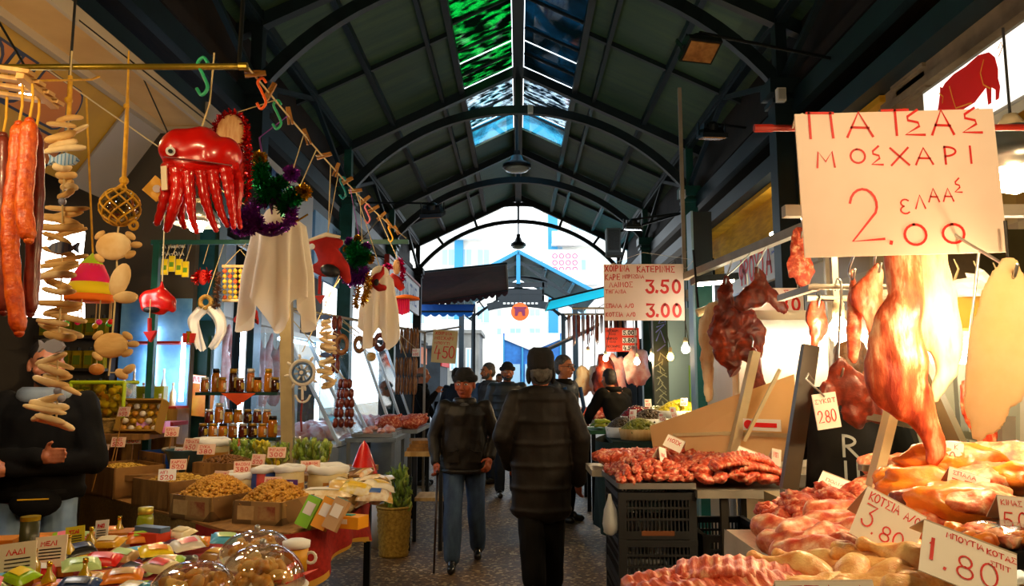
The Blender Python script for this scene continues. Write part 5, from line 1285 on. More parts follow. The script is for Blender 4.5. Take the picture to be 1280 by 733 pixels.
REDV = M('red_vinyl', '#d8140a', '#b80c06', scale=4, rough=0.3, coat=0.5)
REDF = M('red_felt', '#c01a10', '#980e0a', scale=10, rough=0.8, bump=0.15)
GAUZE = cloth('white_gauze', '#fffaf0', 0.3, 0.9)
def tins(nm, c): return M('tinsel_' + nm, c, rough=0.22, metal=0.75)
TPUR, TGRE, TGOLD, TRED, TPINK = tins('purple', '#9a3ac0'), tins('green', '#1c9a58'), tins('gold', '#d8a820'), tins('red', '#d81a14'), tins('pink', '#e8208c')
WOOD = M('crate_wood', '#a8783a', '#7e5624', scale=3, rough=0.7, stretch=(6, 1, 1), bump=0.15)
WOODL = M('light_wood', '#d8b478', '#b88c4c', scale=3, rough=0.65, stretch=(6, 1, 1))
PCARD = M('pink_card', '#f2cdb4', rough=0.7)
def tinsel(g, path, r, n, rr, w=0.006, spread=1.0):
 """Thin foil strips standing off a cord."""
 P = [Vector(p) for p in path]
 for i in range(n):
  t = rr.random() * (len(P) - 1.001); k = int(t); p = P[k].lerp(P[k + 1], t - k)
  d = Vector((rr.gauss(0, 1), rr.gauss(0, 1), rr.gauss(0, 1))).normalized()
  e = d.cross(Vector((rr.gauss(0, 1), rr.gauss(0, 1), rr.gauss(0, 1)))).normalized()
  L_ = r * rr.uniform(0.7, 1.15)
  g.add([p - e * w * 0.5, p + e * w * 0.5, p + d * L_ + e * w * 0.4, p + d * L_ - e * w * 0.4], [(0, 1, 2, 3)])
def circ(c, r, n=20, ax='y', sy=1.0):
 return [Vector(c) + Vector((r * math.cos(2 * PI * i / n), 0, r * sy * math.sin(2 * PI * i / n))) for i in range(n + 1)]
# ---- frame: pole, cross rail, line, pegs
PZ = 2.63
t = thing('hanging_pole', 'brass pole across the top of the dry goods stall carrying garlands and toys', 'pole', (-1.9, 2.6, PZ))
G().cyl((-1.2, 0, 0), (0.92, 0, 0), 0.011, n=10).build('pole', BRASS, t, smooth=True)
G().cyl((0.9, 0, 0), (0.93, 0, 0), 0.014, n=10).build('end_cap', BRASS, t)
G().tube([(0.9, 0, 0), (0.915, 0, 1.0), (0.93, 0.0, zroof(0.97) - PZ - 0.02)], 0.008, 6).tube([(-0.8, 0, 0), (-0.8, 0, 1.06)], 0.004, 6).build('hanger', DARKMETAL, t)
t = thing('cross_rail', 'green steel rail across the stall behind the hanging costumes', 'rail', (-1.9, 6.0, PZ))
G().bar((-1.05, 0, 0), (1.02, 0, 0), 0.035).build('rail_bar', GREENSTEEL, t)
G().bar((-1.0, 0, 0), (-1.0, 0, -PZ), 0.05).build('post', GREENSTEEL, t); G().bar((0.03, 0, 0), (0.16, -0.02, -PZ), 0.09, 0.07).build('post', M('beige_post', '#a8966c', '#8f7e58', scale=4, rough=0.6), t)
t = thing('green_post', 'broad green steel post of the stall with teal upper panel', 'post', (-2.87, 7.0, 0))
G().box((0, 0, 1.9), (0.2, 0.18, 3.8)).build('post', M('dark_green_steel', '#0e3a30', '#0a2c26', scale=3, rough=0.4), t)
G().box((-0.02, -0.1, 2.5), (0.17, 0.02, 0.85)).build('panel', M('teal_panel', '#156478', '#0f4c60', scale=6, rough=0.5), t)
LN0, LN1 = Vector((-0.98, 2.6, PZ + 0.01)), Vector((-0.9, 6.0, PZ + 0.03))
t = thing('clothes_line', 'thin cord with pegs running back from the pole end to the cross rail', 'line', LN0)
sagp = [LN0.lerp(LN1, i / 16) - Vector((0, 0, 0.05 * math.sin(PI * i / 16))) - LN0 for i in range(17)]
G().tube(sagp, 0.004, 6).build('cord', STRING, t)
t = thing('clothes_line', 'second cord from the brass pole back to the cross rail over the felt toys', 'line', (-1.72, 2.6, PZ + 0.012)); G().tube([(0, 0, 0), (0, 1.7, -0.03), (0, 3.4, 0.005)], 0.003, 6).build('cord', STRING, t)
def linept(y):
 f = (y - 2.6) / 3.4
 return LN0.lerp(LN1, f) - Vector((0, 0, 0.05 * math.sin(PI * f)))
def peg(p, rot, label):
 t = thing('clothes_peg', label, 'peg', p, rot, 'wooden pegs on the line')
 for s in (-1, 1): G().bar((s * 0.008, 0, -0.03), (s * 0.004, 0, 0.045), 0.009, 0.012).build('leg', PEGW, t)
 G().torus((0, 0, 0.012), 0.007, 0.002, 10, 5, axis=(0, 1, 0)).build('spring', STEELB, t)
for i, (y, rot) in enumerate([(2.68, (0, 1.4, 0.3)), (2.85, (0, 0.5, 0)), (3.1, (0, -0.2, 0.4)), (3.35, (0, -0.35, 0.2)), (3.6, (0, 1.2, 0.4)), (3.85, (0, 0.3, 0.2)), (4.05, (0, 1.1, 0)), (4.25, (0, 1.4, 0.3)), (4.5, (0, 0.9, 0)), (4.75, (0, 1.0, 0.2)), (5.0, (0, 0.8, 0)), (5.3, (0, -0.6, 0.3)), (5.6, (0, -0.5, 0.2))]):
 peg(linept(y), rot, 'wooden clothes peg on the cord above the hanging costumes')
def shook(p, col, label, s=1.0):
 o = G().tube(smoothpath([(0.012 * s, 0, 0.045 * s), (0.0, 0, 0.06 * s), (-0.014 * s, 0, 0.045 * s), (0.0, 0, 0.015 * s), (0.014 * s, 0, -0.02 * s), (0.0, 0, -0.04 * s), (-0.014 * s, 0, -0.022 * s)], 5), 0.0045 * s, 7).build('plastic_hook', M('hook_' + col, {'orange': '#f0601a', 'green': '#2fae7a', 'yellow': '#d8a020', 'pink': '#e87a8a', 'teal': '#1a8a8a'}[col], rough=0.35), smooth=True)
 o.location = p; tag(o, label, 'hook')
shook(linept(2.72) + Vector((0.02, 0, -0.07)), 'orange', 'orange plastic hook hanging at the end of the brass pole', 1.2)
shook((at(254, 82, 2.6).x, 2.6, PZ - 0.05), 'green', 'green plastic hook hanging on the brass pole', 1.4)
shook(linept(2.95) + Vector((0, 0, -0.06)), 'green', 'pale green plastic hook on the cord above the purple mask', 1.2)
shook(linept(4.0) + Vector((0, 0, -0.06)), 'teal', 'teal plastic hook on the cord over the red boot', 1.2)
shook(linept(4.6) + Vector((0, 0, -0.07)), 'pink', 'pink plastic hook on the cord above the second mask', 1.2)
shook(linept(5.35) + Vector((0, 0, -0.07)), 'yellow', 'yellow plastic hook on the cord nearest the cross rail end', 1.2)
# ---- long sausages and the slatted box at the upper left
def long_sausage(path, Y, label, r=0.026, mat=None):
 o = at(path[0][0], path[0][1], Y)
 t = thing('long_sausage', label, 'sausage', o, 0, 'long sausages at the stall corner')
 pts = smoothpath([at(a, b, Y) - o for a, b in path], 8)
 rr = [r * (0.55 if i in (0, len(pts) - 1) else 0.85 if i in (1, len(pts) - 2) else 1.0 + 0.06 * math.sin(i * 1.7)) for i in range(len(pts))]
 G().tube(pts, rr, 14).sph(pts[0], r * 0.6, 10, 6).sph(pts[-1], r * 0.6, 10, 6).build('sausage', mat or SAUS, t, smooth=True)
 G().tube([(0, 0, 0.01), (0.005, 0, 0.06), (0.0, 0, at(30, 105, Y).z - o.z)], 0.004, 6).build('string', ROPEY, t)
long_sausage([(24, 156), (20, 210), (13, 270), (15, 340), (24, 416)], 2.25, 'long orange sausage hanging lowest of the bunch by the slatted box', 0.024)
long_sausage([(37, 152), (34, 200), (30, 255), (36, 300)], 2.2, 'lit orange sausage in the middle of the bunch by the slatted box', 0.024)
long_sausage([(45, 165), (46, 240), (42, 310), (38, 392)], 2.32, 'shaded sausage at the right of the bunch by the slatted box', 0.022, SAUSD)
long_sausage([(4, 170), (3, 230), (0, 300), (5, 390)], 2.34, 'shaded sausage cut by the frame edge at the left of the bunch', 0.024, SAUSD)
t = thing('slatted_box', 'pale slatted wooden box hanging from the brass pole above the long sausages', 'box', at(20, 98, 2.25))
for i in range(4): G().bar((-0.3, -0.06 + 0.05 * i, 0.05 - 0.012 * i), (0.09, -0.06 + 0.05 * i, -0.012 * i - 0.01), 0.035, 0.012).build('slat', WOODL, t)
for x in (-0.25, 0.06): G().bar((x, -0.07, 0.028 if x < 0 else -0.015), (x, 0.11, -0.0 if x < 0 else -0.045), 0.025, 0.03).build('batten', WOODL, t)
G().tube([(0.06, 0.02, 0.0), (0.06, 0.3, 0.12), (0.06, 0.345, 0.15)], 0.004, 6).tube([(-0.2, 0.02, 0.03), (-0.2, 0.345, 0.15)], 0.004, 6).build('cord', ROPEY, t)
# ---- driftwood garlands
def fish(g, c, L_, h, face=1):
 pts = [(-0.5, 0.0), (-0.36, 0.32), (-0.1, 0.5), (0.15, 0.36), (0.3, 0.12), (0.5, 0.42), (0.44, 0.0), (0.5, -0.42), (0.3, -0.12), (0.15, -0.36), (-0.1, -0.5), (-0.36, -0.32)]
 P = [(c[0] + face * x * L_, c[2] + z * h) for x, z in pts]
 if face < 0: P.reverse()
 n = len(P); b = [Vector((x, c[1] - 0.008, z)) for x, z in P] + [Vector((x, c[1] + 0.008, z)) for x, z in P]
 tri = tessellate_polygon([[Vector((x, z, 0)) for x, z in P]])
 g.add(b, [tuple(f) for f in tri] + [tuple(i + n for i in reversed(f)) for f in tri] + [(i, (i + 1) % n, (i + 1) % n + n, i + n) for i in range(n)])
FISHB = M('fish_blue', '#a8c4e0', '#4a86c4', scale=24, rough=0.6, pat='band', lo=0.7, hi=0.8); FISHG = M('fish_grey', '#6c6f80', '#3c4a70', scale=14, rough=0.6, pat='band', lo=0.6, hi=0.75); FISHW = M('fish_white', '#b8bcd0', '#a0a8c0', scale=5, rough=0.6)
def sticks(t, px, py, wpx, rows, Y, o, rr, mat=None, hpx=None):
 for i in range(rows):
  y = py + (i - rows / 2) * (hpx or 8)
  w = wpx * rr.uniform(0.65, 1.0); dx = rr.uniform(-.12, .12) * wpx
  e = rr.uniform(-.2, .2) * w; a = at(px - w / 2 + dx, y + e, Y) - o; b = at(px + w / 2 + dx, y - e, Y) - o
  yy = rr.uniform(-.025, .025); r = rr.uniform(0.009, 0.015)
  m = (a + b) / 2 + Vector((0, yy, rr.uniform(-.008, .008)))
  a = a + Vector((0, yy + rr.uniform(-.02, .02), 0)); b = b + Vector((0, yy + rr.uniform(-.02, .02), 0))
  G().tube(smoothpath([a, m, b], 4), [r * 0.5, r * 0.9, r, r, r * 1.1, r, r, r * 0.85, r * 0.45], 8).build('driftwood_stick', mat or (DRIFT if rr.random() < 0.65 else DRIFT2), t, smooth=True)
rr = random.Random(21)
Y = 2.58; o = at(90, 68, Y)
t = thing('driftwood_garland', 'long driftwood garland with a blue striped fish hanging in front of the seller', 'garland', o)
cp = [at(a, b, Y) - o for a, b in ((90, 64), (88, 95), (86, 150), (82, 200), (78, 250), (78, 310), (76, 380), (72, 440), (72, 500), (70, 528))]
G().tube(cp, 0.003, 6).build('string', STRING, t); G().tube(cp[1:3], 0.008, 6).sph(cp[1] + Vector((0, 0, -0.09)), 0.014, 8, 6).build('rope', ROPEY, t)
sticks(t, 84, 173, 50, 6, Y, o, rr); sticks(t, 82, 230, 26, 5, Y, o, rr); sticks(t, 78, 283, 58, 6, Y, o, rr); sticks(t, 76, 343, 54, 7, Y, o, rr); sticks(t, 72, 404, 58, 6, Y, o, rr); sticks(t, 68, 470, 52, 6, Y, o, rr, DRIFT2, 7); sticks(t, 64, 518, 60, 6, Y, o, rr, DRIFT2, 6)
for px, py, w, h, mt, fc in ((80, 200, 38, 17, FISHB, -1), (80, 310, 38, 16, FISHG, 1), (65, 433, 32, 18, FISHW, -1)):
 g = G(); c = at(px, py, Y - 0.02) - o; fish(g, c, w * Y / F, h * Y / F, fc); g.build('fish', mt, t)
for px, py in ((78, 252), (72, 489), (77, 498)): G().sph(at(px, py, Y) - o, 0.013, 10, 8).build('bead', M('bead_grey', '#8c94b0', rough=0.4), t, smooth=True)
# net ball garland
Y = 2.6; o = at(158, 64, Y)
t = thing('net_ball_garland', 'glass ball in a rope net with wooden turtles below, hanging from the brass pole', 'garland', o)
bp = at(150, 259, Y) - o
G().tube([at(a, b, Y) - o for a, b in ((161, 64), (160, 100), (158, 160), (155, 224))], [0.003, 0.004, 0.008, 0.008], 7).sph(at(155, 226, Y) - o, 0.016, 10, 6).sph(at(158, 133, Y) - o, 0.011, 8, 6).build('rope', ROPEY, t)
G().sph(bp, 0.064, 24, 16).build('glass_ball', glassy('net_glass', '#d8d8c8', alpha=0.5, rough=0.03), t, smooth=True)
g = G()
for k in range(8):
 for s in (-1, 1):
  g.tube([bp + Vector((0.067 * math.sin(th) * math.cos(k * PI / 4 + s * th * 1.1), 0.067 * math.sin(th) * math.sin(k * PI / 4 + s * th * 1.1), 0.067 * math.cos(th))) for th in [PI * (i + 0.3) / 12.6 for i in range(13)]], 0.0032, 5)
for k in range(6): g.tube([bp + Vector((0.02 * math.cos(k), 0.02 * math.sin(k), 0.06)), at(155, 228, Y) - o], 0.004, 5)
g.build('net', ROPEY, t)
cp = [bp + Vector((0, 0, -0.06))] + [at(a, b, Y) - o for a, b in ((146, 300), (146, 345), (142, 400), (139, 440), (136, 470))]
G().tube(cp, 0.003, 6).build('string', STRING, t)
def turtle(px, py, rx, ry, mt):
 c = at(px, py, Y - 0.01) - o; k = Y / F
 G().sph(c, (rx * k, 0.016, ry * k), 20, 10).build('turtle_shell', mt, t, smooth=True)
 for dx, dy, a in ((-0.8, 0.8, 0.7), (0.9, 0.75, -0.6), (-0.75, -0.85, -0.6), (0.95, -0.6, 0.5), (1.25, 0.1, 0)):
  G().sph(c + Vector((dx * rx * k, 0, dy * ry * k)), (0.022, 0.009, 0.012), 10, 6, rot=(0, -a, 0)).build('flipper', DRIFT, t, smooth=True)
turtle(142, 308, 23, 18, DRIFT2); turtle(139, 432, 22, 16, DRIFT)
G().sph(at(150, 350, Y) - o, (0.035, 0.012, 0.06), 12, 8, rot=(0, 0.3, 0)).sph(at(157, 372, Y) - o, (0.045, 0.012, 0.022), 12, 8).build('wooden_fish', DRIFT2, t, smooth=True)
G().sph(at(121, 462, Y) - o, (0.028, 0.014, 0.02), 12, 8).build('shell', M('shell_orange', '#e0a050', '#c07a2c', scale=30, rough=0.5), t, smooth=True)
G().tube([at(121, 446, Y) - o, at(121, 462, Y) - o], 0.002, 5).tube([at(139, 440, Y) - o, at(121, 447, Y) - o], 0.002, 5).tube([at(136, 466, Y) - o, at(155, 466, Y) - o], 0.002, 5).build('string', STRING, t)
G().sph(at(152, 468, Y) - o, (0.026, 0.014, 0.016), 12, 8, rot=(0, 0.6, 0)).sph(at(161, 462, Y) - o, (0.026, 0.014, 0.014), 12, 8, rot=(0, -0.6, 0)).build('shell', DRIFT2, t, smooth=True)
G().torus(at(167, 282, Y) - o, 0.014, 0.006, 10, 6, axis=(0, 1, 0)).tube([at(166, 240, Y) - o, at(167, 282, Y) - o], 0.002, 5).build('shell', ROPEY, t, smooth=True)
# felt mobile
Y = 2.9; o = at(117, 300, Y); k = Y / F
t = thing('felt_mobile', 'green pink and yellow felt cone mobile with coloured beads on strings', 'mobile', o)
G().lathe([(0.0, at(115, 316, Y).z - o.z), (0.035, at(115, 328, Y).z - o.z), (0.045, at(115, 333, Y).z - o.z)], n=20).build('cap', M('felt_lime', '#a0d818', '#d8e020', scale=8, rough=0.8), t, smooth=True)
G().lathe([(0.042, at(115, 331, Y).z - o.z), (0.062, at(115, 345, Y).z - o.z), (0.078, at(115, 360, Y).z - o.z)], n=24).build('body', M('felt_pink', '#f0107a', '#f02818', scale=6, rough=0.8), t, smooth=True)
G().lathe([(0.072, at(115, 354, Y).z - o.z), (0.086, at(115, 362, Y).z - o.z), (0.088, at(115, 370, Y).z - o.z)], n=24).build('brim', M('felt_yellow', '#f8e010', rough=0.8), t, smooth=True)
G().lathe([(0.088, at(115, 369, Y).z - o.z), (0.088, at(115, 376, Y).z - o.z), (0.084, at(115, 377, Y).z - o.z)], n=24).build('brim_edge', M('felt_orange', '#f87a10', rough=0.8), t, smooth=True)
for i in range(8):
 a = i * PI / 4 + 0.2; z0 = at(115, 374, Y).z - o.z; z1 = at(115, 402 + (i % 3) * 2, Y).z - o.z
 p = Vector((0.08 * math.cos(a), 0.08 * math.sin(a), 0))
 G().tube([p + Vector((0, 0, z0)), p + Vector((0, 0, z1))], 0.0022, 5).build('string', STRING, t)
 G().sph(p + Vector((0, 0, z1)), 0.011, 10, 8).build('bead', M('bead_%d' % (i % 4), ['#e81818', '#40c030', '#f0c010', '#e82090'][i % 4], rough=0.4), t, smooth=True)
G().tube([(0, 0, at(115, 316, Y).z - o.z), (-1.72 - o.x, 0, PZ - o.z)], 0.004, 6).build('rope', ROPEY, t)
# white hanging drum, its overexposed brightness put in as emission
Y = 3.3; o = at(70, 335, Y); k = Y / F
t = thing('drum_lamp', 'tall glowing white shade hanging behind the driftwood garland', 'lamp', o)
G().lathe([(0.028, 62 * k), (0.075, 57 * k), (30 * k, 48 * k), (29 * k, 20 * k), (32 * k, -20 * k), (36 * k, -62 * k)], n=28).build('lamp_shade', glow('shade_glow', '#fff8ee', 3.4 * BULB), t, smooth=True)  # emissive shell stands in for an overexposed white surface
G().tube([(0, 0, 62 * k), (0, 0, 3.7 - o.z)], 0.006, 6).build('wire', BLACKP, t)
# ---- red octopus
Y = 2.66; o = at(250, 150, Y); k = Y / F
t = thing('octopus_toy', 'shiny red octopus toy with hanging arms and a white eye', 'toy', o)
def P_(px, py, dy=0.0):
 q = at(px, py, Y + dy) - o
 return Vector((q.x, dy, q.z))
g = G()
g.sph(P_(248, 188), (48 * k, 0.07, 24 * k), 24, 14); g.sph(P_(228, 186), (30 * k, 0.07, 25 * k), 18, 10); g.sph(P_(275, 195), (28 * k, 0.07, 26 * k), 18, 10); g.sph(P_(250, 205), (48 * k, 0.06, 18 * k), 20, 10); g.sph(P_(246, 178), (34 * k, 0.06, 20 * k), 20, 10)
h = fuse(g, 0.008, 5, lambda p: p + Vector((0, 0, 0.004 * math.sin(p.x * 60))))
h.build('head', REDV, t, smooth=True)
arms = [[(212, 208, -.03), (210, 230, -.05), (204, 255, -.05), (196, 280, -.04)], [(222, 212, -.05), (222, 240, -.06), (214, 270, -.05), (208, 288, -.03)], [(236, 214, -.05), (238, 245, -.05), (240, 270, -.04), (246, 290, -.03)], [(252, 214, -.05), (256, 245, -.05), (262, 268, -.04), (270, 288, -.03)], [(266, 214, -.05), (270, 240, -.05), (276, 265, -.04), (284, 282, -.03)], [(282, 212, -.04), (286, 235, -.05), (290, 262, -.04), (292, 284, -.03)], [(290, 205, .0), (298, 232, .0), (296, 262, .0), (300, 284, .0)], [(230, 210, .04), (230, 240, .05), (226, 268, .05), (230, 284, .04)]]
for i, a in enumerate(arms):
 pts = smoothpath([P_(*p) for p in a], 8); n = len(pts)
 G().tube(pts, [k * (10.5 if i < 2 else 8.5) * (1 - 0.62 * j / (n - 1)) * (1 + 0.09 * math.sin(j * 1.9)) for j in range(n)], 12).sph(pts[-1], k * 3.3, 8, 6).build('arm', REDV, t, smooth=True)
G().cyl(P_(213, 189, -.062), P_(213, 189, -.078), 0.016, n=16).build('eye', WHITEP, t); G().cyl(P_(213, 189, -.077), P_(213, 189, -.082), 0.008, n=12).build('pupil', BLACKP, t)
G().bar(P_(205, 208, -.075), P_(206, 238, -.08), 0.02, 0.008).build('beak', M('cream_felt', '#f0e0c0', rough=0.8), t)
g = G()
for zz in (-1, 0, 1): g.tube([P_(205 + zz * 0.5, 196 + zz * 0, -.06), P_(240, 200, -.075), P_(290, 207, -.06)], 0.003, 5)
g.build('seam', M('dark_red', '#7a0804', rough=0.5), t)
G().tube([P_(250, 165), P_(262, 130, -.02), P_(268, 66, -.06)], 0.003, 6).build('string', STRING, t)
G().box(P_(195, 236, 0.02), (0.07, 0.006, 0.07), rot=(0, 0.7, 0)).build('tag', M('gold_tag', '#e0a818', rough=0.4), t); G().cyl(P_(196, 236, 0.012), P_(196, 236, 0.006), 0.014, n=12).build('tag_window', WHITEP, t)
# sequin red mask with cream oval
Y = 2.92; o = at(292, 140, Y); k = Y / F
t = thing('carnival_mask', 'cream oval carnival piece framed with red sequins behind the octopus', 'mask', o)
def Q_(px, py, dy=0.0):
 q = at(px, py, Y) - o
 return Vector((q.x, dy, q.z))
G().sph(Q_(288, 168), (19 * k, 0.018, 27 * k), 24, 12).build('face', M('cream_silk', '#f0c890', '#d8985c', scale=16, rough=0.5, stretch=(6, 1, 1)), t, smooth=True)
G().lathe([(11 * k, 0), (12.5 * k, -30 * k), (11 * k, -55 * k)], Q_(296, 192), 20).build('band', REDF, t, smooth=True)
g = G(); tinsel(g, [Q_(288, 168) + (p * 1.0) for p in circ((0, 0, 0), 21 * k, 24, sy=1.35)], 0.022, 500, rr, 0.007); tinsel(g, [Q_(306, 165), Q_(312, 200), Q_(308, 250)], 0.022, 300, rr, 0.007); g.build('sequins', TRED, t)
g = G(); tinsel(g, [Q_(300, 225), Q_(296, 250)], 0.03, 160, rr, 0.007); g.build('tinsel', TGRE, t)
G().tube([Q_(292, 142), (linept(2.92).x - o.x, 0, linept(2.92).z - o.z)], 0.002, 5).build('string', STRING, t)
# purple mask with green plumes and pompoms
def pompom(t, c, r, mat, n=330):
 g = G(); tinsel(g, [c, c + Vector((0.001, 0, 0))], r, n, rr, 0.007); g.build('pompom', mat, t)
def mask_cluster(label, Y, ring, plumes, poms, extra=None, top=None, sx=1.0):
 o = at(ring[0], ring[1], Y); k = Y / F
 def q(px, py, dy=0.0):
  z = at(px, py, Y) - o
  return Vector((z.x, dy, z.z))
 t = thing('carnival_mask', label, 'mask', o)
 for px, py, rx in ring[2]:
  g = G(); tinsel(g, [q(px, py) + p for p in circ((0, 0, 0), rx * k, 24, sy=0.72)], 10 * k, 1300, rr, 0.007); g.build('tinsel_ring', TPUR, t)
  G().torus(q(px, py), rx * k, 2.5 * k, 20, 6, axis=(0, 1, 0), flat=1).build('ring_core', M('purple_felt', '#3a1450', rough=0.8), t)
 for a, b in plumes:
  g = G(); tinsel(g, [q(*a), (q(*a) + q(*b)) / 2 + Vector((0, -.02, 0.01)), q(*b)], 13 * k, 800, rr, 0.007); g.build('plume', TGRE, t)
 for px, py, r, m in poms: pompom(t, q(px, py, -0.01), r * k, m)
 for (pts, r, m, n) in (extra or []):
  g = G(); tinsel(g, [q(*p) for p in pts], r * k, n, rr, 0.006); g.build('tinsel_strand', m, t)
 G().tube([q(*top), Vector((linept(Y).x - o.x, 0, linept(Y).z - o.z))], 0.0025, 5).tube([q(*top), q(ring[0], ring[1])], 0.004, 5).build('string', M('purple_string', '#7a3a9a', rough=0.6), t)
 return t, q, k
t, q, k = mask_cluster('purple tinsel carnival mask with green plumes and gold pompoms over the white ghost', 3.08, (340, 268, [(339, 268, 27), (308, 278, 14)]), [((330, 250), (326, 205)), ((335, 250), (352, 228)), ((355, 262), (372, 244))], [(365, 218, 11, TPUR), (380, 241, 11, TGOLD), (325, 199, 10, TGOLD)], top=(324, 172))
G().tube([q(385, 268), q(372, 276), q(350, 282)], 0.004, 6).build('gold_cord', TGOLD, t)
t, q, k = mask_cluster('smaller green and purple tinsel mask with gold strands beside the red boot', 4.15, (444, 341, [(443, 342, 11)]), [((446, 335), (444, 308)), ((446, 330), (455, 318))], [(437, 303, 6, TPUR), (447, 299, 5, TGOLD), (458, 309, 6, TPUR), (433, 312, 4, TGOLD), (463, 325, 6, TGOLD)], [([(459, 345), (460, 362), (452, 380)], 7, TGOLD, 300), ([(448, 360), (444, 385)], 6, TGOLD, 200), ([(455, 335), (452, 355)], 6, TPUR, 160)], top=(448, 290))
# ---- ghosts
def ghost(label, Y, cx, top, bot, w0, w1, seed, face=None, group='gauze ghosts on the line'):
 o = at(cx, top, Y); k = Y / F; H = (bot - top) * k
 t = thing('gauze_ghost', label, 'costume', o, 0, group)
 def fn(u, v):
  a = 2 * PI * u; f = (v ** 0.6)
  fold = 1 + 0.32 * min(1, v * 1.6) * math.sin(a * 9 + seed + 1.5 * math.sin(a * 2 + seed)) + 0.16 * v * nz((math.cos(a) * 2, math.sin(a) * 2, v + seed), 1.2)
  R = (w0 * (0.15 + 0.85 * min(1, v * 6)) + (w1 - w0) * f) * k * fold / 2
  hang = H * v * (1.0 + 0.16 * math.sin(a * 4 + seed) * (v > 0.5) * (v - 0.5) * 2)
  return (R * math.cos(a), R * 0.5 * math.sin(a), -hang)
 G().grid(fn, 110, 24).build('gauze', GAUZE, t, smooth=True)
 G().sph((0, 0, -0.3 * w0 * k), (w0 * k * 0.42, w0 * k * 0.3, w0 * k * 0.4), 14, 10).build('head', GAUZE, t, smooth=True)
 G().tube([(0, 0, 0), Vector((linept(Y).x - o.x, 0, linept(Y).z - o.z))], 0.0025, 5).build('string', STRING, t)
 return t
ghost('large white gauze ghost hanging below the purple mask', 3.3, 351, 262, 398, 56, 78, 1)
t = ghost('second white gauze ghost with a red horned mask further back', 4.3, 475, 335, 424, 28, 42, 4)
Yg = 4.2; og = Vector(t.location)
def R_(px, py, dy=0.0):
 z = at(px, py, Yg) - og
 return Vector((z.x, dy - 0.1, z.z))
def on_ghost(lst, nm, mat, flat=0.5):
 g = G()
 for st in lst:
  for a, b in zip(st, st[1:]):
   g.tube([R_(a[0], a[1]), R_(b[0], b[1])], [a[2] * Yg / F, b[2] * Yg / F], 10)
   g.sph(R_(a[0], a[1]), a[2] * Yg / F, 8, 6); g.sph(R_(b[0], b[1]), b[2] * Yg / F, 8, 6)
 h = fuse(g, 0.006, 2); h.build(nm, mat, t, smooth=True)
on_ghost([[(466, 352, 5), (472, 346, 5), (478, 342, 3), (479, 334, 1.5)], [(468, 355, 5), (474, 360, 5), (480, 360, 4)]], 'devil_mask', REDF)
G().sph(R_(472, 354, -0.03), (0.014, 0.012, 0.02), 10, 8).build('mouth', BLACKP, t)
# dark forked tails of devil costumes
def devil_tail(label, Y, pts, tip, size, up):
 o = at(pts[0][0], pts[0][1], Y)
 t = thing('devil_tail', label, 'costume piece', o, 0, 'felt tails with arrow tips')
 G().tube([at(a, b, Y) - o for a, b in pts], 4 * Y / F * (size / 12), 8).build('tail', REDF, t)
 c = at(tip[0], tip[1], Y) - o; s = size * Y / F
 g = G().prism([(c.x - s, c.z + s * 0.6), (c.x + s, c.z + s * 0.8), (c.x + 0.1 * s, c.z - s)], -0.012, 0.012); g.build('arrow_tip', REDV, t)
 G().tube([(0, 0, 0), up(o)], 0.002, 5).build('string', STRING, t)
toline = lambda Y: (lambda o: Vector((linept(Y).x - o.x, 0.0, linept(Y).z - o.z)))
devil_tail('red felt tail with an arrow tip below the red puffed hat', 3.55, [(187, 398), (187, 414)], (188, 420), 8, lambda o: Vector((0, 0, 0.09)))
devil_tail('red felt tail with an arrow tip hanging below the red boot', 3.9, [(400, 345), (399, 368)], (400, 374), 6, toline(3.9))
devil_tail('small red felt tail with an arrow tip left of the second ghost', 4.4, [(456, 378), (454, 388)], (453, 391), 4, toline(4.4))
# red boot with a gold eye
def costume(name, label, cat, Y, strands, mat, flat=0.6, seed=0, top=None, voxel=0.007, up=True):
 tp = top or min((s for st in strands for s in st), key=lambda s: s[1])
 o = at(tp[0], tp[1], Y); k = Y / F
 g = G()
 for st in strands:
  pts = [at(a[0], a[1], Y) - o for a in st]
  for i in range(len(pts) - 1):
   g.tube([Vector((p.x, p.y / flat, p.z)) for p in pts[i:i + 2]], [st[i][2] * k, st[i + 1][2] * k], 12)
  for p, a in zip(pts, st): g.sph((p.x, p.y / flat, p.z), a[2] * k, 12, 8)
 g.v = [Vector((p.x, p.y * flat, p.z)) for p in g.v]
 h = fuse(g, voxel, 3, lambda p: p + noise.noise_vector(p * 18 + Vector((seed, 0, 0))) * 0.004)
 t = thing(name, label, cat, o)
 h.build('fabric', mat, t, smooth=True)
 if up: G().tube([(0, 0, 0), Vector((linept(Y).x - o.x, 0, linept(Y).z - o.z))], 0.003, 5).build('string', STRING, t)
 def q(px, py, dy=0.0):
  z = at(px, py, Y) - o
  return Vector((z.x, dy, z.z))
 return t, q, k
t, q, k = costume('costume_boot', 'red and gold costume boot with a dark open mouth hanging from the cord', 'costume', 3.75, [[(392, 306, 7), (410, 302, 8), (424, 304, 6)], [(404, 310, 12), (412, 322, 15), (408, 335, 12)], [(418, 325, 12), (428, 335, 9), (435, 350, 5)], [(396, 335, 7), (404, 338, 8)]], REDF, 0.6, 1)
G().sph(q(415, 340, -0.035), (13 * k, 0.03, 8 * k), 14, 8, rot=(0, 0.3, 0)).build('opening', BLACKP, t, smooth=True)
G().tube([q(388, 302, -.03), q(410, 295, -.035), q(427, 298, -.03)], [0.007, 0.012, 0.007], 8).build('cuff', M('cream_felt'), t)
G().prism([(q(388, 0).x, q(0, 312).z), (q(396, 0).x, q(0, 305).z), (q(404, 0).x, q(0, 312).z), (q(396, 0).x, q(0, 320).z)], -.075, -.06).build('eye_patch', M('gold_tag'), t); G().sph(q(395, 312, -.078), (4 * k, 0.006, 4 * k), 10, 6).build('eye', WHITEP, t)
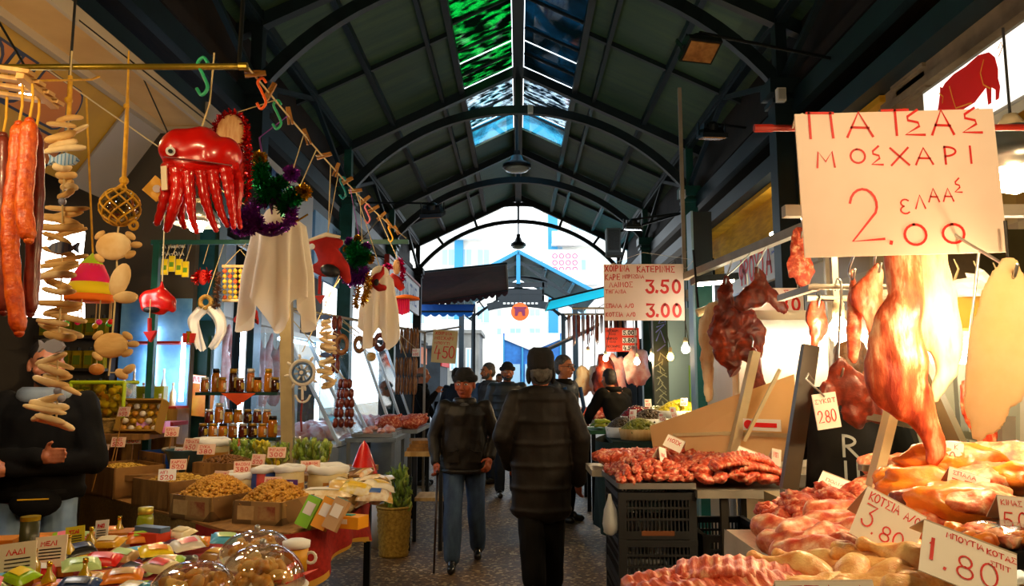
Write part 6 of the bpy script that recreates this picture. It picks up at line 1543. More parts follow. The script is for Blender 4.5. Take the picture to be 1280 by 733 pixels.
t, q, k = costume('puffed_hat', 'puffed red vinyl hat with a spike at the back of the stall', 'hat', 3.6, [[(186, 374, 12), (200, 372, 13), (210, 378, 11), (216, 386, 5)], [(202, 366, 4), (203, 352, 1.5)], [(184, 382, 9), (200, 386, 9)]], REDV, 0.7, 3, up=False)
G().tube([(0, 0, 0), (-1.72 - t.location.x, 0, PZ - 0.015 - t.location.z)], 0.003, 5).build('string', STRING, t)
G().sph(q(192, 388, -0.02), (11 * k, 0.03, 4 * k), 12, 6).build('lining', BLACKP, t)
t, q, k = costume('puffed_hat', 'dark red peaked hat hanging low beside the large ghost', 'hat', 3.5, [[(297, 400, 5), (308, 392, 8), (316, 393, 7), (322, 403, 3)], [(312, 386, 4), (309, 381, 2)]], REDF, 0.7, 5)
G().sph(q(317, 401, -0.02), (6 * k, 0.02, 3 * k), 10, 6).build('lining', BLACKP, t)
# pink jester group
Y = 4.9; o = at(498, 318, Y); k = Y / F
t = thing('jester_hat', 'pink sequin jester hat with an orange brim at the far end of the cord', 'hat', o)
def q(px, py, dy=0.0):
 z = at(px, py, Y) - o
 return Vector((z.x, dy, z.z))
G().sph(q(496, 334), (5 * k, 0.02, 10 * k), 14, 10).build('face', M('cream_silk'), t, smooth=True)
g = G(); tinsel(g, [q(500, 325), q(504, 338), q(502, 355)], 5 * k, 260, rr, 0.008); tinsel(g, [q(490, 335), q(486, 332), q(480, 333)], 4 * k, 120, rr, 0.008); g.build('sequins', TPINK, t)
G().tube([q(488, 345), q(496, 352), q(503, 362)], [5 * k, 7 * k, 4 * k], 10).build('crown', REDF, t, smooth=True)
G().lathe([(6 * k, 0.01), (16 * k, -0.005), (17 * k, -0.02), (6 * k, -0.01)], q(508, 371), 24).build('brim', M('felt_orange'), t, smooth=True)
for i in range(7): G().tube([q(495 + i * 2.6, 374), q(495 + i * 2.6, 394 - abs(i - 3))], 1.5 * k, 6).build('fringe_strand', M('felt_pink'), t)
G().tube([q(498, 326), Vector((linept(Y).x - o.x, 0, linept(Y).z - o.z))], 0.003, 5).build('string', STRING, t)
# rag ghost, wreath, ball curtain on the cross rail
Y = 5.6; o = at(258, 300, 6.0)
def crossitem(name, label, cat, px, py, Y):
 o = at(px, py, Y); t = thing(name, label, cat, o)
 G().tube([(0, 0, 0), (0, 6.0 - Y, PZ - o.z)], 0.003, 5).build('string', STRING, t)
 return t, (lambda a, b, dy=0.0: Vector(((at(a, b, Y) - o).x, dy, (at(a, b, Y) - o).z))), Y / F
t, q, k = crossitem('rag_ghost', 'split white rag ghost with a brown wig hanging before the green post', 'costume', 258, 372, 5.7)
g = G()
for s, pts in ((-1, [(256, 385), (242, 400), (246, 420), (252, 438)]), (1, [(262, 385), (274, 400), (276, 418), (266, 436)])):
 P = smoothpath([q(*p) for p in pts], 5)
 g.grid(lambda u, v, P=P, s=s: P[min(int(v * 15), 15)] + Vector(((u - 0.5) * 22 * k * (1 - 0.5 * v), 0.02 * math.sin(u * 9 + v * 4), 0.012 * math.sin(u * 14))), 12, 15)
g.build('gauze', GAUZE, t, smooth=True)
G().torus(q(257, 378), 7 * k, 3 * k, 18, 8, axis=(0, 1, 0)).build('wreath', M('wicker', '#a8853c', '#6e5420', scale=40, rough=0.8, bump=0.5), t)
g = G(); tinsel(g, [q(274, 340), q(272, 365), q(270, 384)], 7 * k, 200, rr, 0.008); g.build('wig', M('brown_hair', '#4a2a14', rough=0.6), t)
G().box(q(237, 423), (15 * k, 0.04, 12 * k)).build('gift_box', REDF, t); G().box(q(237, 423, -0.002), (3 * k, 0.045, 12.4 * k)).box(q(237, 416), (7 * k, 0.03, 3 * k)).build('ribbon', TGOLD, t)
t, q, k = crossitem('feather_mask', 'dark red feathered mask hanging on the teal panel of the green post', 'mask', 254, 330, 5.9)
G().sph(q(254, 347), (6 * k, 0.02, 10 * k), 12, 8).build('face', REDF, t, smooth=True); g = G(); tinsel(g, [q(250, 340), q(246, 350)], 8 * k, 90, rr, 0.01); tinsel(g, [q(259, 340), q(261, 350)], 7 * k, 90, rr, 0.01); g.build('feathers', TRED, t)
t, q, k = crossitem('ball_curtain', 'hanging panel of yellow and orange balls on sticks behind the large ghost', 'ornament', 302, 312, 5.9)
for py in (333, 376): G().cyl(q(278, py), q(318, py), 0.012, n=8).build('stick', DRIFT2, t)
G().tube([q(280, 333), q(300, 312), q(317, 333)], 0.004, 5).build('cord', STRING, t)
for i in range(6):
 G().tube([q(281 + i * 6.6, 333), q(281 + i * 6.6, 376)], 0.003, 5).build('cord', STRING, t)
 for j in range(6): G().sph(q(281 + i * 6.6, 339 + j * 6.6), 2.9 * k, 10, 8).build('ball', M('ball_%d' % ((i * 7 + j * 3) % 5 == 0), ['#e8c040', '#e06028'][(i * 7 + j * 3) % 5 == 0], rough=0.4), t, smooth=True)
t = thing('blackboard', 'small blackboard with white handwriting under the cross rail', 'sign', at(215, 313, 6.06)); g = G().box((0, 0, 0), (0.26, 0.02, 0.13)); g.build('board', M('black_board'), t)
g = G(); write(g, 'ΓΛΥΚΑ', -0.11, 0.015, 0.035, 0.006, 0.028, 0.3, -0.012); write(g, 'ΕΠΙΔΟΡΠΙΑ', -0.005, 0.02, 0.03, 0.005, 0.012, 0.25, -0.012); write(g, 'ΟΛΑ-ΟΛΑ', -0.09, -0.045, 0.03, 0.005, 0.022, 0.3, -0.012); g.build('lettering', WHITEP, t)
G().bar((-0.1, 0, 0.06), (-0.1, -0.06, PZ - t.location.z), 0.008).bar((0.1, 0, 0.06), (0.1, -0.06, PZ - t.location.z), 0.008).build('hanger', DARKMETAL, t)
for i, (px, py) in enumerate([(206, 334), (215, 330), (224, 334), (232, 337)]):
 t, q, k = crossitem('hanging_packet', '%s yellow spice packet hanging under the blackboard' % ['first', 'second', 'third', 'fourth'][i], 'packet', px, py - 10, 5.9)
 G().box(q(px, py), (8 * k, 0.02, 20 * k), taper=0.9).build('packet', M('yellow_packet', '#e8d020', '#c8b018', scale=12, rough=0.35), t); G().box(q(px, py + 1, -0.011), (5 * k, 0.004, 6 * k)).build('label', M('packet_label_green', '#5a8a2a', rough=0.5), t)
# ship's wheel
t, q, k = crossitem('ships_wheel', 'cream and blue wooden ship wheel with a small anchor hanging in the stall', 'ornament', 378, 440, 4.6)
G().torus(q(378, 466), 15 * k, 2.2 * k, 28, 8, axis=(0, 1, 0)).build('rim', M('cream_paint', '#e8e0cc', '#d0c4a8', scale=8, rough=0.5), t, smooth=True)
G().torus(q(378, 466, -0.004), 11.5 * k, 1.4 * k, 28, 8, axis=(0, 1, 0)).build('inner_ring', M('slate_blue', '#4a6480', rough=0.5), t, smooth=True)
G().cyl(q(378, 466, -0.02), q(378, 466, 0.02), 4.5 * k, n=18).build('hub', M('slate_blue'), t); G().cyl(q(378, 466, -0.024), q(378, 466, -0.018), 2.4 * k, n=14).build('hub_disc', M('cream_paint'), t)
for i in range(8):
 a = i * PI / 4 + 0.2; d = Vector((math.cos(a), 0, math.sin(a)))
 G().tube([q(378, 466) + d * 4 * k, q(378, 466) + d * 17 * k, q(378, 466) + d * 19 * k, q(378, 466) + d * 23 * k], [0.006, 0.006, 0.009, 0.006], 8).build('spoke', M('cream_paint'), t, smooth=True)
g = G().bar(q(378, 482), q(378, 500), 0.012).tube(smoothpath([q(369, 494), q(373, 501), q(378, 503), q(384, 501), q(388, 494)], 4), 0.007, 7).bar(q(373, 486), q(383, 486), 0.008); g.build('anchor', M('cream_paint'), t)
G().tube([q(378, 500), q(376, 520), q(377, 540)], 0.006, 6).build('cord', M('dark_red'), t)
# fish and driftwood garland further back
t, q, k = crossitem('driftwood_garland', 'small driftwood garland with two blue fish right of the ship wheel', 'garland', 407, 375, 4.8)
o = t.location
sticks(t, 408, 410, 14, 5, 4.8, o, rr, DRIFT2, 4); sticks(t, 408, 430, 22, 6, 4.8, o, rr, DRIFT2, 4); sticks(t, 408, 458, 20, 6, 4.8, o, rr, DRIFT2, 4); sticks(t, 410, 478, 18, 4, 4.8, o, rr, DRIFT2, 4)
for px, py in ((409, 397), (409, 444)):
 g = G(); fish(g, q(px, py, -0.02), 15 * k, 7 * k, 1); g.build('fish', M('fish_navy', '#2a4a80', rough=0.5), t)
G().tube([q(407, 375), q(408, 485)], 0.003, 5).build('string', STRING, t)
# ---------------------------------------------------------------- left stall: tables and goods
OLIVEC = M('olive_cloth', '#8a6a2c', '#6e5420', scale=60, rough=0.9, bump=0.2)
REDC = M('red_cloth', '#a82014', '#8c160e', scale=40, rough=0.9, bump=0.15)
GOLDH = M('gold_hem', '#c8962c', rough=0.7)
TB = 0.75
poly = [(-1.15, 3.95), (-1.0, 4.4), (-1.03, 5.85), (-3.05, 5.85), (-3.05, 5.45), (-1.5, 4.02)]
def slab_table(name, label, poly, z, mat, legs, th=0.04, legmat=None):
 t = thing(name, label, 'table')
 n = len(poly)
 G().add([(x, y, z - th) for x, y in poly] + [(x, y, z) for x, y in poly], [tuple(range(n - 1, -1, -1)), tuple(range(n, 2 * n))] + [(i, (i + 1) % n, (i + 1) % n + n, i + n) for i in range(n)]).build('tabletop', mat, t)
 for x, y in legs: G().bar((x, y, 0), (x, y, z - th), 0.045).build('leg', legmat or DARKMETAL, t)
 return t
slab_table('display_table', 'long angled table of nuts, sacks and packets on the left', poly, TB, WOOD, [(-1.2, 4.1), (-1.1, 5.7), (-2.95, 5.75), (-2.9, 5.5), (-1.6, 4.2)])
t = thing('tablecloth', 'olive cloth with a red hem along the front of the nut table', 'tablecloth')
drape_edge([(-3.07, 5.44), (-2.3, 4.72), (-1.72, 4.19)], TB, 0.22, 0.05, 'skirt', OLIVEC, t, 3, hem=0.09, hemmat=REDC, sag=lambda u: 0.16 * abs(math.sin(u * 2.6 * PI)))
t = thing('tablecloth', 'dark red cloth with a gold hem around the aisle end of the nut table', 'tablecloth')
drape_edge([(-1.74, 4.2), (-1.5, 3.99), (-1.15, 3.92), (-0.97, 4.38), (-1.0, 5.3)], TB, 0.44, 0.05, 'skirt', REDC, t, 6, hem=0.12, hemmat=GOLDH, sag=lambda u: 0.09 * math.sin(u * 3.2 * PI) + 0.05)
def box_thing(name, label, cat, c, sz, mat, rz=0):
 o = G().box((0, 0, sz[2] / 2), sz).build(name, mat); o.location = c; o.rotation_euler = (0, 0, rz)
 return tag(o, label, cat)
t = thing('display_step', 'long low wooden step at the back of the nut table under the sacks', 'stand', (-1.85, 5.45, TB)); G().box((0, 0, 0.13), (1.6, 0.7, 0.04)).build('shelf_board', WOOD, t)
for x in (-0.75, 0.75): G().box((x, 0, 0.055), (0.04, 0.66, 0.11)).build('side', WOOD, t)
t = thing('display_step', 'tall wooden step behind the nut boxes under the gift hamper', 'stand', (-3.15, 5.75, 0)); G().box((0, 0, 1.12), (0.95, 0.5, 0.04)).build('shelf_board', WOOD, t)
for x in (-0.45, 0.45): G().box((x, 0.2, 0.55), (0.05, 0.05, 1.1)).build('leg', WOOD, t)
# crates of nuts: crate + loose nuts
NUTA = M('almond', '#e0a83a', '#b87c20', scale=30, rough=0.55); NUTB = M('walnut_kernel', '#8a5a20', '#6a4014', scale=30, rough=0.6); NUTY = M('pistachio', '#d8b040', '#b08424', scale=30, rough=0.55); OLV = M('black_olive', '#1a1420', '#2c2230', scale=20, rough=0.25, coat=0.4)
CRATEP = M('printed_crate', '#a88048', '#6e4e28', scale=5, rough=0.7, pat='cells', lo=0.2, hi=0.9)
def nut_crate(label, c, w, d, h, rz, nutlabel, nm, mat, hp=0.09, tilt=0.0, cm=None, n=520, s=0.011, lining=None):
 t = thing('wooden_crate', label, 'crate', c, (tilt, 0, rz), 'crates of nuts')
 cm = cm or WOOD
 G().box((0, 0, 0.008), (w, d, 0.016)).build('base', cm, t)
 for sx in (-1, 1):
  G().box((sx * (w / 2 - 0.006), 0, h / 2), (0.012, d, h)).build('side', lining or cm, t)
  G().box((0, sx * (d / 2 - 0.006), h / 2), (w, 0.012, h)).build('side', cm, t)
 if cm is CRATEP:
  for i in range(2): G().box((-w * 0.22 + i * w * 0.42, -d / 2 - 0.002, h * 0.5), (w * 0.34, 0.003, h * 0.6)).build('printed_label', M('label_%d' % i, ['#c8a468', '#8a3018'][i], '#b08850', scale=14, rough=0.7), t)
 r2 = random.Random(int(c[0] * 1000)); g = G()
 hh = lambda x, y: h * 0.72 + hp * max(0, 1 - (x / (w / 2)) ** 2) ** 0.8 * max(0, 1 - (y / (d / 2)) ** 2) ** 0.8
 g.grid(lambda u, v: ((u - .5) * (w - .03), (v - .5) * (d - .03), hh((u - .5) * w, (v - .5) * d) - 0.006), 14, 14)
 vs, fs = ico(1)
 for i in range(n):
  x, y = r2.uniform(-.47, .47) * w, r2.uniform(-.47, .47) * d
  R = Euler((r2.uniform(0, 6), r2.uniform(-.5, .5), r2.uniform(0, 6))).to_matrix(); p0 = Vector((x, y, hh(x, y) + r2.uniform(-.002, .006)))
  g.add([R @ Vector((q.x * s * 1.4, q.y * s * 0.85, q.z * s * 0.7)) + p0 for q in vs], fs)
 o = g.build(nm, mat, None, smooth=True); o.location = c; o.rotation_euler = (tilt, 0, rz)
 tag(o, nutlabel, 'nuts', 'loose nuts in crates', 'stuff')
nut_crate('printed wooden crate at the middle of the table front full of almonds', (-1.74, 4.47, TB), 0.34, 0.36, 0.13, -0.5, 'heap of golden almonds in the printed crate at the table front', 'loose_almonds', NUTA, 0.13, cm=CRATEP, n=800)
nut_crate('printed wooden crate nearest the green packet box, full of almonds', (-1.36, 4.35, TB), 0.3, 0.36, 0.12, -0.25, 'heap of golden almonds in the crate by the green packet box', 'loose_almonds', NUTA, 0.12, cm=CRATEP, n=700)
nut_crate('plain wooden crate of pistachios left of the almond crates', (-2.13, 4.84, TB), 0.4, 0.36, 0.17, -0.6, 'heap of yellow pistachios in the plain crate', 'loose_pistachios', NUTY, 0.06, n=700)
nut_crate('plain wooden crate of nuts beside the seller at the table corner', (-2.72, 5.34, TB), 0.5, 0.34, 0.2, -0.72, 'yellow nuts in the crate beside the seller', 'loose_pistachios', NUTY, 0.05, n=600)
nut_crate('blue lined crate of black olives in the corner behind the seller crate', (-2.58, 5.62, TB + 0.06), 0.42, 0.2, 0.2, -0.72, 'black olives in the blue lined crate', 'loose_olives', OLV, 0.03, n=330, lining=M('blue_liner', '#1e4a9a', rough=0.5))
nut_crate('shallow crate of raisins behind the black olives', (-2.3, 5.62, TB + 0.15), 0.4, 0.22, 0.16, -0.72, 'golden raisins in the shallow crate behind the olives', 'loose_raisins', NUTA, 0.03, n=330)
nut_crate('low crate of walnut kernels behind the pistachios', (-1.93, 5.12, TB + 0.15), 0.34, 0.26, 0.09, -0.3, 'brown walnut kernels behind the pistachio crate', 'loose_walnuts', NUTB, 0.06, n=420)
# rolled-top sacks
def sack(label, px, Y, z, r, h, mat, fill, band=None):
 x = at(px, 600, Y).x
 t = thing('paper_sack', label, 'sack', (x, Y, z), 0, 'open sacks on the nut table')
 G().lathe([(r * 0.9, 0), (r * 1.02, h * 0.2), (r, h * 0.6), (r * 0.95, h * 0.92)], n=24).build('body', mat, t, smooth=True)
 g = G().torus((0, 0, h * 0.95), r * 0.92, r * 0.17, 26, 8, flat=1.3); g.v = [p + Vector((0, 0, 0.012 * nz(p, 20))) for p in g.v]; g.build('rolled_top', WHITEP, t, smooth=True)
 G().sph((0, 0, h * 0.82), (r * 0.85, r * 0.85, h * 0.12), 16, 8).build('filling', fill, t, smooth=True)
 G().lathe([(r * 1.025, h * 0.25), (r * 1.01, h * 0.62)], n=10, arc=1.5).build('printed_panel', M('sack_print', '#d8942c', '#b87020', scale=6, rough=0.6), t)
 if band:
  b = G(); b.box((0, -r * 1.0, h * 0.62), (r * 1.7, 0.01, h * 0.2)); b.build('band', M('purple_band', '#5a2a80', rough=0.5), t)
  g = G(); g.T = Matrix.Translation((0, -r * 1.0 - 0.006, 0)); write(g, band, -r * 0.75, h * 0.56, h * 0.11, 0.006, r * 0.13, 0.2, 0); g.build('lettering', WHITEP, t)
  G().cyl((r * 0.3, -r * 1.0, h * 0.32), (r * 0.3, -r * 1.03, h * 0.32), h * 0.08, n=14).build('print_seal', BROWN, t)
SACKM = M('sack_paper', '#e2cf9c', '#cdb57c', scale=5, rough=0.6)
sack('white rolled sack of dried fruit at the back beside the jar shelf', 262, 5.45, TB + 0.15, 0.125, 0.2, SACKM, NUTB)
sack('open white sack behind the almond crate, left of the striped bag', 303, 4.78, TB, 0.105, 0.2, SACKM, M('white_beans', '#e8e0cc', '#c8bc9c', scale=40, rough=0.6))
sack('red and blue printed sack of rice left of the purple banded bag', 331, 4.75, TB, 0.08, 0.24, M('sack_redblue', '#c83a20', '#2a4a90', scale=3, rough=0.5, pat='band'), M('rice_fill', '#f0ece0', rough=0.7))
sack('rice bag with a purple name band behind the right almond crate', 362, 4.72, TB, 0.088, 0.25, SACKM, M('rice_fill'), 'ΒΙΑΝCΟ RΙΖ')
sack('pinkish rolled sack near the clear bread bags', 410, 4.95, TB, 0.125, 0.22, SACKM, NUTB)
t = thing('plastic_tub', 'dark tub of dried tomatoes behind the walnut crate', 'tub', (-2.3, 5.35, TB + 0.15)); G().lathe([(0.1, 0), (0.14, 0.14), (0.145, 0.15), (0.13, 0.15), (0.095, 0.02)], n=24).build('tub', M('slate_tub', '#2e4a4e', rough=0.4), t, smooth=True)
G().sph((0, 0, 0.1), (0.12, 0.12, 0.04), 16, 8).build('filling', NUTB, t, smooth=True)
# bunches of packed herbs
HERB = M('packed_herbs', '#7a9a2c', '#a8b850', scale=16, rough=0.4, bump=0.4, bscale=14, coat=0.3)
def herb(label, px, py, Y, w, h, mat=None, base=None):
 p = at(px, py, Y)
 t = thing('herb_pack', label, 'herbs', p, 0, 'packs of dried herbs')
 r2 = random.Random(int(px)); g = G()
 for i in range(34):
  x, y = r2.uniform(-.45, .45) * w, r2.uniform(-.35, .35) * w
  lump(g, (x, y, h * r2.uniform(0.2, 0.95)), (w * 0.13, w * 0.06, h * 0.15), i + px, 0.7, 2.2, 2, rot=(r2.uniform(-.7, .7), r2.uniform(-.7, .7), r2.uniform(0, 3)))
 g.build('herbs', mat or HERB, t, smooth=True)
 G().lathe([(w * 0.32, 0), (w * 0.48, h * 0.5), (w * 0.55, h)], n=16, caps=False).build('wrapper', glassy('cellophane', '#f4fff0', alpha=0.35, rough=0.1), t, smooth=True)
for i, (px, py, Y, w, h) in enumerate([(298, 590, 5.3, 0.13, 0.2), (311, 586, 5.4, 0.12, 0.2), (380, 588, 5.3, 0.15, 0.22), (400, 588, 5.25, 0.13, 0.2), (352, 576, 5.6, 0.1, 0.16), (245, 575, 5.7, 0.1, 0.14)]):
 p = at(px, py, Y); herb(['first green herb pack right of the back sack', 'second green herb pack right of the back sack', 'tall herb pack left of the pinkish sack', 'herb pack behind the pinkish sack', 'small herb pack below the jar shelf post', 'small herb pack beside the green post'][i], px, 480 + F * (1.5 - TB - 0.15) / Y, Y, w, h)
herb('pack of yellow dried flowers in the middle of the back step', 332, 480 + F * (1.5 - TB - 0.15) / 5.2, 5.2, 0.16, 0.2, M('yellow_flowers', '#e8c818', '#a8b028', scale=14, rough=0.6))
# price cards on sticks
def stick_card(px, py, Y, label, w=0.075, h=0.05, rz=0.0, zbase=TB, mat=None, rows=('ΧΙΟΣ', '450')):
 p = at(px, py, Y)
 t = thing('price_card', label, 'price card', p, (-0.25, 0, rz), 'pink price cards on the nut table')
 G().box((0, 0, 0), (w, 0.004, h)).build('card', mat or PCARD, t)
 g = G()
 write(g, rows[0], -w * 0.4, h * 0.12, h * 0.22, 0.0035, w * 0.12, 0.3, -0.003); write(g, rows[1], -w * 0.38, -h * 0.38, h * 0.34, 0.005, w * 0.2, 0.3, -0.003)
 g.build('lettering', RED, t)
 G().bar((0, 0.004, -h / 2 + 0.01), (0, 0.004 + 0.25 * 0.0, min(-h / 2 - 0.02, -(p.z - zbase) * 0.9)), 0.005).build('stick', PEGW, t)
cards = [(239, 556, 5.25, 'card in the dark tub of dried tomatoes', 'ΤΟΜΑΤΑ'), (258, 562, 5.2, 'card on the rolled sack by the jar shelf', 'ΣΥΚΑ'), (223, 581, 5.0, 'card leaning by the walnut kernels', 'ΚΑΡΥΔΙ'), (276, 598, 4.6, 'card at the back of the left almond crate', 'ΦΟΥΝΤ'), (341, 604, 4.52, 'card at the back of the right almond crate', 'ΑΜΥΓΔΑ'), (303, 584, 4.75, 'card in the open white bean sack', 'ΦΑΣΟΛΙ'), (323, 575, 4.95, 'card leaning before the yellow flowers', 'ΤΣΑΙ'), (346, 566, 5.1, 'card over the yellow flower pack', 'ΡΙΓΑΝΗ'), (388, 583, 4.9, 'card left of the pinkish sack', 'ΔΑΦΝΗ'), (128, 562, 5.2, 'card at the seller end of the nut crate', 'ΣΤΡΑΓ'), (148, 553, 5.45, 'tall card beside the black olives', 'ΕΛΙΕΣ'), (167, 549, 5.6, 'white card behind the raisins', 'ΣΤΑΦΙ'), (155, 515, 5.45, 'pink card on the tilted display box', 'ΛΟΥΚ'), (215, 540, 5.5, 'pink card in the wicker basket', 'ΚΟΥΛ'), (209, 594, 4.7, 'white card in the pistachio crate', 'ΑΙΓΙ'), (225, 566, 5.3, 'small white card by the dark tub', 'ΔΑΜΑ')]
for i, (px, py, Y, lb, tx) in enumerate(cards): stick_card(px, py, Y, 'pink price ' + lb if lb.startswith('card') else lb, 0.12 if i in (0, 1, 7, 8) else 0.1, 0.085 if i in (0, 3) else 0.07, 0.3 * ((i % 3) - 1), mat=WCARD if i in (11, 14, 15) else None, rows=(tx, ['450', '380', '520', '300'][i % 4]))
# hamper, tilted display box, pink boxes, wicker baskets
WICK = M('wicker')
def basket(label, c, r0, r1, h, handle=0.0, mat=None):
 t = thing('wicker_basket', label, 'basket', c)
 prof = [(r0 + (r1 - r0) * i / 18 + (0.006 if i % 2 else 0), h * i / 18) for i in range(19)]
 G().lathe(prof + [(r1 - 0.02, h), (r0 - 0.01, 0.02)], n=28).build('body', mat or WICK, t, smooth=True)
 G().torus((0, 0, h), r1, 0.012, 28, 8).build('rim', mat or WICK, t, smooth=True)
 if handle: G().tube([(r1 * math.cos(a), 0, h + handle * math.sin(a)) for a in [PI * i / 10 for i in range(11)]], 0.009, 7).build('handle', mat or WICK, t, smooth=True)
 return t
t = basket('small wicker basket under the yellow gift hamper', (-3.1, 5.75, 1.14), 0.16, 0.19, 0.1)
t = thing('gift_hamper', 'yellow cellophane gift hamper of sweets behind the seller', 'hamper', (-3.12, 5.75, 1.25))
g = G(); r2 = random.Random(4)
for i in range(40): lump(g, (r2.uniform(-.17, .17), r2.uniform(-.08, .08), r2.uniform(0.03, 0.22)), (0.035, 0.03, 0.03), i, 0.3, 2, 2)
g.build('sweets', M('sweets', '#c88a38', '#f0d8b0', scale=12, rough=0.4, pat='cells'), t, smooth=True)
G().box((0, 0, 0.13), (0.4, 0.2, 0.27), taper=0.95).build('wrapper', glassy('yellow_cellophane', '#f0e86a', alpha=0.3, rough=0.1), t)
G().tube([(-.2, -.1, 0.26), (.2, -.1, 0.26), (.2, .1, .26), (-.2, .1, .26), (-.2, -.1, .26)], 0.014, 8).tube([(-.2, -.1, 0.0), (-.2, -.1, 0.26)], 0.014, 8).tube([(.2, -.1, 0.0), (.2, -.1, 0.26)], 0.014, 8).build('border', M('lime_ribbon', '#b8d018', rough=0.5), t)
t = thing('display_box', 'tilted card display box of small wrapped sweets right of the seller', 'box', (-2.78, 5.62, 1.14), (-0.35, 0, -0.12))
G().box((0, 0.02, 0.12), (0.32, 0.015, 0.24)).build('back', M('kraft_card', '#9a7428', rough=0.7), t)
for c, s in (((-.16, -.02, .12), (.012, .09, .24)), ((.16, -.02, .12), (.012, .09, .24)), ((0, -.02, .006), (.32, .09, .012)), ((0, -.02, .24), (.32, .09, .012))): G().box(c, s).build('side', M('kraft_card'), t)
for i in range(5):
 for j in range(4): G().sph((-0.125 + i * 0.062, -0.01, 0.035 + j * 0.055), (0.026, 0.02, 0.022), 10, 6).build('wrapped_sweet', M('sweet_%d' % ((i + j) % 3), ['#b87a20', '#d8cfc0', '#c89a1c'][(i + j) % 3], rough=0.3), t, smooth=True)
for i, (x, z, c) in enumerate([(-2.66, 1.14, '#f08ac8'), (-2.72, 1.18, '#e8a0e0')]): box_thing('sweet_carton', ['lower pink carton beside the tilted display box', 'lilac carton lying on the pink carton'][i], 'carton', (x, 5.72, z), (0.2, 0.14, 0.04), M('carton_%d' % i, c, rough=0.5), 0.2)
t = basket('flat pale wicker basket with a looped handle behind the raisins', (-2.42, 5.72, TB + 0.15), 0.14, 0.2, 0.12, 0.0, M('pale_wicker', '#c8b890', '#a08c60', scale=40, rough=0.8, bump=0.5))
# jar shelf
DGREEN = M('dark_green_steel')
t = thing('jar_shelf', 'dark green two tier shelf of honey and spoon sweet jars', 'shelf', (-2.26, 6.25, 0))
for z in (1.06, 1.42): G().box((0, 0, z), (0.66, 0.26, 0.025)).build('shelf_board', DGREEN, t)
for x in (-0.32, 0.32): G().box((x, 0.1, 0.95), (0.03, 0.03, 1.9)).build('post', DGREEN, t)
for z, xs in ((1.425, (0.02,)), (1.065, (-0.02,))):
 g = G(); g.prism([(xs[0] - 0.14, z), (xs[0] + 0.14, z), (xs[0], z - 0.1)], -0.137, -0.133); g.build('orange_paper', M('orange_paper', '#f0541a', rough=0.6), t)
def jar(label, x, y, z, r, h, c, lid, lab=None, group='jars on the green shelf'):
 t = thing('jar', label, 'jar', (x, y, z), 0, group)
 G().lathe([(r * 0.92, 0), (r, h * 0.06), (r, h * 0.7), (r * 0.82, h * 0.82)], n=16).build('glass', M('jar_' + c, '#' + c, rough=0.08, coat=0.8, spec=0.7), t, smooth=True)
 G().lathe([(r * 0.88, h * 0.82), (r * 0.88, h), (0, h)], n=16).build('lid', M('lid_' + lid, '#' + lid, rough=0.35, metal=0.5), t, smooth=True)
 if lab: G().lathe([(r * 1.01, h * 0.18), (r * 1.01, h * 0.62)], n=8, arc=1.9, caps=False).build('label', M('lab_' + lab, '#' + lab, '#3a2a14', scale=50, rough=0.6, lo=0.5, hi=0.7), t, rot=(0, 0, -PI / 2 - 0.95 + PI))
jc = [('a85a10', 'e0d8c8', 'e8d8a0'), ('3a1408', 'b8902c', 'd8b83c'), ('b86a14', '2a2018', 'd8c040'), ('5a1a0c', 'e0dcd0', 'c8a83a'), ('c8781a', 'c89a2c', 'e8e0c8')]
for i in range(9): c = jc[(i * 2) % 5]; jar('%s jar from the post on the upper tier of the green shelf' % ['first', 'second', 'third', 'fourth', 'fifth', 'sixth', 'seventh', 'eighth', 'ninth'][i], -2.55 + i * 0.072, 6.2 + 0.04 * (i % 2), 1.433, 0.033, 0.12 + 0.07 * (i % 2), *c)
for i in range(8): c = jc[(i * 3 + 1) % 5]; jar('%s jar from the post on the lower tier of the green shelf' % ['first', 'second', 'third', 'fourth', 'fifth', 'sixth', 'seventh', 'eighth'][i], -2.54 + i * 0.08, 6.19, 1.073, 0.036, 0.11 if i != 7 else 0.17, *c)
for i in range(7): c = jc[(i * 2 + 3) % 5]; jar('%s jar in the upper row stacked on the lower tier of the green shelf' % ['first', 'second', 'third', 'fourth', 'fifth', 'sixth', 'seventh'][i], -2.5 + i * 0.078, 6.2, 1.073 + 0.112, 0.034, 0.11 + 0.05 * (i == 1), *c)
# drinks cabinet, tins, bottles, poster behind the seller
t = thing('drinks_cabinet', 'pale blue lit drinks cabinet behind the dry goods stall', 'cabinet', (-3.2, 6.62, 0))
G().box((0, 0.05, 1.75), (0.62, 0.02, 1.0)).build('back_panel', M('blue_panel_lit', '#8cc4e8', '#4a90d0', scale=3, rough=0.3), t)
for z in (1.3, 1.85): G().box((0, -0.06, z), (0.64, 0.24, 0.02)).build('shelf_board', REDC, t)
G().box((0, -0.06, 0.65), (0.66, 0.24, 1.28)).build('base', WOOD, t)
G().cyl((0.33, -0.12, 1.35), (0.33, -0.12, 1.9), 0.018, n=10).cyl((0.0, -0.02, 1.4), (0.0, -0.02, 2.0), 0.012, n=10).build('tube_lamp', TUBEL, t)
def bottle(label, x, y, z, r, h, mat, cap, group, lab=None):
 t = thing('bottle', label, 'bottle', (x, y, z), 0, group)
 G().lathe([(r * 0.95, 0), (r, h * 0.03), (r, h * 0.55), (r * 0.35, h * 0.75), (r * 0.33, h * 0.9)], n=14).build('glass', mat, t, smooth=True)
 G().lathe([(r * 0.38, h * 0.88), (r * 0.38, h), (0, h)], n=12).build('cap', cap, t, smooth=True)
 if lab: G().lathe([(r * 1.02, h * 0.12), (r * 1.02, h * 0.42)], n=10, arc=2.6, caps=False).build('label', lab, t, rot=(0, 0, PI / 2 + 0.2))
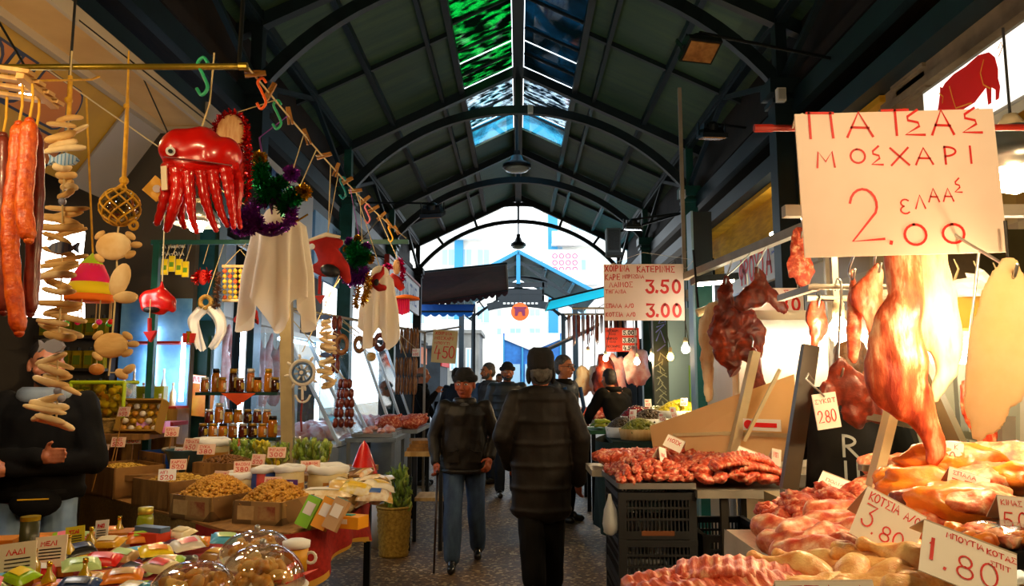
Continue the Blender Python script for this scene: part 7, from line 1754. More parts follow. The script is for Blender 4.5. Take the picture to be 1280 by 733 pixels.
CLEARB = M('clear_spirit', '#c8d8dc', rough=0.08, coat=0.6); DARKB = M('dark_oil', '#3a3a10', rough=0.08, coat=0.8); GOLDB = M('gold_oil', '#b89a14', rough=0.08, coat=0.8); CORK = M('cork_cap', '#b89060', rough=0.7)
ords = ['first', 'second', 'third', 'fourth', 'fifth', 'sixth', 'seventh', 'eighth']
for i in range(7): bottle('%s clear spirit bottle from the left in the pale blue cabinet' % ords[i], -3.46 + i * 0.085, 6.52, 1.31, 0.026, 0.2 + 0.06 * (i % 3), CLEARB if i % 2 else M('pale_liquor', '#d8b890', rough=0.1, coat=0.6), WHITEP if i % 3 else CORK, 'bottles in the drinks cabinet', WCARD)
t = thing('wall_shelf', 'dark shelf of gold oil tins behind the seller', 'shelf', (-3.85, 6.6, 0))
for z in (1.35, 1.62, 1.9): G().box((0, 0, z), (0.62, 0.24, 0.025)).build('shelf_board', DARKWOOD, t)
for x in (-0.3, 0.3): G().box((x, 0.05, 1.2), (0.03, 0.15, 2.4)).build('side', DARKWOOD, t)
GOLDT = M('gold_tin', '#c8a818', '#8a7410', scale=12, rough=0.3, metal=0.5)
for z in (1.363, 1.633, 1.913):
 for i in range(6):
  t = thing('oil_tin', 'gold olive oil tin in the %s row of the dark shelf' % {1.363: 'lowest', 1.633: 'middle', 1.913: 'top'}[z], 'tin', (-4.1 + i * 0.1, 6.55, z), 0, 'oil tins behind the seller')
  G().box((0, 0, 0.075), (0.075, 0.06, 0.15)).build('body', GOLDT, t); G().cyl((0, 0, 0.15), (0, 0, 0.18), 0.016, n=10).build('cap', BLACKP, t); G().box((0, -0.031, 0.07), (0.06, 0.002, 0.08)).build('label', M('olive_label', '#5a6a14', rough=0.5), t)
t = thing('poster', 'orange cheese poster with a white title strip hanging on the green post', 'poster', at(250, 495, 6.8), (0, 0.1, 0)); G().box((0, 0, 0), (0.26, 0.006, 0.36)).build('sheet', M('orange_poster', '#d85a14', '#e8a030', scale=5, rough=0.5), t); G().box((0, -0.004, 0.14), (0.26, 0.004, 0.07)).build('title_strip', WCARD, t)
g = G(); g.T = Matrix.Translation((0, -0.007, 0)); write(g, 'DΙVΙΝUΤΙ', -0.11, 0.12, 0.04, 0.008, 0.026, 0.25, 0); g.build('lettering', RED, t)
for i in range(2):
 box_thing('oil_carton', ['olive green oil carton left of the poster', 'second olive oil carton right beside the poster'][i], 'carton', (-3.08 + i * 0.13, 6.28, 1.2), (0.1, 0.08, 0.28), M('olive_carton', '#8a9a14', '#c8b818', scale=6, rough=0.5))
 bottle(['white bottle in front of the left olive oil carton', 'white bottle in front of the right olive oil carton'][i], -3.03 + i * 0.13, 6.18, 1.2, 0.028, 0.22, M('white_glass', '#d8dcdc', rough=0.2), WHITEP, 'white bottles by the poster')
t = thing('wall_shelf', 'red clothed ledge under the oil cartons and white bottles', 'shelf', (-3.0, 6.25, 0)); G().box((0, 0, 1.18), (0.5, 0.28, 0.03)).build('shelf_board', REDC, t)
for x in (-0.2, 0.2): G().box((x, 0.05, 0.58), (0.04, 0.1, 1.17)).build('leg', WOOD, t)
PAL0 = [('cream', '#f0e4c4'), ('white', '#f2f0ea'), ('yellow', '#e8cc30'), ('clear golden', '#e0b050'), ('pale green', '#c0d090'), ('tan', '#d0a868'), ('ivory', '#e8dcc0'), ('orange', '#f09a28')]
def packet(name, label, cat, c, sz, mat, rot, group=None, lab=None):
 t = thing(name, label, cat, c, rot, group)
 x, y, z = sz
 g = G().grid(lambda u, v: ((u - .5) * x, (v - .5) * y, z * (math.sin(PI * u) * math.sin(PI * v)) ** 0.22 + 0.14 * z * nz((u * 6, v * 6, x * 90), 1)), 10, 8).add([(-x / 2, -y / 2, 0), (x / 2, -y / 2, 0), (x / 2, y / 2, 0), (-x / 2, y / 2, 0)], [(3, 2, 1, 0)])
 g.build('wrapper', mat, t, smooth=True)
 if lab: G().grid(lambda u, v: ((u - .5) * x * .55, (v - .5) * y * .5, z * (math.sin(PI * (.5 + (u - .5) * .55)) * math.sin(PI * (.5 + (v - .5) * .5))) ** 0.22 + 0.004), 6, 4).build('label', lab, t)
 return t
for i, (px, py, Y, c, rz, nm) in enumerate([(378, 640, 4.05, '#8ad010', -0.5, 'lime green'), (398, 640, 4.0, '#f0a010', -0.5, 'orange'), (412, 640, 3.98, '#c8a070', -0.5, 'tan'), (436, 632, 4.05, '#f8a818', -0.9, 'low orange')]):
 p = at(px, py, Y); t = thing('tea_carton', '%s tea carton leaning at the front of the red clothed end' % nm, 'carton', (p.x, p.y, TB + 0.012), (-0.35 if i < 3 else 0, 0.35 if i < 3 else 0, rz * 0.4), 'tea cartons at the table end')
 z = 0.16 if i < 3 else 0.06
 G().box((0, 0, z / 2), (0.075 if i < 3 else 0.18, 0.05 if i < 3 else 0.1, z)).build('carton', M('teacarton%d' % i, c, rough=0.5), t); G().box((0, -0.027 if i < 3 else -0.052, z * 0.6), (0.05, 0.003, z * 0.4)).build('label', WCARD, t); G().box((0, 0, z + 0.002), (0.06, 0.04, 0.004)).build('top_print', M('teal_print', '#3aa0a0', rough=0.5), t)
FLAT = M('flatbread_pack', '#f0e6cc', '#d8b880', scale=14, rough=0.25, coat=0.4)
for i in range(6): packet('flatbread_pack', '%s clear pack of flat bread from the bottom of the pile' % ords[i], 'bread', (-1.2 + 0.03 * (i % 3), 4.42 + 0.03 * i, TB + 0.004 + 0.02 * i), (0.36, 0.22, 0.035), FLAT, (0, 0, 0.1 * (i % 3) - 0.2), 'flat bread packs', WCARD if i == 5 else None)
bag = M('rusk_bag', '#e0b860', '#f0e0b0', scale=8, rough=0.2, coat=0.5)
for i, (px, Y, s, c, lb) in enumerate([(430, 4.6, 0.2, None, 'large clear bag of golden rusks in the middle of the table end'), (388, 4.55, 0.13, '#a8a878', 'grey green bag left of the clear rusk bag'), (450, 4.9, 0.14, '#c8c070', 'yellowish bag behind the flat bread'), (465, 5.1, 0.12, '#e0c040', 'yellow packet near the red cone'), (440, 5.1, 0.12, '#d84838', 'red and white packet behind the rusk bag'), (478, 5.3, 0.12, '#d8e0d8', 'pale packet at the aisle edge by the wicker basket'), (470, 4.85, 0.1, '#28388a', 'navy blue packet among the yellow bags'), (455, 5.45, 0.12, '#a8b868', 'pale green packet at the back of the table end')]):
 x = at(px, 600, Y).x; g = G(); lump(g, (0, 0, s * 0.45), (s * 0.5, s * 0.4, s * 0.48), i + 90, 0.35, 1.6, 3, flat=0.93); o = g.build('food_bag', bag if c is None else M('bag%d' % i, c, '#f0ead0', scale=9, rough=0.2, coat=0.5), smooth=True); o.location = (x, Y, TB); tag(o, lb, 'bag')
for i in range(20):
 nm, c = PAL0[(i * 3) % 8]; px = [402, 418, 428, 440, 446, 452, 458, 466, 474, 480][i % 10]; Y = 4.55 + 0.13 * (i % 7)
 packet('food_packet', '%s wrapped packet, %s of the pile at the aisle table end' % (nm, ['front row', 'second row', 'third row', 'fourth row', 'fifth row', 'sixth row', 'back row'][i % 7]), 'packet', (at(px, 600, Y).x, Y, TB + 0.06 + 0.035 * (i % 3)), (0.19, 0.11, 0.04), M('fp%d' % ((i * 3) % 8), c, '#f4ecd8', scale=16, rough=0.22, coat=0.5), (0.35, 0.2 * ((i % 3) - 1), i * 0.9), 'packets at the aisle end', M('fl%d' % (i % 3), ['#d83a20', '#2a5aa8', '#e8c020'][i % 3], rough=0.4))
o = G().lathe([(0.13, 0), (0.09, 0.14), (0.03, 0.3), (0.0, 0.34)], n=24).build('red_cone', REDV, smooth=True); o.location = (-1.13, 5.65, TB); tag(o, 'tall plain red cone standing at the far aisle corner of the nut table', 'cone')
t = thing('weighing_scale', 'dark shop scale with a steel pan near the red cone', 'scale', (-1.3, 5.4, TB + 0.0)); G().box((0, 0, 0.06), (0.2, 0.18, 0.12), taper=0.8).build('body', DARKMETAL, t); G().lathe([(0.0, 0.12), (0.12, 0.125), (0.17, 0.16), (0.165, 0.16), (0.1, 0.135), (0, 0.132)], n=24).build('pan', STEELB, t, smooth=True); G().box((0.0, -0.1, 0.08), (0.1, 0.01, 0.05)).build('display', M('lcd', '#5a6a3a', rough=0.2), t)
t = basket('tall wicker basket holding wrapped greens at the aisle end of the table', (-1.1, 6.9, 0), 0.125, 0.15, 0.42, 0, M('gold_wicker', '#b8963c', '#8a6c24', scale=40, rough=0.8, bump=0.6))
for i, (dx, dy, h) in enumerate([(-0.05, 0, 0.38), (0.06, -0.03, 0.34), (0.0, 0.06, 0.42)]):
 p = Vector((-1.1 + dx, 6.9 + dy, 0.3)); herb(['tall wrapped bunch of greens in the tall basket, left one', 'wrapped bunch of greens in the tall basket, aisle side', 'tallest wrapped bunch of greens at the back of the tall basket'][i], 648 + p.x / p.y * F, 480 + F * 1.2 / p.y, p.y, 0.14, h)
t = thing('waste_bin', 'white bin lined with a blue bag behind the wicker basket', 'bin', (-1.25, 7.28, 0)); G().lathe([(0.12, 0), (0.16, 0.5)], n=24).build('body', WHITEP, t, smooth=True); g = G().torus((0, 0, 0.5), 0.165, 0.03, 26, 8, flat=2.2); g.v = [p + Vector((0, 0, 0.02 * nz(p, 14))) for p in g.v]; g.build('liner', M('blue_bag', '#1e5fc0', rough=0.3), t, smooth=True)
# ---- nearest table: bottles, cards, packets, cloches
NT = 0.8
slab_table('display_table', 'nearest table of small oil bottles, packets and clear cake covers', [(-2.5, 1.6), (-0.74, 1.6), (-0.77, 2.75), (-1.3, 3.62), (-2.5, 3.4)], NT, REDC, [(-0.85, 1.7), (-0.9, 2.6), (-1.3, 3.4), (-2.4, 3.2), (-2.4, 1.7)])
drape_edge([(-0.735, 1.6), (-0.765, 2.76), (-1.3, 3.64)], NT, 0.3, 0.02, 'skirt', REDC, bpy.data.objects['display_table.001'], 9)
PAL = [('yellow', '#f0d020'), ('golden', '#d8a018'), ('lime green', '#9ac81e'), ('white', '#ece8dc'), ('orange', '#e8821c'), ('red', '#d82418'), ('sky blue', '#5ab4e0'), ('pink', '#e8788a'), ('tan', '#c8a060'), ('dark blue', '#223a6a'), ('pale green', '#b8d890'), ('black', '#22201e'), ('cream', '#e8d8a8')]
r2 = random.Random(77); k = 0
for row in range(8):
 for col in range(11):
  Y = 3.4 - row * 0.125 + r2.uniform(-.03, .03); x = -2.0 + col * 0.105 + row * 0.02 + r2.uniform(-.03, .03)
  if x > -0.86 - (Y - 2.6) * 0.5 or (x > -1.22 and Y < 3.1) or (row > 5 and x > -0.98): continue
  nm, c = PAL[(k * 5 + row) % 13]; nm2, c2 = PAL[(k * 7 + 3) % 13]; k += 1
  mt = M('pk_' + nm.replace(' ', ''), c, rough=0.3, coat=0.3); m2 = M('pk_' + nm2.replace(' ', ''), c2, rough=0.3, coat=0.3)
  lb = '%s spice packet with a %s label in row %s of the nearest table' % (nm, nm2 if nm2 != nm else 'plain', ['one', 'two', 'three', 'four', 'five', 'six', 'seven', 'eight'][row])
  packet('spice_packet', lb, 'packet', (x, Y, NT + 0.012 + 0.022 * ((row + col) % 3)), (0.125, 0.08, 0.022), mt, (0.3, r2.uniform(-.15, .15), r2.uniform(-.9, .9)), 'spice packets on the nearest table', m2)
for i, (px, py, Y) in enumerate([(42, 712, 2.75), (85, 697, 3.0), (113, 686, 3.15), (148, 678, 3.4), (105, 735, 2.6), (60, 737, 2.55)]):
 bottle('%s small golden oil bottle in the diagonal row of the nearest table' % ['second', 'third', 'fourth', 'last', 'front right', 'front left'][i], at(px, py, Y).x, Y, NT, 0.022, 0.125, GOLDB, TGOLD, 'small oil bottles', WCARD)
for i, (px, Y, c, w, h, rz, tx) in enumerate([(22, 2.7, '#d8d0b8', 0.12, 0.13, 0.1, 'ΛΑΔΙ'), (63, 2.85, '#ece4d0', 0.13, 0.11, -0.15, 'ΜΕΛΙ'), (94, 3.1, '#d8c81e', 0.07, 0.09, 0.2, 'ΤΣΑΙ'), (127, 3.25, '#e8e4d8', 0.06, 0.1, -0.15, 'ΡΑΚΙ')]):
 py = [703, 690, 673, 666][i]; p = at(px, py, Y); t = thing('shop_card', ['rounded grey card at the left front of the nearest table', 'wide white card second from the left on the nearest table', 'small yellow card with a green mark on the nearest table', 'narrow white card standing furthest back on the nearest table'][i], 'card', p, (-0.2, -0.12, rz))
 G().box((0, 0, 0), (w, 0.004, h)).build('card', M('shopcard%d' % i, c, rough=0.6), t); g = G(); write(g, tx, -w * 0.3, h * 0.2, h * 0.13, 0.004, w * 0.12, 0.3, -0.003); g.build('lettering', RED, t); g = G()
 for q in range(4): g.box((0, -0.003, h * 0.08 - q * h * 0.1), (w * 0.7, 0.001, 0.004))
 g.build('text_lines', M('black_ink'), t)
 G().box((0, 0.03, -h / 2 - (p.z - h / 2 - NT) / 2), (w * 0.9, 0.05, max(0.02, p.z - h / 2 - NT))).build('kraft_base', M('kraft_orange', '#c87a18', '#b06812', scale=5, rough=0.6), t)
t = thing('oil_canister', 'tall dark oil tin standing before the seller on the nearest table', 'tin', (at(36, 680, 2.95).x, 2.95, NT)); G().lathe([(0.033, 0), (0.033, 0.19)], n=20).build('body', M('dark_tin', '#3a3a1c', '#2a2c14', scale=10, rough=0.35), t, smooth=True); G().lathe([(0.034, 0.185), (0.034, 0.2), (0, 0.2)], n=20).build('cap', GOLDT, t)
for i in range(3): box_thing('kraft_box', ['left kraft gift box behind the second card', 'middle kraft gift box behind the oil bottles', 'right kraft gift box at the back of the nearest table'][i], 'box', (-2.15 + i * 0.2, 3.2 + i * 0.08, NT), (0.17, 0.12, 0.07), M('kraft_orange'), 0.25)
box_thing('spice_box', 'bright red square box near the clear cake covers', 'box', (-1.56, 3.3, NT), (0.13, 0.1, 0.08), M('spice_red', '#d83a14', rough=0.4), -0.15); box_thing('spice_box', 'slim grey box lying on the bright red box', 'box', (-1.55, 3.3, NT + 0.08), (0.15, 0.05, 0.02), M('slate_blue'), -0.4)
jar('tall jar of green olives left of the bright red box', -1.64, 3.42, NT, 0.035, 0.16, '8a9a20', 'c8b84a', None, 'jars on the nearest table')
def cloche(label, px, Y, r, h, fill, pc):
 x = at(px, 700, Y).x
 t = thing('cake_cloche', label, 'cake cover', (x, Y, NT))
 G().lathe([(0, 0.004), (r * 1.05, 0.004), (r * 1.08, 0.016), (r * 1.0, 0.014), (0, 0.012)], n=32).build('plate', WHITEP, t, smooth=True)
 G().lathe([(r * math.cos(a) ** 0.8, 0.016 + h * math.sin(a)) for a in [PI / 2 * i / 14 * 0.995 for i in range(15)]], n=36, caps=False).build('dome', glassy('cloche_plastic', '#fff6e6', alpha=0.5, rough=0.04), t, smooth=True)
 G().sph((0, 0, h + 0.026), (0.012, 0.012, 0.012), 10, 8).build('knob', STEELB, t, smooth=True)
 q = random.Random(int(px))
 for i in range(34):
  a, d = q.uniform(0, 6.28), r * 0.66 * math.sqrt(q.random()); g = G(); lump(g, (0, 0, 0), (0.03, 0.022, 0.016), i + px, 0.4, 1.7, 2); g.build('sweet_piece', M('candied_%d' % (i % 3), pc[i % 3], '#f0d8a0', scale=18, rough=0.3), t, loc=(d * math.cos(a), d * math.sin(a), 0.035 + 0.55 * h * (1 - (d / r) ** 2) * q.random()), rot=(q.random(), q.random(), q.random() * 6), smooth=True)
cloche('clear domed cake cover of sweets furthest back on the nearest table', 320, 3.05, 0.145, 0.115, 0, ['#e8a838', '#d8901c', '#e8c878'])
cloche('largest clear cake cover beside the white lidded pot', 328, 2.68, 0.145, 0.135, 0, ['#e89a20', '#d87a14', '#d83018'])
cloche('clear cake cover half cut by the bottom of the photo, left of the others', 243, 2.5, 0.14, 0.12, 0, ['#c87a24', '#e8c060', '#b05c18'])
t = thing('honey_pot', 'yellow pot with a white lid on red paper at the table corner', 'pot', (at(370, 700, 2.95).x, 2.95, NT)); G().lathe([(0.04, 0), (0.045, 0.09)], n=20).build('body', M('honey_paper', '#e0a818', '#c88a10', scale=8, rough=0.5), t, smooth=True); G().lathe([(0.05, 0.088), (0.052, 0.11), (0.03, 0.118), (0, 0.118)], n=20).build('lid', WHITEP, t, smooth=True); G().torus((0.055, 0, 0.05), 0.02, 0.006, 12, 6, axis=(0, 1, 0)).build('handle', WHITEP, t)
g = G()
for a, b in ((0.0, 0.12), (0.9, 0.1), (-0.8, 0.11)): g.add([(0, 0, 0.003), (b * math.cos(a - 0.5), b * math.sin(a - 0.5), 0.003), (b * 1.9 * math.cos(a), b * 1.9 * math.sin(a), 0.055), (b * math.cos(a + 0.5), b * math.sin(a + 0.5), 0.006)], [(0, 1, 2), (0, 2, 3)])
o = g.build('red_paper', M('red_tissue', '#e8340e', rough=0.5)); o.location = (-0.93, 2.76, NT); tag(o, 'red tissue paper points sticking out at the table corner', 'paper')
# ---- lamps of the dry goods stall
bulb(Vector((-1.35, 1.5, 2.5)), 'bare bulb over the nearest dry goods table', r=0.05, wire_to=(-1.3, 0, 1.17), group='bulbs over the dry goods stall', mat=LIT)
bulb(Vector((-1.95, 1.7, 2.3)), 'bare bulb low over the oil bottles of the nearest table', r=0.045, wire_to=(-0.7, 0, 1.38), group='bulbs over the dry goods stall', mat=LIT)
bulb(Vector((-2.1, 3.1, 2.75)), 'bare bulb over the seller', r=0.03, wire_to=(-0.54, 0, 0.93), group='bulbs over the dry goods stall', mat=LIT)
bulb(Vector((-1.7, 4.3, 2.8)), 'bare bulb over the crates of nuts', r=0.05, wire_to=(-0.95, 0, 0.88), group='bulbs over the dry goods stall', mat=LIT)
bulb(at(246, 278, 5.2), 'bright bulb in a wide shade seen under the octopus', r=0.06, wire_to=(-0.45, 0, 1.08), shade=0.16, group='bulbs over the dry goods stall', mat=LIT)
bulb(Vector((1.25, 1.2, 2.35)), 'bare bulb over the nearest meat bench', r=0.07, wire_to=(0.68, 1.0, 1.6), mat=LIT)
p = at(446, 324, 5.0); bulb(p, 'small bare bulb on the cord behind the smaller tinsel mask', r=0.035, wire_to=linept(5.0) - p, group='bulbs over the dry goods stall')  # added to brighten the older person's face, hidden by the mask
# ================================================================ PEOPLE
SKIN = M('skin', '#c07a50', '#a8603c', scale=14, rough=0.5, sss=0.15, bump=0.08, bscale=60)
SKINR = M('skin_ruddy', '#c4663c', '#9c4828', scale=12, rough=0.5, sss=0.15, bump=0.12, bscale=50)
EYEW = M('eye_white', '#e8e0d8', rough=0.2); EYED = M('eye_dark', '#1a100a', rough=0.2); LIP = M('lips', '#8a4034', rough=0.5)
DENIM = M('denim', '#4a6484', '#33486a', scale=5, rough=0.85, bump=0.25, bscale=10, stretch=(2, 2, 0.8)); DENIML = M('pale_denim', '#8aa6c4', '#6684a8', scale=4, rough=0.85, bump=0.25, bscale=9)
BLACKCL = M('black_cloth', '#0b0a09', '#110f0c', scale=8, spec=0.15, rough=0.85, bump=0.2, bscale=10); LEATHER = M('black_leather', '#17130f', '#221c16', scale=6, rough=0.48, bump=0.4, bscale=14, spec=0.35)
PUFFER = M('black_nylon', '#15100b', '#1c150f', scale=5, rough=0.62, bump=0.2, bscale=18, spec=0.3); NAVYCL = M('navy_cloth', '#16263c', '#0f1a2a', scale=6, rough=0.7, bump=0.2); BLUECL = M('blue_cloth', '#1f4f8a', '#173c6c', scale=6, rough=0.7)
GREYCL = M('grey_cloth', '#4a4c4e', '#3a3c40', scale=8, rough=0.8); KNIT = M('black_knit', '#0e0d0d', '#18171a', scale=50, rough=0.9, bump=0.4, bscale=60, stretch=(1, 1, .2)); SHOE = M('black_shoe', '#14110e', rough=0.3, coat=0.4); BSHOE = M('brown_shoe', '#4a2410', '#2e160a', scale=8, rough=0.4)
HAIRD = M('dark_hair', '#140e0a', '#241a12', scale=40, rough=0.6, bump=0.5, stretch=(1, 1, 4)); HAIRG = M('grey_hair', '#5a5650', '#38342e', scale=40, rough=0.6, bump=0.5); HAIRB = M('brown_hair2', '#5a3814', '#3a220c', scale=40, rough=0.6, bump=0.5)
def cap(g, a, b, ra, rb=None, n=12):
 rb = ra if rb is None else rb
 g.tube([a, b], [ra, rb], n); g.sph(a, ra, n, 8); g.sph(b, rb, n, 8)
def loft(g, rings, n=24):
 """rings: (x, y, z, rx, ry) stacked horizontal ellipses."""
 vs = [Vector((x + rx * math.cos(2 * PI * k / n), y + ry * math.sin(2 * PI * k / n), z)) for x, y, z, rx, ry in rings for k in range(n)]
 m = len(rings)
 g.add(vs, [(i * n + k, i * n + (k + 1) % n, (i + 1) * n + (k + 1) % n, (i + 1) * n + k) for i in range(m - 1) for k in range(n)] + [tuple(range(n - 1, -1, -1)), tuple((m - 1) * n + k for k in range(n))])
def hand(g, w, d, sd, curl=0.6):
 """Palm, four bent fingers and a thumb from wrist w along d; sd points to the thumb side."""
 d = Vector(d).normalized(); sd = (Vector(sd) - d * Vector(sd).dot(d)).normalized(); n = d.cross(sd); w = Vector(w)
 cap(g, w, w + d * 0.03, 0.026, 0.028)
 for i in range(4): cap(g, w + d * 0.015 + sd * (0.024 - i * 0.016), w + d * 0.085 + sd * (0.03 - i * 0.02), 0.0145, 0.0115, 8)
 for i, L_ in enumerate((0.068, 0.078, 0.072, 0.056)):
  p = w + d * 0.085 + sd * (0.03 - i * 0.02); q = p
  for j in range(3):
   a = curl * (0.5 + j * 0.85); e = d * math.cos(a) + n * math.sin(a); q2 = q + e * L_ * (0.45, 0.32, 0.25)[j]
   cap(g, q, q2, 0.0098 - j * 0.001, 0.0088 - j * 0.001, 8); q = q2
 p = w + d * 0.025 + sd * 0.024; q = p + (d * 0.5 + sd * 0.75 + n * 0.25).normalized() * 0.045; cap(g, p, q, 0.014, 0.011, 8); cap(g, q, q + (d * 0.85 + sd * 0.25 + n * 0.4).normalized() * 0.032, 0.0105, 0.009, 8)
def person(label, loc, yaw, H=1.75, skin=SKIN, jacket=BLACKCL, legs=DENIM, shoe=SHOE, arms=None, feet=None, lean=0.0, twist=0.0, jz=0.86, jw=1.0, puff=None, hat=None, hair=None, beard=None, headyaw=0.0, nod=0.0, collar=True, vox=0.011, detail=True, curl=0.6, girth=1.0, fur=None, legw=1.0, hs=1.06):
 s = H / 1.75
 t = thing('person', label, 'person', loc, yaw); t.scale = (s, s, s)
 T = Matrix.Translation((0, 0, 0.95)) @ Matrix.Rotation(lean, 4, 'X') @ Matrix.Rotation(twist, 4, 'Z') @ Matrix.Translation((0, 0, -0.95))
 sh = {-1: T @ Vector((-0.185, 0.01, 1.42)), 1: T @ Vector((0.185, 0.01, 1.42))}
 arms = arms or {}; feet = feet or {}
 A = {k: [Vector(p) for p in arms.get(k, ((k * 0.25, 0.03, 1.13), (k * 0.25, -0.05, 0.88)))] for k in (-1, 1)}
 Ft = {k: Vector(feet.get(k, (k * 0.1, 0.0, 0.08))) for k in (-1, 1)}
 hip = {k: Vector((k * 0.092, 0, 0.93)) for k in (-1, 1)}
 kn = {k: hip[k].lerp(Ft[k], 0.48) + Vector((0, -0.035 - 0.10 * max(0, Ft[k].y), 0.01)) for k in (-1, 1)}
 hc = T @ Vector((0, -0.02, 1.635))
 HM = Matrix.Translation(hc) @ Matrix.Rotation(headyaw, 4, 'Z') @ Matrix.Rotation(nod, 4, 'X') @ Matrix.Diagonal((hs, hs, hs, 1))
 g = G()
 for k in (-1, 1):
  cap(g, sh[k], A[k][0], 0.042, 0.036); cap(g, A[k][0], A[k][1], 0.036, 0.026); cap(g, hip[k], kn[k], 0.066, 0.048); cap(g, kn[k], Ft[k], 0.046, 0.034)
  cap(g, Ft[k] + Vector((0, 0, -0.03)), Ft[k] + Vector((0, -0.1, -0.045)), 0.03, 0.025)
  d = (A[k][1] - A[k][0]).normalized(); hand(g, A[k][1], d, (arms.get('thumb', {}).get(k) or (0.0, -1, 0.2)), curl if not isinstance(curl, dict) else curl[k])
 cap(g, (0, 0, 0.95), T @ Vector((0, 0, 1.35)), 0.10, 0.12); cap(g, sh[-1], sh[1], 0.05); cap(g, T @ Vector((0, 0.01, 1.4)), HM @ Vector((0, 0.02, -0.07)), 0.056, 0.052)
 nb = len(g.v)
 g.T = HM
 g.sph((0, 0.012, 0.035), (0.074, 0.094, 0.086), 20, 14); g.sph((0, -0.012, -0.03), (0.064, 0.076, 0.082), 18, 12); g.sph((0, -0.05, -0.082), (0.034, 0.03, 0.028), 12, 8)
 g.tube([(0, -0.082, 0.02), (0, -0.1, -0.012), (0, -0.112, -0.03)], [0.009, 0.012, 0.015], 10); g.sph((0, -0.108, -0.03), (0.019, 0.014, 0.012), 10, 8)
 for k in (-1, 1):
  g.sph((k * 0.03, -0.08, 0.026), (0.026, 0.012, 0.008), 10, 6); g.sph((k * 0.046, -0.06, -0.028), (0.02, 0.022, 0.02), 10, 6); g.sph((k * 0.076, 0.012, -0.008), (0.009, 0.02, 0.032), 10, 8)
 g.sph((0, -0.086, -0.058), (0.026, 0.01, 0.012), 10, 6)
 g.T = None
 fuse(g, vox * 0.72, 2).build('body', skin, t, smooth=True)
 if detail:
  for k in (-1, 1):
   g = G(); g.T = HM; g.sph((k * 0.03, -0.081, 0.006), (0.014, 0.008, 0.008), 10, 8).mat(1).sph((k * 0.03, -0.087, 0.006), (0.0065, 0.004, 0.0065), 8, 6); g.build('eye', [EYEW, EYED], t, smooth=True)
   g = G(); g.T = HM; g.tube([(k * 0.012, -0.094, 0.028), (k * 0.03, -0.094, 0.034), (k * 0.05, -0.082, 0.026)], [0.004, 0.006, 0.003], 6); g.build('eyebrow', hair[1] if hair else HAIRD, t)
  g = G(); g.T = HM; g.tube([(-0.022, -0.089, -0.06), (0, -0.097, -0.057), (0.022, -0.089, -0.06)], [0.002, 0.005, 0.002], 6); g.build('mouth', LIP, t, smooth=True)
 # trousers
 g = G()
 for k in (-1, 1): cap(g, hip[k], kn[k], 0.098 * girth, 0.077 * legw); cap(g, kn[k], Ft[k] + Vector((0, 0.01, 0.03)), 0.077 * legw, 0.068 * legw)
 loft(g, [(0, 0, 0.86, 0.165 * girth, 0.115 * girth), (0, 0, 0.98, 0.165 * girth, 0.12 * girth), (0, 0, 1.05, 0.155 * girth, 0.115 * girth)])
 fuse(g, vox, 3, lambda p: p + noise.noise_vector(Vector((p.x * 11, p.y * 11, p.z * 7))) * 0.008 * (1 if p.z < 0.85 else 0.3)).build('trousers', legs, t, smooth=True)
 for k in (-1, 1):
  f = Ft[k]; pitch = 0.75 if f.z > 0.11 else 0
  g = G(); g.T = Matrix.Translation(f) @ Matrix.Rotation(pitch, 4, 'X'); cap(g, (0, 0.04, -0.04), (0, -0.15, -0.046), 0.042, 0.037); cap(g, (0, 0.02, -0.02), (0, -0.06, -0.02), 0.048, 0.04)
  h = fuse(g, 0.009, 2); h.v = [Vector((p.x, p.y, max(p.z, -0.079 if not pitch else -9))) for p in h.v]; h.build('shoe', shoe, t, smooth=True)
 # jacket
 g = G()
 W_ = lambda z: (0.205 if z > 1.3 else 0.195) * jw * (girth if z < 1.25 else 1)
 if puff:
  n = int((1.44 - jz) / puff); R0 = []
  for i in range(n + 1):
   z = jz + (1.44 - jz) * i / n; p = T @ Vector((0, 0.005, z)) if z > 0.95 else Vector((0, 0.005, z))
   w = W_(z) * (1.04 if z < 1.36 else 0.93); g.sph(p, (w, w * 0.7, puff * 0.8), 24, 8); R0.append((p.x, p.y, p.z, w * 0.955, w * 0.665))
  loft(g, R0)
 else:
  zs = [jz, jz + 0.05, 1.0, 1.12, 1.25, 1.36, 1.43, 1.475]; ws = [1.0, 1.06, 1.0, 0.98, 1.0, 1.0, 0.86, 0.5]
  R_ = []
  for z, w in zip(zs, ws):
   p = T @ Vector((0, 0.005, z)) if z > 0.95 else Vector((0, 0.005, z)); R_.append((p.x, p.y, p.z, W_(z) * w, W_(z) * w * (0.66 if z < 1.4 else 0.62)))
  loft(g, R_)
 for k in (-1, 1):
  if puff:
   for a, b, ra, rb, m in ((sh[k], A[k][0], 0.092, 0.082, 4), (A[k][0], A[k][1], 0.082, 0.062, 4)):
    for i in range(m + 1): g.sph(a.lerp(b, i / m), (ra + (rb - ra) * i / m), 14, 10)
    g.tube([a, b], [ra * 0.97, rb * 0.97], 12)
  else:
   cap(g, sh[k], A[k][0], 0.076 * jw, 0.062 * jw); cap(g, A[k][0], A[k][1] - (A[k][1] - A[k][0]).normalized() * 0.02, 0.062 * jw, 0.046)
 h = fuse(g, vox, 2 if puff else 3, lambda p: p + noise.noise_vector(Vector((p.x * 13, p.y * 13, p.z * 9))) * (0.006 if puff else 0.011))
 h.build('jacket', jacket, t, smooth=True)
 if collar:
  g = G(); nk = T @ Vector((0, 0.01, 1.44)); g.torus(nk + Vector((0, 0.0, 0.03)), 0.082, 0.03, 24, 10, flat=1.5); g.build('collar', fur or jacket, t, smooth=True)
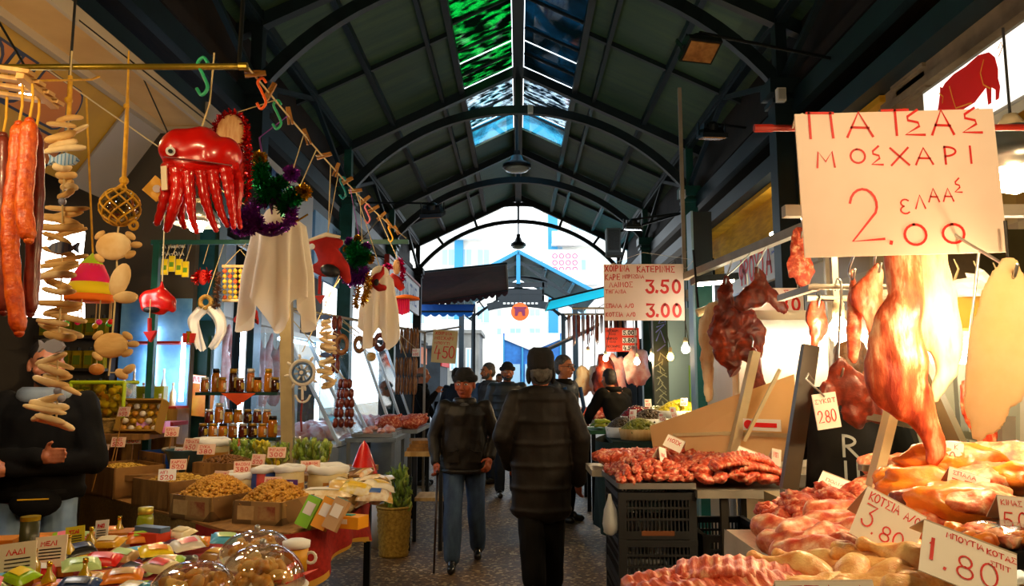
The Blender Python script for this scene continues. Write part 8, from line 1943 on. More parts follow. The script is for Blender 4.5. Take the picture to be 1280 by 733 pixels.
 if hair:
  kind, hm = hair; g = G(); g.T = HM
  if kind != 'bald':
   g.sph((0, 0.02, 0.05), (0.079, 0.096, 0.085), 20, 14); g.sph((0, 0.04, 0.0), (0.078, 0.08, 0.085), 18, 12)
   g.v = [p for p in g.v]
   h = fuse(g, 0.01, 1, lambda p: p + noise.noise_vector(p * 30) * 0.005)
   inv = HM.inverted()
   def push(p):
    q = inv @ p
    if q.y < -0.03 and q.z < 0.075: q.y = max(q.y, -0.03 - 0.5 * max(0, q.z - 0.03))
    return HM @ q
   h.v = [push(p) for p in h.v]
   h.build('hair', hm, t, smooth=True)
  else:
   g.torus((0, 0.02, 0.0), 0.072, 0.016, 24, 8, flat=1.8); g.v = [p for p in g.v]; inv = HM.inverted(); g.v = [HM @ Vector((q.x, max(q.y, -0.02), q.z)) for q in (inv @ p for p in g.v)]; g.build('hair', hm, t, smooth=True)
 if beard:
  g = G(); g.T = HM; g.sph((0, -0.03, -0.072), (0.056, 0.058, 0.036), 16, 10); g.sph((0, -0.07, -0.088), (0.034, 0.024, 0.022), 12, 8)
  for k in (-1, 1): g.sph((k * 0.056, -0.02, -0.045), (0.014, 0.03, 0.036), 10, 8)
  g.T = None; fuse(g, 0.008, 1).build('beard', beard, t, smooth=True)
  g = G(); g.T = HM; g.tube([(-0.028, -0.086, -0.05), (0, -0.1, -0.045), (0.028, -0.086, -0.05)], [0.004, 0.007, 0.004], 6); g.build('moustache', beard, t, smooth=True)
 if hat:
  g = G(); g.T = HM; b = 0.008 if hat != 'flaps' else 0.0
  prof = [(0.086, b), (0.089, 0.02), (0.087, 0.045), (0.078, 0.072), (0.055, 0.096), (0.025, 0.107), (0, 0.109)] if hat != 'flaps' else [(0.09, 0.0), (0.096, 0.03), (0.096, 0.09), (0.086, 0.122), (0.05, 0.14), (0, 0.143)]
  g.lathe(prof, (0, 0.012, 0), 26); g.v = [HM @ Vector((q.x * 0.93, q.y * 1.12, q.z + 0.03 - 0.012 * (q.y > 0))) for q in (HM.inverted() @ p for p in g.v)]
  if hat == 'flaps':
   for k in (-1, 1): g.sph((k * 0.078, 0.02, -0.015), (0.02, 0.045, 0.06), 12, 8)
   g.sph((0, 0.085, -0.01), (0.06, 0.022, 0.06), 12, 8)
  g.build('hat', KNIT, t, smooth=True)
  if hat == 'cuff': g = G(); g.T = HM; g.torus((0, 0.012, 0.045), 0.09, 0.014, 26, 8, flat=1.9); g.build('hat_cuff', KNIT, t, smooth=True)
 t['H'] = HM
 return t, T, HM, A
def gz(px, Y): return Vector((at(px, 480, Y).x, Y, 0))
# the man in the long quilted coat, from behind
t, T, HM, A = person('person walking away in a long black quilted coat and a black knitted cap', gz(676, 5.6), PI + 0.05, 1.69, SKINR, PUFFER, BLACKCL, BSHOE, arms={-1: ((-0.29, 0.04, 1.15), (-0.285, -0.03, 0.84)), 1: ((0.29, 0.06, 1.17), (0.23, -0.12, 0.95)), 'thumb': {-1: (0.5, -1, 0), 1: (-0.3, -1, 0)}}, hs=1.16, legw=1.3, feet={-1: (-0.075, -0.04, 0.08), 1: (0.07, 0.2, 0.14)}, jz=0.63, jw=1.16, puff=0.135, hat='flaps', hair=('short', HAIRG), vox=0.009, curl=0.5, fur=BLACKCL, detail=False)
g = G(); g.sph(T @ Vector((0, 0.09, 1.47)), (0.12, 0.06, 0.07), 16, 10); g.build('hood', PUFFER, t, smooth=True)
# the old man with a cane
t, T, HM, A = person('older person in black leather jacket, jeans and black cap, walking with a cane', gz(581, 6.55), 0.05, 1.6, SKINR, LEATHER, DENIM, SHOE, arms={-1: ((-0.29, 0.02, 1.15), (-0.255, -0.12, 0.92)), 1: ((0.29, 0.05, 1.15), (0.235, -0.1, 0.96)), 'thumb': {-1: (0.6, -0.8, 0), 1: (-0.6, -0.8, 0)}}, feet={-1: (-0.1, -0.2, 0.08), 1: (0.13, 0.24, 0.1)}, jz=0.83, jw=1.03, hat='cuff', hair=('short', HAIRG), headyaw=-0.22, nod=0.08, vox=0.009, curl={-1: 1.0, 1: 0.7}, girth=1.08, legw=1.12, hs=1.17)
g = G(); g.tube([(0, -0.155, 1.36), (0, -0.16, 1.1), (0, -0.152, 0.87)], 0.006, 6); g.build('zip', STEELB, t)
for k in (-1, 1): G().box((k * 0.1, -0.142, 1.02), (0.1, 0.02, 0.012), rot=(0, k * 0.5, 0)).box((k * 0.1, -0.142, 0.98), (0.11, 0.02, 0.1)).build('pocket', LEATHER, t)
G().torus((0, 0.005, 0.85), 0.19, 0.022, 28, 8).build('waistband', LEATHER, t, smooth=True); t.children[-1].scale = (1.05, 0.72, 1)
g = G(); g.sph(T @ Vector((0, -0.075, 1.44)), (0.05, 0.03, 0.06), 12, 8); g.build('scarf', GREYCL, t, smooth=True)
wp = t.matrix_basis @ Vector((-0.24, -0.2, 0.845)) if False else Matrix.LocRotScale(t.location, t.rotation_euler, t.scale) @ Vector((-0.235, -0.19, 0.845)); bottom = Vector((wp.x - 0.01, wp.y - 0.1, 0))
o = G().tube([bottom - wp, Vector((0, 0, 0.0))], [0.009, 0.011], 10).tube(smoothpath([(0, -0.03, 0.0), (0, 0.0, 0.012), (0, 0.05, 0.008), (0, 0.09, -0.015)], 5), 0.012, 10).build('walking_cane', M('dark_cane', '#2a180c', rough=0.35), smooth=True); o.location = wp; tag(o, 'thin dark walking cane held by the older person in jeans', 'cane')
# the seller with crossed arms
t, T, HM, A = person('bearded seller in a black hooded jacket and pale jeans standing with folded arms', Vector((-2.48, 4.0, 0)), 0.3, 1.71, SKIN, BLACKCL, DENIML, SHOE, arms={-1: ((-0.27, -0.08, 1.14), (0.07, -0.25, 1.17)), 1: ((0.27, -0.08, 1.13), (-0.09, -0.22, 1.11)), 'thumb': {-1: (0, 0, 1), 1: (0, 0, 1)}}, feet={-1: (-0.17, -0.05, 0.08), 1: (0.15, 0.02, 0.08)}, jz=0.93, jw=1.1, hair=('short', HAIRD), beard=HAIRD, headyaw=0.35, vox=0.009, curl=0.3)
g = G(); g.torus(T @ Vector((0, 0.02, 1.47)), 0.1, 0.042, 24, 10, flat=1.2); g.build('hood', M('grey_hood', '#8a9498', '#767e84', scale=10, rough=0.9), t, smooth=True)
G().sph((0.03, -0.155, 0.93), (0.12, 0.05, 0.075), 16, 10).build('waist_bag', BLACKCL, t, smooth=True); G().bar((-0.04, -0.2, 0.955), (0.1, -0.2, 0.955), 0.006).build('waist_bag_zip', M('gold_tag'), t)
G().torus((0, 0, 0.97), 0.175, 0.014, 28, 6, flat=1.6).build('belt', BLACKCL, t)
# the butcher behind the near counter
t, T, HM, A = person('brown haired butcher in a dark jacket with pale lettering, behind the near counter', Vector((1.7, 4.02, 0)), PI - 0.75, 1.74, SKIN, NAVYCL if False else BLACKCL, BLACKCL, SHOE, arms={-1: ((-0.27, -0.12, 1.16), (-0.16, -0.36, 1.1)), 1: ((0.27, -0.1, 1.16), (0.2, -0.33, 1.12))}, lean=0.18, jz=0.84, jw=1.1, hair=('short', HAIRB), vox=0.011, detail=False)
g = G(); g.sph(T @ Vector((0, 0.1, 1.45)), (0.13, 0.08, 0.08), 16, 10); g.build('hood', BLACKCL, t, smooth=True)
g = G(); g.T = Matrix.Translation((0.0, 0.168, 1.1)) @ Matrix.Rotation(PI, 4, 'Z'); write(g, 'R', 0.04, 0.05, 0.1, 0.014, 0.08); write(g, 'ΙΙ', 0.04, -0.06, 0.08, 0.014, 0.1); g.build('lettering', M('pale_print', '#9aa0a0', rough=0.7), t)
# the man bending over the fruit stall
person('person in a black jacket seen from behind, bending over the olive stall', gz(778, 9.6), PI + 0.5, 1.74, SKIN, BLACKCL, BLACKCL, SHOE, arms={-1: ((-0.3, -0.32, 1.14), (-0.2, -0.5, 1.05)), 1: ((0.3, -0.3, 1.12), (0.2, -0.5, 1.02))}, lean=0.42, jz=0.84, jw=1.08, hair=('short', HAIRD), detail=False, vox=0.014)
# people further down the lane
person('balding person in profile at the left meat counter, hand near the mouth', gz(527, 11.6), PI / 2 - 0.1, 1.74, SKIN, BLACKCL, BLACKCL, arms={-1: ((-0.24, -0.1, 1.15), (-0.1, -0.25, 1.38)), 1: ((0.26, -0.05, 1.13), (0.2, -0.2, 0.95))}, hair=('bald', HAIRG), vox=0.014, detail=False)
person('bearded person in black cap and quilted jacket facing us in the lane', gz(634, 10.4), 0.1, 1.77, SKIN, M('grey_nylon', '#2a3034', '#20262a', scale=6, rough=0.45), NAVYCL, jw=1.1, puff=0.085, hat='cuff', hair=('short', HAIRD), beard=HAIRD, vox=0.012)
person('grey bearded person in a grey coat looking to the left behind the older person', gz(611, 11.8), -1.0, 1.8, SKIN, GREYCL, NAVYCL, hair=('short', HAIRG), beard=HAIRG, vox=0.014, jz=0.7)
t, T, HM, A = person('grey haired person with glasses in a navy coat beside the quilted coat', gz(704, 8.6), 0.95, 1.8, SKIN, NAVYCL, BLACKCL, hair=('short', HAIRG), vox=0.012, jz=0.72, jw=1.08, fur=BLACKCL)
g = G(); g.T = HM
for k in (-1, 1): g.torus((k * 0.032, -0.1, 0.005), 0.02, 0.0025, 16, 6, axis=(0, 1, 0)); g.bar((k * 0.053, -0.098, 0.008), (k * 0.08, 0.01, 0.01), 0.004)
g.bar((-0.012, -0.102, 0.008), (0.012, -0.102, 0.008), 0.004); g.build('glasses', BLACKP, t)
G().tube([(-0.16, -0.12, 1.42), (-0.15, -0.17, 1.2), (-0.17, -0.05, 1.0)], 0.022, 8).tube([(0.16, -0.12, 1.42), (0.15, -0.17, 1.2), (0.17, -0.05, 1.0)], 0.022, 8).build('bag_strap', BLUECL, t, smooth=True)
person('balding person in a blue jacket half hidden behind the older person', gz(585, 13.4), PI, 1.78, SKIN, BLUECL, NAVYCL, hair=('bald', HAIRG), vox=0.016, detail=False)
person('dark haired person in a navy jacket left of the balding person', gz(571, 12.6), PI - 0.4, 1.74, SKIN, NAVYCL, NAVYCL, hair=('short', HAIRD), vox=0.016, detail=False)
person('small distant person in dark clothes far down the lane', gz(624, 18.0), 0, 1.72, SKIN, BLACKCL, NAVYCL, hair=('short', HAIRD), vox=0.018, detail=False)
# ================================================================ STALLS FURTHER DOWN
ICEG = glassy('case_glass', '#e6f4fa', alpha=0.3)
STEELC = M('stall_steel', '#9aa4a8', '#868f94', scale=3, rough=0.35, metal=0.5)
PINKM = M('pink_meat', '#e88a80', '#f8d4cc', scale=9, rough=0.35, bump=0.25, bscale=14, coat=0.2)
def case(label, x0, x1, y0, y1, zt, topx, side, light):
 """Butcher's glass case: steel base, meat bed, leaning glass front with bright frame bars, tube lamp."""
 t = thing('butcher_case', label, 'display case', ((x0 + x1) / 2, (y0 + y1) / 2, 0)); o = t.location
 q = lambda x, y, z: Vector((x, y, z)) - o
 xf, xb = (x1, x0) if side > 0 else (x0, x1)
 G().box((0, 0, 0.44), (x1 - x0, y1 - y0, 0.88)).build('base', STEELC, t); G().box((0, 0, 0.9), (x1 - x0 - 0.04, y1 - y0 - 0.04, 0.03)).build('deck', WHITEP, t)
 g = G(); g.add([q(xf, y0, 0.92), q(xf, y1, 0.92), q(topx, y1, zt), q(topx, y0, zt)], [(0, 1, 2, 3)]); g.build('glass_front', ICEG, t)
 g = G(); g.add([q(xf, y0, 0.92), q(topx, y0, zt), q(xb, y0, zt), q(xb, y0, 0.92)], [(0, 1, 2, 3)]); g.build('glass_end', ICEG, t)
 n = 2
 for i in range(n + 1):
  y = y0 + (y1 - y0) * i / n
  G().bar(q(xf, y, 0.92), q(topx, y, zt), 0.05, 0.03).build('frame_bar', M('pale_alu', '#c8d4da', rough=0.3, metal=0.4), t)
 G().bar(q(topx, y0, zt), q(topx, y1, zt), 0.05).bar(q(xf, y0, 0.92), q(xf, y1, 0.92), 0.05).build('rail', M('pale_alu'), t)
 G().cyl(q(topx - side * 0.1, y0 + 0.1, zt - 0.05), q(topx - side * 0.1, y1 - 0.1, zt - 0.05), 0.018, n=8).build('tube_lamp', light, t)
 return t
case('first blue lit butcher case behind the jar shelf on the left', -2.7, -1.75, 7.5, 9.0, 2.0, -2.3, 1, TUBEL)
case('second blue lit butcher case on the left before the hanging sausages', -2.7, -1.5, 9.2, 10.9, 2.0, -1.9, 1, TUBEL)
PIECES = lumps('pale_joint', PINKM, 5, (0.11, 0.08, 0.06), 0.4, 1.6, 3, 200)
r3 = random.Random(5)
for (x0, x1, y0, y1, lb, gr) in ((-2.6, -1.85, 7.6, 8.9, 'pale pink joint in the first blue lit butcher case', 'joints in the first left case'), (-2.6, -1.6, 9.3, 10.8, 'pale pink joint in the second blue lit butcher case', 'joints in the second left case')):
 scatter(PIECES, 'meat_joint', lb, 'meat', gr, heap([(x0, y0), (x1, y0), (x1, y1), (x0, y1)], 0.96, 0.24, dome(0.05), rr=r3))
for i in range(6):
 Y = 8.0 + 0.5 * i; x = -3.35; o = Vector((x, Y, 1.95))
 t = thing('hanging_lamb', '%s pale pink lamb from the front hanging behind the left butcher cases' % ords[i], 'meat', o, 0, 'lambs behind the left cases')
 g = G(); g.tube(smoothpath([(0, 0, 0), (0.02, 0, -0.25), (0, 0, -0.5), (-0.02, 0, -0.75)], 5), [0.05 + 0.07 * math.sin(PI * j / 15) for j in range(16)], 12); cap(g, (0.05, 0, -0.05), (0.1, 0, 0.2), 0.05, 0.02); cap(g, (-0.05, 0, -0.05), (-0.08, 0, 0.2), 0.05, 0.02)
 fuse(g, 0.016, 2, lambda p: p + noise.noise_vector(p * 12 + Vector((i, 0, 0))) * 0.015).build('flesh', PINKM, t, smooth=True); G().tube([(0, 0, 0.0), (0, 0, 0.3)], 0.006, 6).build('hook', STEELB, t)
rail([(-3.35, 7.3, 2.25), (-3.35, 11.2, 2.25)], 0.015, 'steel rail that carries the lambs behind the left cases', False, [((-3.35, 7.3, 2.25), (-3.35, 7.3, 0)), ((-3.35, 11.2, 2.25), (-3.35, 11.2, 0))])
for i, (x, y) in enumerate(((-3.6, 7.6), (-2.62, 7.2), (-3.6, 9.2), (-3.4, 11.1), (-2.4, 9.1))):
 t = thing('tube_lamp', '%s upright white tube lamp among the left butcher cases' % ords[i], 'lamp', (x, y, 0.93), 0, 'upright tube lamps'); G().cyl((0, 0, 0.1), (0, 0, 1.25), 0.02, n=10).build('tube', TUBEL, t); G().box((0, 0.03, 0.205), (0.05, 0.03, 2.27)).build('batten', WHITEP, t)
# sausages strung along the left cases: rail, dark bunch, brown bunch, rings
rail([(-2.25, 6.6, 2.2), (-1.28, 10.4, 2.2)], 0.016, 'steel rail of hanging sausages along the left butcher cases', False, [((-2.25, 6.6, 2.2), (-2.25, 6.6, 2.6)), ((-2.25, 6.6, 2.6), (-2.25, 6.03, 2.62)), ((-1.28, 10.4, 2.2), (-1.28, 10.4, 0))])
srl = lambda y: Vector((-2.25 + 0.97 * (y - 6.6) / 3.8, y, 2.2))
def links(name, label, px, py, Y, rows, cols, wpx, hpx, mat, top=True, taper=0.0):
 o = at(px, py, Y); k = Y / F
 t = thing(name, label, 'sausages', o); g0 = None
 for r in range(rows):
  for c in range(cols):
   w = wpx * (1 - taper * (1 - r / max(1, rows - 1)) ** 2); x = (c - (cols - 1) / 2) * w / cols * k; z = -(r + 0.5) * hpx / rows * k; dy = 0.03 * math.sin(c * 2.3 + r)
   h = hpx / rows * k * 0.5
   G().tube([(x, dy, z + h), (x + 0.003, dy, z + h * 0.6), (x, dy, z), (x, dy, z - h * 0.6), (x, dy, z - h)], [v * wpx / cols * k * 0.56 for v in (0.4, 0.9, 1.0, 0.9, 0.4)], 9).build('sausage_link', mat, t, smooth=True)
 s = srl(Y) - o
 G().tube([(0, 0, 0), (s.x, 0, s.z)], 0.005, 6).build('string', STRING, t)
links('sausage_bunch', 'thick bunch of dark red short sausages hanging over the left case', 431, 474, 6.9, 5, 4, 26, 60, SAUSD, taper=0.45)
links('sausage_bunch', 'bunch of long brown sausages hanging by the far left case', 508, 447, 9.4, 2, 8, 28, 46, SAUSB)
links('sausage_bunch', 'bunch of brown sausages hanging higher by the far left case', 512, 410, 9.7, 1, 6, 24, 32, SAUSB)
links('sausage_bunch', 'string of dark sausages hanging behind the ship wheel garland', 421, 395, 7.1, 4, 2, 12, 72, SAUSD)
for i, (px, py, rx, Y) in enumerate([(427, 431, 7, 7.0), (449, 431, 5.5, 7.6), (475, 428, 6, 8.4)]):
 o = at(px, py, Y); k = Y / F; t = thing('sausage_ring', ['first brown sausage ring on the left rail', 'second sausage ring, hanging alone on the left rail', 'dark sausage ring furthest along the left rail'][i], 'sausage', o); g = G().torus((0, 0, 0), rx * k, 2.4 * k, 22, 9, axis=(0, 1, 0)); g.v = [Vector((p.x, p.y, p.z * 1.45)) for p in g.v]; g.build('sausage', [SAUSB, SAUSB, SAUSD][i], t, smooth=True); s = srl(Y) - o; G().tube([(0, 0, rx * k * 1.4), (s.x, 0, s.z)], 0.004, 5).build('string', STRING, t)
for i, (px, py, Y) in enumerate([(463, 428, 8.0), (464, 446, 8.05), (459, 424, 7.9)]):
 o = at(px, py, Y); k = Y / F; t = thing('cheese_ball', ['brown smoked cheese ball in the middle of the left rail', 'pale cheese ball hanging below the smoked one', 'small brown cheese ball tucked left of the smoked one'][i], 'cheese', o); G().sph((0, 0, 0), ((7, 6, 5)[i] * k,) * 3, 16, 12).build('cheese', [SAUSB, DRIFT, SAUSB][i], t, smooth=True); s = srl(Y) - o; G().tube([(0, 0, 0), (s.x, 0, s.z)], 0.004, 5).build('string', STRING, t)
stick_card(520, 441, 9.3, 'white card with red figures on the bunch of long brown sausages', 0.09, 0.1, 0, 0.9, WCARD, ('ΚΙΛΟ', '680'))
t = bpy.data.objects[[o.name for o in bpy.data.objects if o.get('label', '').startswith('white card with red figures on the bunch')][0]]; s = srl(9.3) - t.location; G().tube([(0, 0, 0.05), (s.x, 0.0, s.z)], 0.003, 5).build('string', STRING, t)
# steel table with red carcass pieces, stool, shelf trolley on the left
slab_table('meat_table', 'steel table with red meat standing before the far left counter', [(-1.75, 8.7), (-1.15, 8.7), (-1.15, 10.3), (-1.45, 10.3), (-1.45, 9.1), (-1.75, 9.1)], 0.98, STEELC, [(-1.7, 8.75), (-1.2, 8.75), (-1.2, 10.2)])
for i, (x, y, s) in enumerate([(-1.5, 8.85, 0.16), (-1.28, 8.95, 0.15), (-1.3, 9.4, 0.14), (-1.3, 9.9, 0.13)]):
 g = G(); lump(g, (0, 0, s * 0.5), (s, s * 0.7, s * 0.55), 300 + i, 0.4, 1.5, 3, flat=0.95); cap(g, (0, 0, s * 0.6), (s * 0.9, 0, s * 1.0), s * 0.2, s * 0.12); o = g.build('meat_joint', MEAT, smooth=True); o.location = (x, y, 0.98); tag(o, '%s red joint from the front on the steel table at the far left' % ords[i], 'meat')
t = thing('side_table', 'small dark legged wooden table beside the older person', 'table', (-0.86, 7.3, 0))
G().box((0, 0, 0.86), (0.36, 0.5, 0.04)).build('tabletop', WOODL, t); G().box((0.06, 0, 0.45), (0.3, 0.4, 0.03)).build('lower_shelf', WOODL, t)
for x in (-0.14, 0.15):
 for y in (-0.2, 0.2): G().box((x, y, 0.42), (0.035, 0.035, 0.84)).build('leg', BLACKP, t)
for i in range(3): box_thing('wooden_board', ['lowest board stacked on the small dark legged table', 'middle board stacked on the small dark legged table', 'top board stacked on the small dark legged table'][i], 'board', (-0.88, 7.3 + 0.03 * i, 0.88 + 0.032 * i), (0.3, 0.36, 0.03), WOOD, 0.1 * i)
t = thing('steel_trolley', 'grey steel work table with trays between the nut table and the far case', 'table', (-1.45, 7.55, 0));
for z in (0.95, 0.35): G().box((0, 0.35, z), (0.5, 0.7, 0.04)).build('shelf_board', STEELC, t)
for x in (-0.22, 0.22):
 for y in (0.04, 0.66): G().box((x, y, 0.47), (0.035, 0.035, 0.93)).build('leg', STEELC, t)
for i in range(2): tray('meat_tray', ['steel tray with pale chops on the grey work table', 'second steel tray at the back of the grey work table'][i], [(-1.65, 7.62 + 0.32 * i), (-1.25, 7.62 + 0.32 * i), (-1.25, 7.9 + 0.32 * i), (-1.65, 7.9 + 0.32 * i)], 0.975, STEELB)
scatter(PIECES, 'meat_joint', 'pale chop lying in the trays of the grey work table', 'meat', 'chops on the grey work table', heap([(-1.62, 7.66), (-1.28, 7.66), (-1.28, 8.2), (-1.62, 8.2)], 1.0, 0.17, dome(0.01), rr=r3), 0.5, 0.7)
# ---- right: fruit and olive stall, far meat counter
OLG = M('green_olives', '#8a8a1c', '#5c6414', scale=20, rough=0.3, coat=0.3); OLD = M('mixed_olives', '#4a3418', '#2a2014', scale=20, rough=0.3, coat=0.3); GRAPE = M('yellow_fruit', '#d8c81c', '#b8a818', scale=12, rough=0.4); REDFR = M('red_fruit', '#8a1420', '#5c0c18', scale=10, rough=0.25, coat=0.4); BANANA = M('green_banana', '#9ab82a', '#c8c83a', scale=4, rough=0.45)
def tub(label, px, py, Y, r, fillmat, flabel, s=0.02, n=260, fname='loose_olives'):
 p = at(px, py, Y); t = thing('round_tub', label, 'tub', (p.x, p.y, p.z - 0.1), 0, 'tubs of the olive stall')
 G().lathe([(r * 0.9, 0), (r, 0.1), (r * 0.97, 0.1), (r * 0.88, 0.01), (0, 0.01)], n=26).build('tub', WOODL if 'wood' in label else WHITEP, t, smooth=True)
 g = G(); q = random.Random(int(px)); vs, fs = ico(1); hh = lambda d: 0.06 + 0.12 * (1 - d * d)
 g.lathe([(r * 0.93 * d / 6, hh(d / 6) - 0.012) for d in range(7)], n=20)
 for i in range(n):
  a, d = q.uniform(0, 6.28), math.sqrt(q.random()) * 0.95; c = Vector((d * r * .95 * math.cos(a), d * r * .95 * math.sin(a), hh(d))); g.add([v * s + c for v in vs], fs)
 o = g.build(fname, fillmat, smooth=True); o.location = t.location; tag(o, flabel, 'olives', 'heaps of the olive stall', 'stuff')
slab_table('stall_table', 'dark clothed table of the olive and fruit stall on the right', [(0.85, 7.0), (2.3, 7.0), (2.3, 7.9), (1.75, 8.1), (1.7, 8.75), (1.35, 8.75), (1.2, 8.2), (0.9, 8.0)], 0.98, M('dark_green_cloth', '#12302c', '#0e2622', scale=20, rough=0.9), [(1.0, 7.1), (2.2, 7.1), (1.62, 8.65)])
drape_edge([(1.2, 8.3), (0.87, 8.0), (0.84, 6.98), (2.3, 6.98)], 0.97, 0.15, 0.04, 'skirt', M('dark_green_cloth'), bpy.data.objects[[o.name for o in bpy.data.objects if o.get('label', '').startswith('dark clothed table')][0]], 12)
for a in [('white tub of dark mixed olives at the aisle corner of the olive stall', 778, 524, 7.5, 0.17, OLD, 'dark mixed olives heaped at the aisle corner'), ('light wooden tub of green olives in front of the dark olives', 800, 527, 7.2, 0.2, OLG, 'green olives heaped in the light wooden tub'), ('white tub of brown olives behind the green olives', 812, 518, 7.75, 0.2, OLD, 'brown olives heaped in the middle of the stall'), ('white tub of cherry red fruit by the bending person', 795, 511, 8.3, 0.17, REDFR, 'dark red fruit beside the bending person'), ('white tub of olive green fruit behind the brown olives', 822, 509, 8.4, 0.2, OLG, 'olive green fruit at the back of the stall'), ('white tub of yellow fruit piled by the teal column', 850, 508, 7.9, 0.24, GRAPE, 'bright yellow fruit piled by the teal column')]: tub(a[0], a[1], a[2], a[3], a[4], a[5], a[6], 0.035 if 'fruit' in a[6] else 0.02, 150 if 'fruit' in a[6] else 260, 'loose_fruit' if 'fruit' in a[6] else 'loose_olives')
for o in [o for o in bpy.data.objects if o.name.startswith(('round_tub', 'loose_fruit', 'loose_olives')) and o.parent is None and o.location.x > 0]:
 s = o.location.copy(); o.location.z = 1.13 if abs(s.y - 7.9) < 0.01 else 0.985 + (0.07 if s.y > 7.6 else 0.0)
G().box((1.55, 8.15, 1.015), (0.8, 1.05, 0.06)).box((1.68, 7.9, 1.085), (0.4, 0.36, 0.085)).build('riser', WOOD, bpy.data.objects[[o.name for o in bpy.data.objects if o.get('label', '').startswith('dark clothed table')][0]])
for i, (px, py, Y) in enumerate([(791, 520, 7.4), (810, 504, 8.0), (842, 517, 7.3), (855, 503, 7.7), (828, 522, 7.1)]): stick_card(px, py, Y, 'white price card %s' % ['on the dark olives', 'by the red fruit', 'between the brown olives and the yellow fruit', 'in the yellow fruit', 'lying over the green olives'][i], 0.07, 0.12 if i in (0, 2) else 0.08, 0.5 * (i % 3 - 1), 0.98, WCARD)
slab_table('stall_table', 'green topped table of bananas on the right side of the lane', [(0.8, 8.6), (1.15, 8.6), (1.15, 9.3), (0.8, 9.3)], 0.98, M('green_board', '#2a6a4a', rough=0.6), [(0.84, 8.65), (1.1, 8.65), (0.84, 9.25), (1.1, 9.25)])
for i in range(5):
 t = thing('banana_bunch', '%s bunch of green bananas from the aisle on the green table' % ords[i], 'bananas', (0.86 + 0.06 * i, 8.75 + 0.1 * (i % 3), 0.985 + 0.045 * (i % 2)), i * 1.1)
 for j in range(5): G().tube(bez((0, 0.02 * j - 0.04, 0.03), (0.06, 0.03 * j - 0.06, 0.075), (0.15, 0.035 * j - 0.07, 0.02), 7), [0.008, 0.015, 0.018, 0.019, 0.018, 0.016, 0.012, 0.006], 8).build('banana', BANANA, t, smooth=True)
slab_table('meat_table', 'steel counter of red meat behind the bananas on the right', [(0.85, 10.35), (2.15, 10.35), (2.15, 12.0), (0.85, 12.0)], 1.0, STEELC, [(0.9, 10.4), (0.9, 11.9), (2.1, 10.4)])
scatter(CHUNK, 'meat_cut', 'red cut of meat on the steel counter behind the bananas', 'meat', 'cuts on the right steel counter', heap([(0.9, 10.4), (2.1, 10.4), (2.1, 11.8), (0.9, 11.8)], 1.03, 0.2, dome(0.06), rr=r3), 1.6, 2.4)
rail([(0.75, 12.3, 2.62), (2.7, 12.3, 2.62)], 0.016, 'rail of thin dried sausages below the turquoise awning', False, [((2.7, 12.3, 2.62), (2.7, 12.3, 0))])
for i in range(18):
 x = 0.82 + i * 0.05 + 0.03 * (i % 3); L_ = 0.42 + 0.1 * math.sin(i * 1.7)
 o = G().tube([(-0.012, 0, -L_), (-0.014, 0, -0.05), (0, 0, 0.0), (0.014, 0.01, -0.05), (0.012, 0.01, -L_ * 0.95)], [0.008, 0.014, 0.012, 0.014, 0.008], 8).build('dried_sausage', SAUSD if i % 4 else SAUSB, smooth=True); o.location = (x, 12.3, 2.63); tag(o, 'thin dried sausage looped over the rail below the turquoise awning', 'sausage', 'thin dried sausages on the far rail')
for i, (px, py, Y, m, s) in enumerate([(757, 465, 11.2, MEATD, 0.22), (768, 462, 11.3, PINKM, 0.22), (728, 470, 11.6, FAT, 0.16), (743, 470, 11.6, WHITEP, 0.14), (795, 452, 11.0, PINKM, 0.2)]):
 o = at(px, py - s * 60, Y); t = thing('hanging_meat', ['dark mixed meat hanging behind the bending person', 'pink ribs hanging under the red price board', 'pale tripe hanging left of the dark mixed meat', 'white cloth bag hanging beside the pale tripe', 'pink side of meat hanging right of the red price board'][i], 'meat' if i != 3 else 'bag', o)
 g = G(); lump(g, (0, 0, -s * 1.2), (s * 0.8, s * 0.5, s * 1.4), 400 + i, 0.5, 1.6, 3); g.build('flesh' if i != 3 else 'bag', m, t, smooth=True); G().tube([(0, 0, -0.05), (max(0.82, o.x) - o.x, 11.3 - Y, 2.62 - o.z)], 0.008, 6).build('hook', STEELB, t)
rail([(0.8, 11.3, 2.62), (2.17, 11.3, 2.62)], 0.016, 'rail of hanging meat above the right steel counter', False, [((2.175, 11.3, 2.62), (2.175, 11.3, 0))])
rail([(-1.28, 10.4, 2.2), (-0.78, 10.2, 2.26)], 0.012, 'short rail end that carries the four fifty card', False)
case('pale glass fronted butcher case behind the graffiti covered column', 2.2, 3.4, 10.3, 12.2, 2.2, 2.6, -1, TUBEL)
t = thing('display_kiosk', 'grey framed glass kiosk beside the graffiti covered column', 'kiosk', (1.98, 9.55, 0))
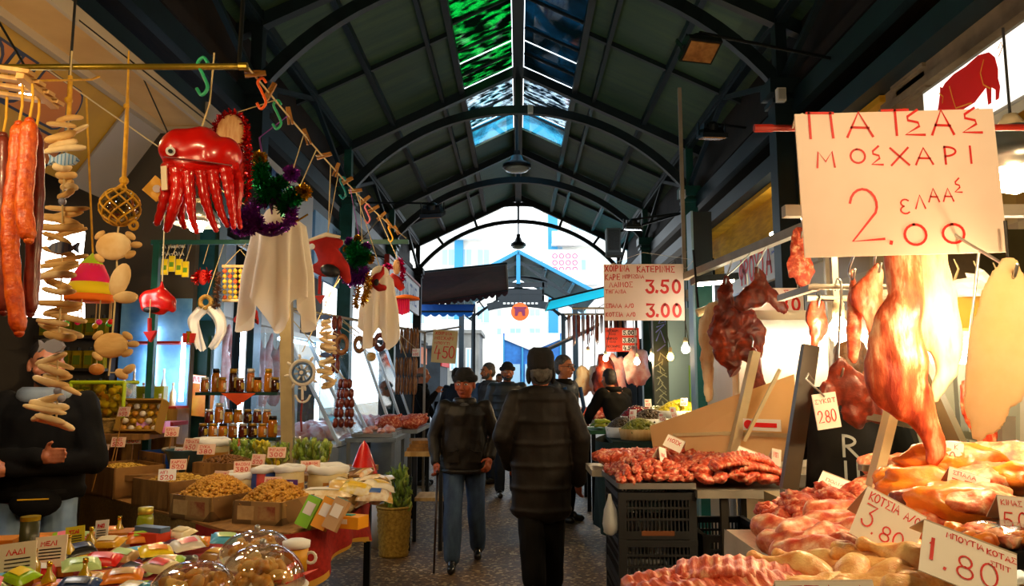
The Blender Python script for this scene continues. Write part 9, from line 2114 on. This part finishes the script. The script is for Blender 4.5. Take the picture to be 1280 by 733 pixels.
G().box((0, 0, 0.5), (0.5, 0.5, 1.0)).build('base', CONC, t); G().box((0, 0.1, 1.75), (0.4, 0.2, 1.4)).build('glass', M('window_blue'), t);
for x in (-0.23, 0.23): G().box((x, -0.1, 1.8), (0.07, 0.1, 1.7)).build('frame_bar', DULLM, t)
G().box((0, -0.05, 2.6), (0.55, 0.4, 0.1)).build('top', DULLM, t)
# graffiti on the green column and the teal column by the stall
t = thing('graffiti_post', 'dark green stall post covered with pale graffiti strokes', 'post', (1.66, 8.95, 0)); G().box((0, 0, 1.35), (0.17, 0.12, 2.7)).build('post', DGREEN, t)
g = G(); g.T = Matrix.Translation((0, -0.064, 0)); q = random.Random(9)
for i in range(12): z = 1.0 + i * 0.07; g.ribbon([(q.uniform(-.07, .0), z), (q.uniform(-.02, .07), z + 0.06), (q.uniform(-.07, .03), z + 0.09), (q.uniform(0, .07), z + 0.02)], 0.01)
g.build('graffiti', M('pale_paint', '#b8c8b0', rough=0.6), t)
g = G(); g.T = Matrix.Translation((0, -0.064, 0))
for st in ([(-.05, 2.1), (.06, 2.2), (-.04, 2.16)], [(-.05, 2.0), (.0, 2.12), (.05, 1.98)], [(.03, 2.3), (-.02, 2.2), (.06, 2.22)], [(-.04, 1.88), (.05, 1.95)]): g.ribbon(st, 0.014)
g.build('graffiti', M('violet_paint', '#6a7ae0', rough=0.6), t)
t = thing('teal_post', 'teal stall post with black graffiti where the meat rail ends', 'post', (1.66, 6.85, 0)); G().box((0, 0, 1.2), (0.16, 0.14, 2.4)).build('post', M('teal_paint', '#1f7a78', '#186460', scale=4, rough=0.45), t); G().box((0, 0, 2.72), (0.18, 0.16, 0.66)).build('upper_post', STEEL, t); G().box((-0.095, -0.02, 1.7), (0.02, 0.18, 2.7)).build('edge', M('pale_blue_edge', '#8ab4cc', rough=0.4), t)
g = G(); g.T = Matrix.Translation((0, -0.074, 0))
for st in ([(-.06, 1.2), (.05, 1.3), (.02, 1.1), (-.06, 1.22)], [(-.05, 1.02), (.06, 1.12)], [(-.06, 0.9), (.06, 0.98), (-.02, 1.05)]): g.ribbon(st, 0.012)
g.build('graffiti', M('black_ink'), t)
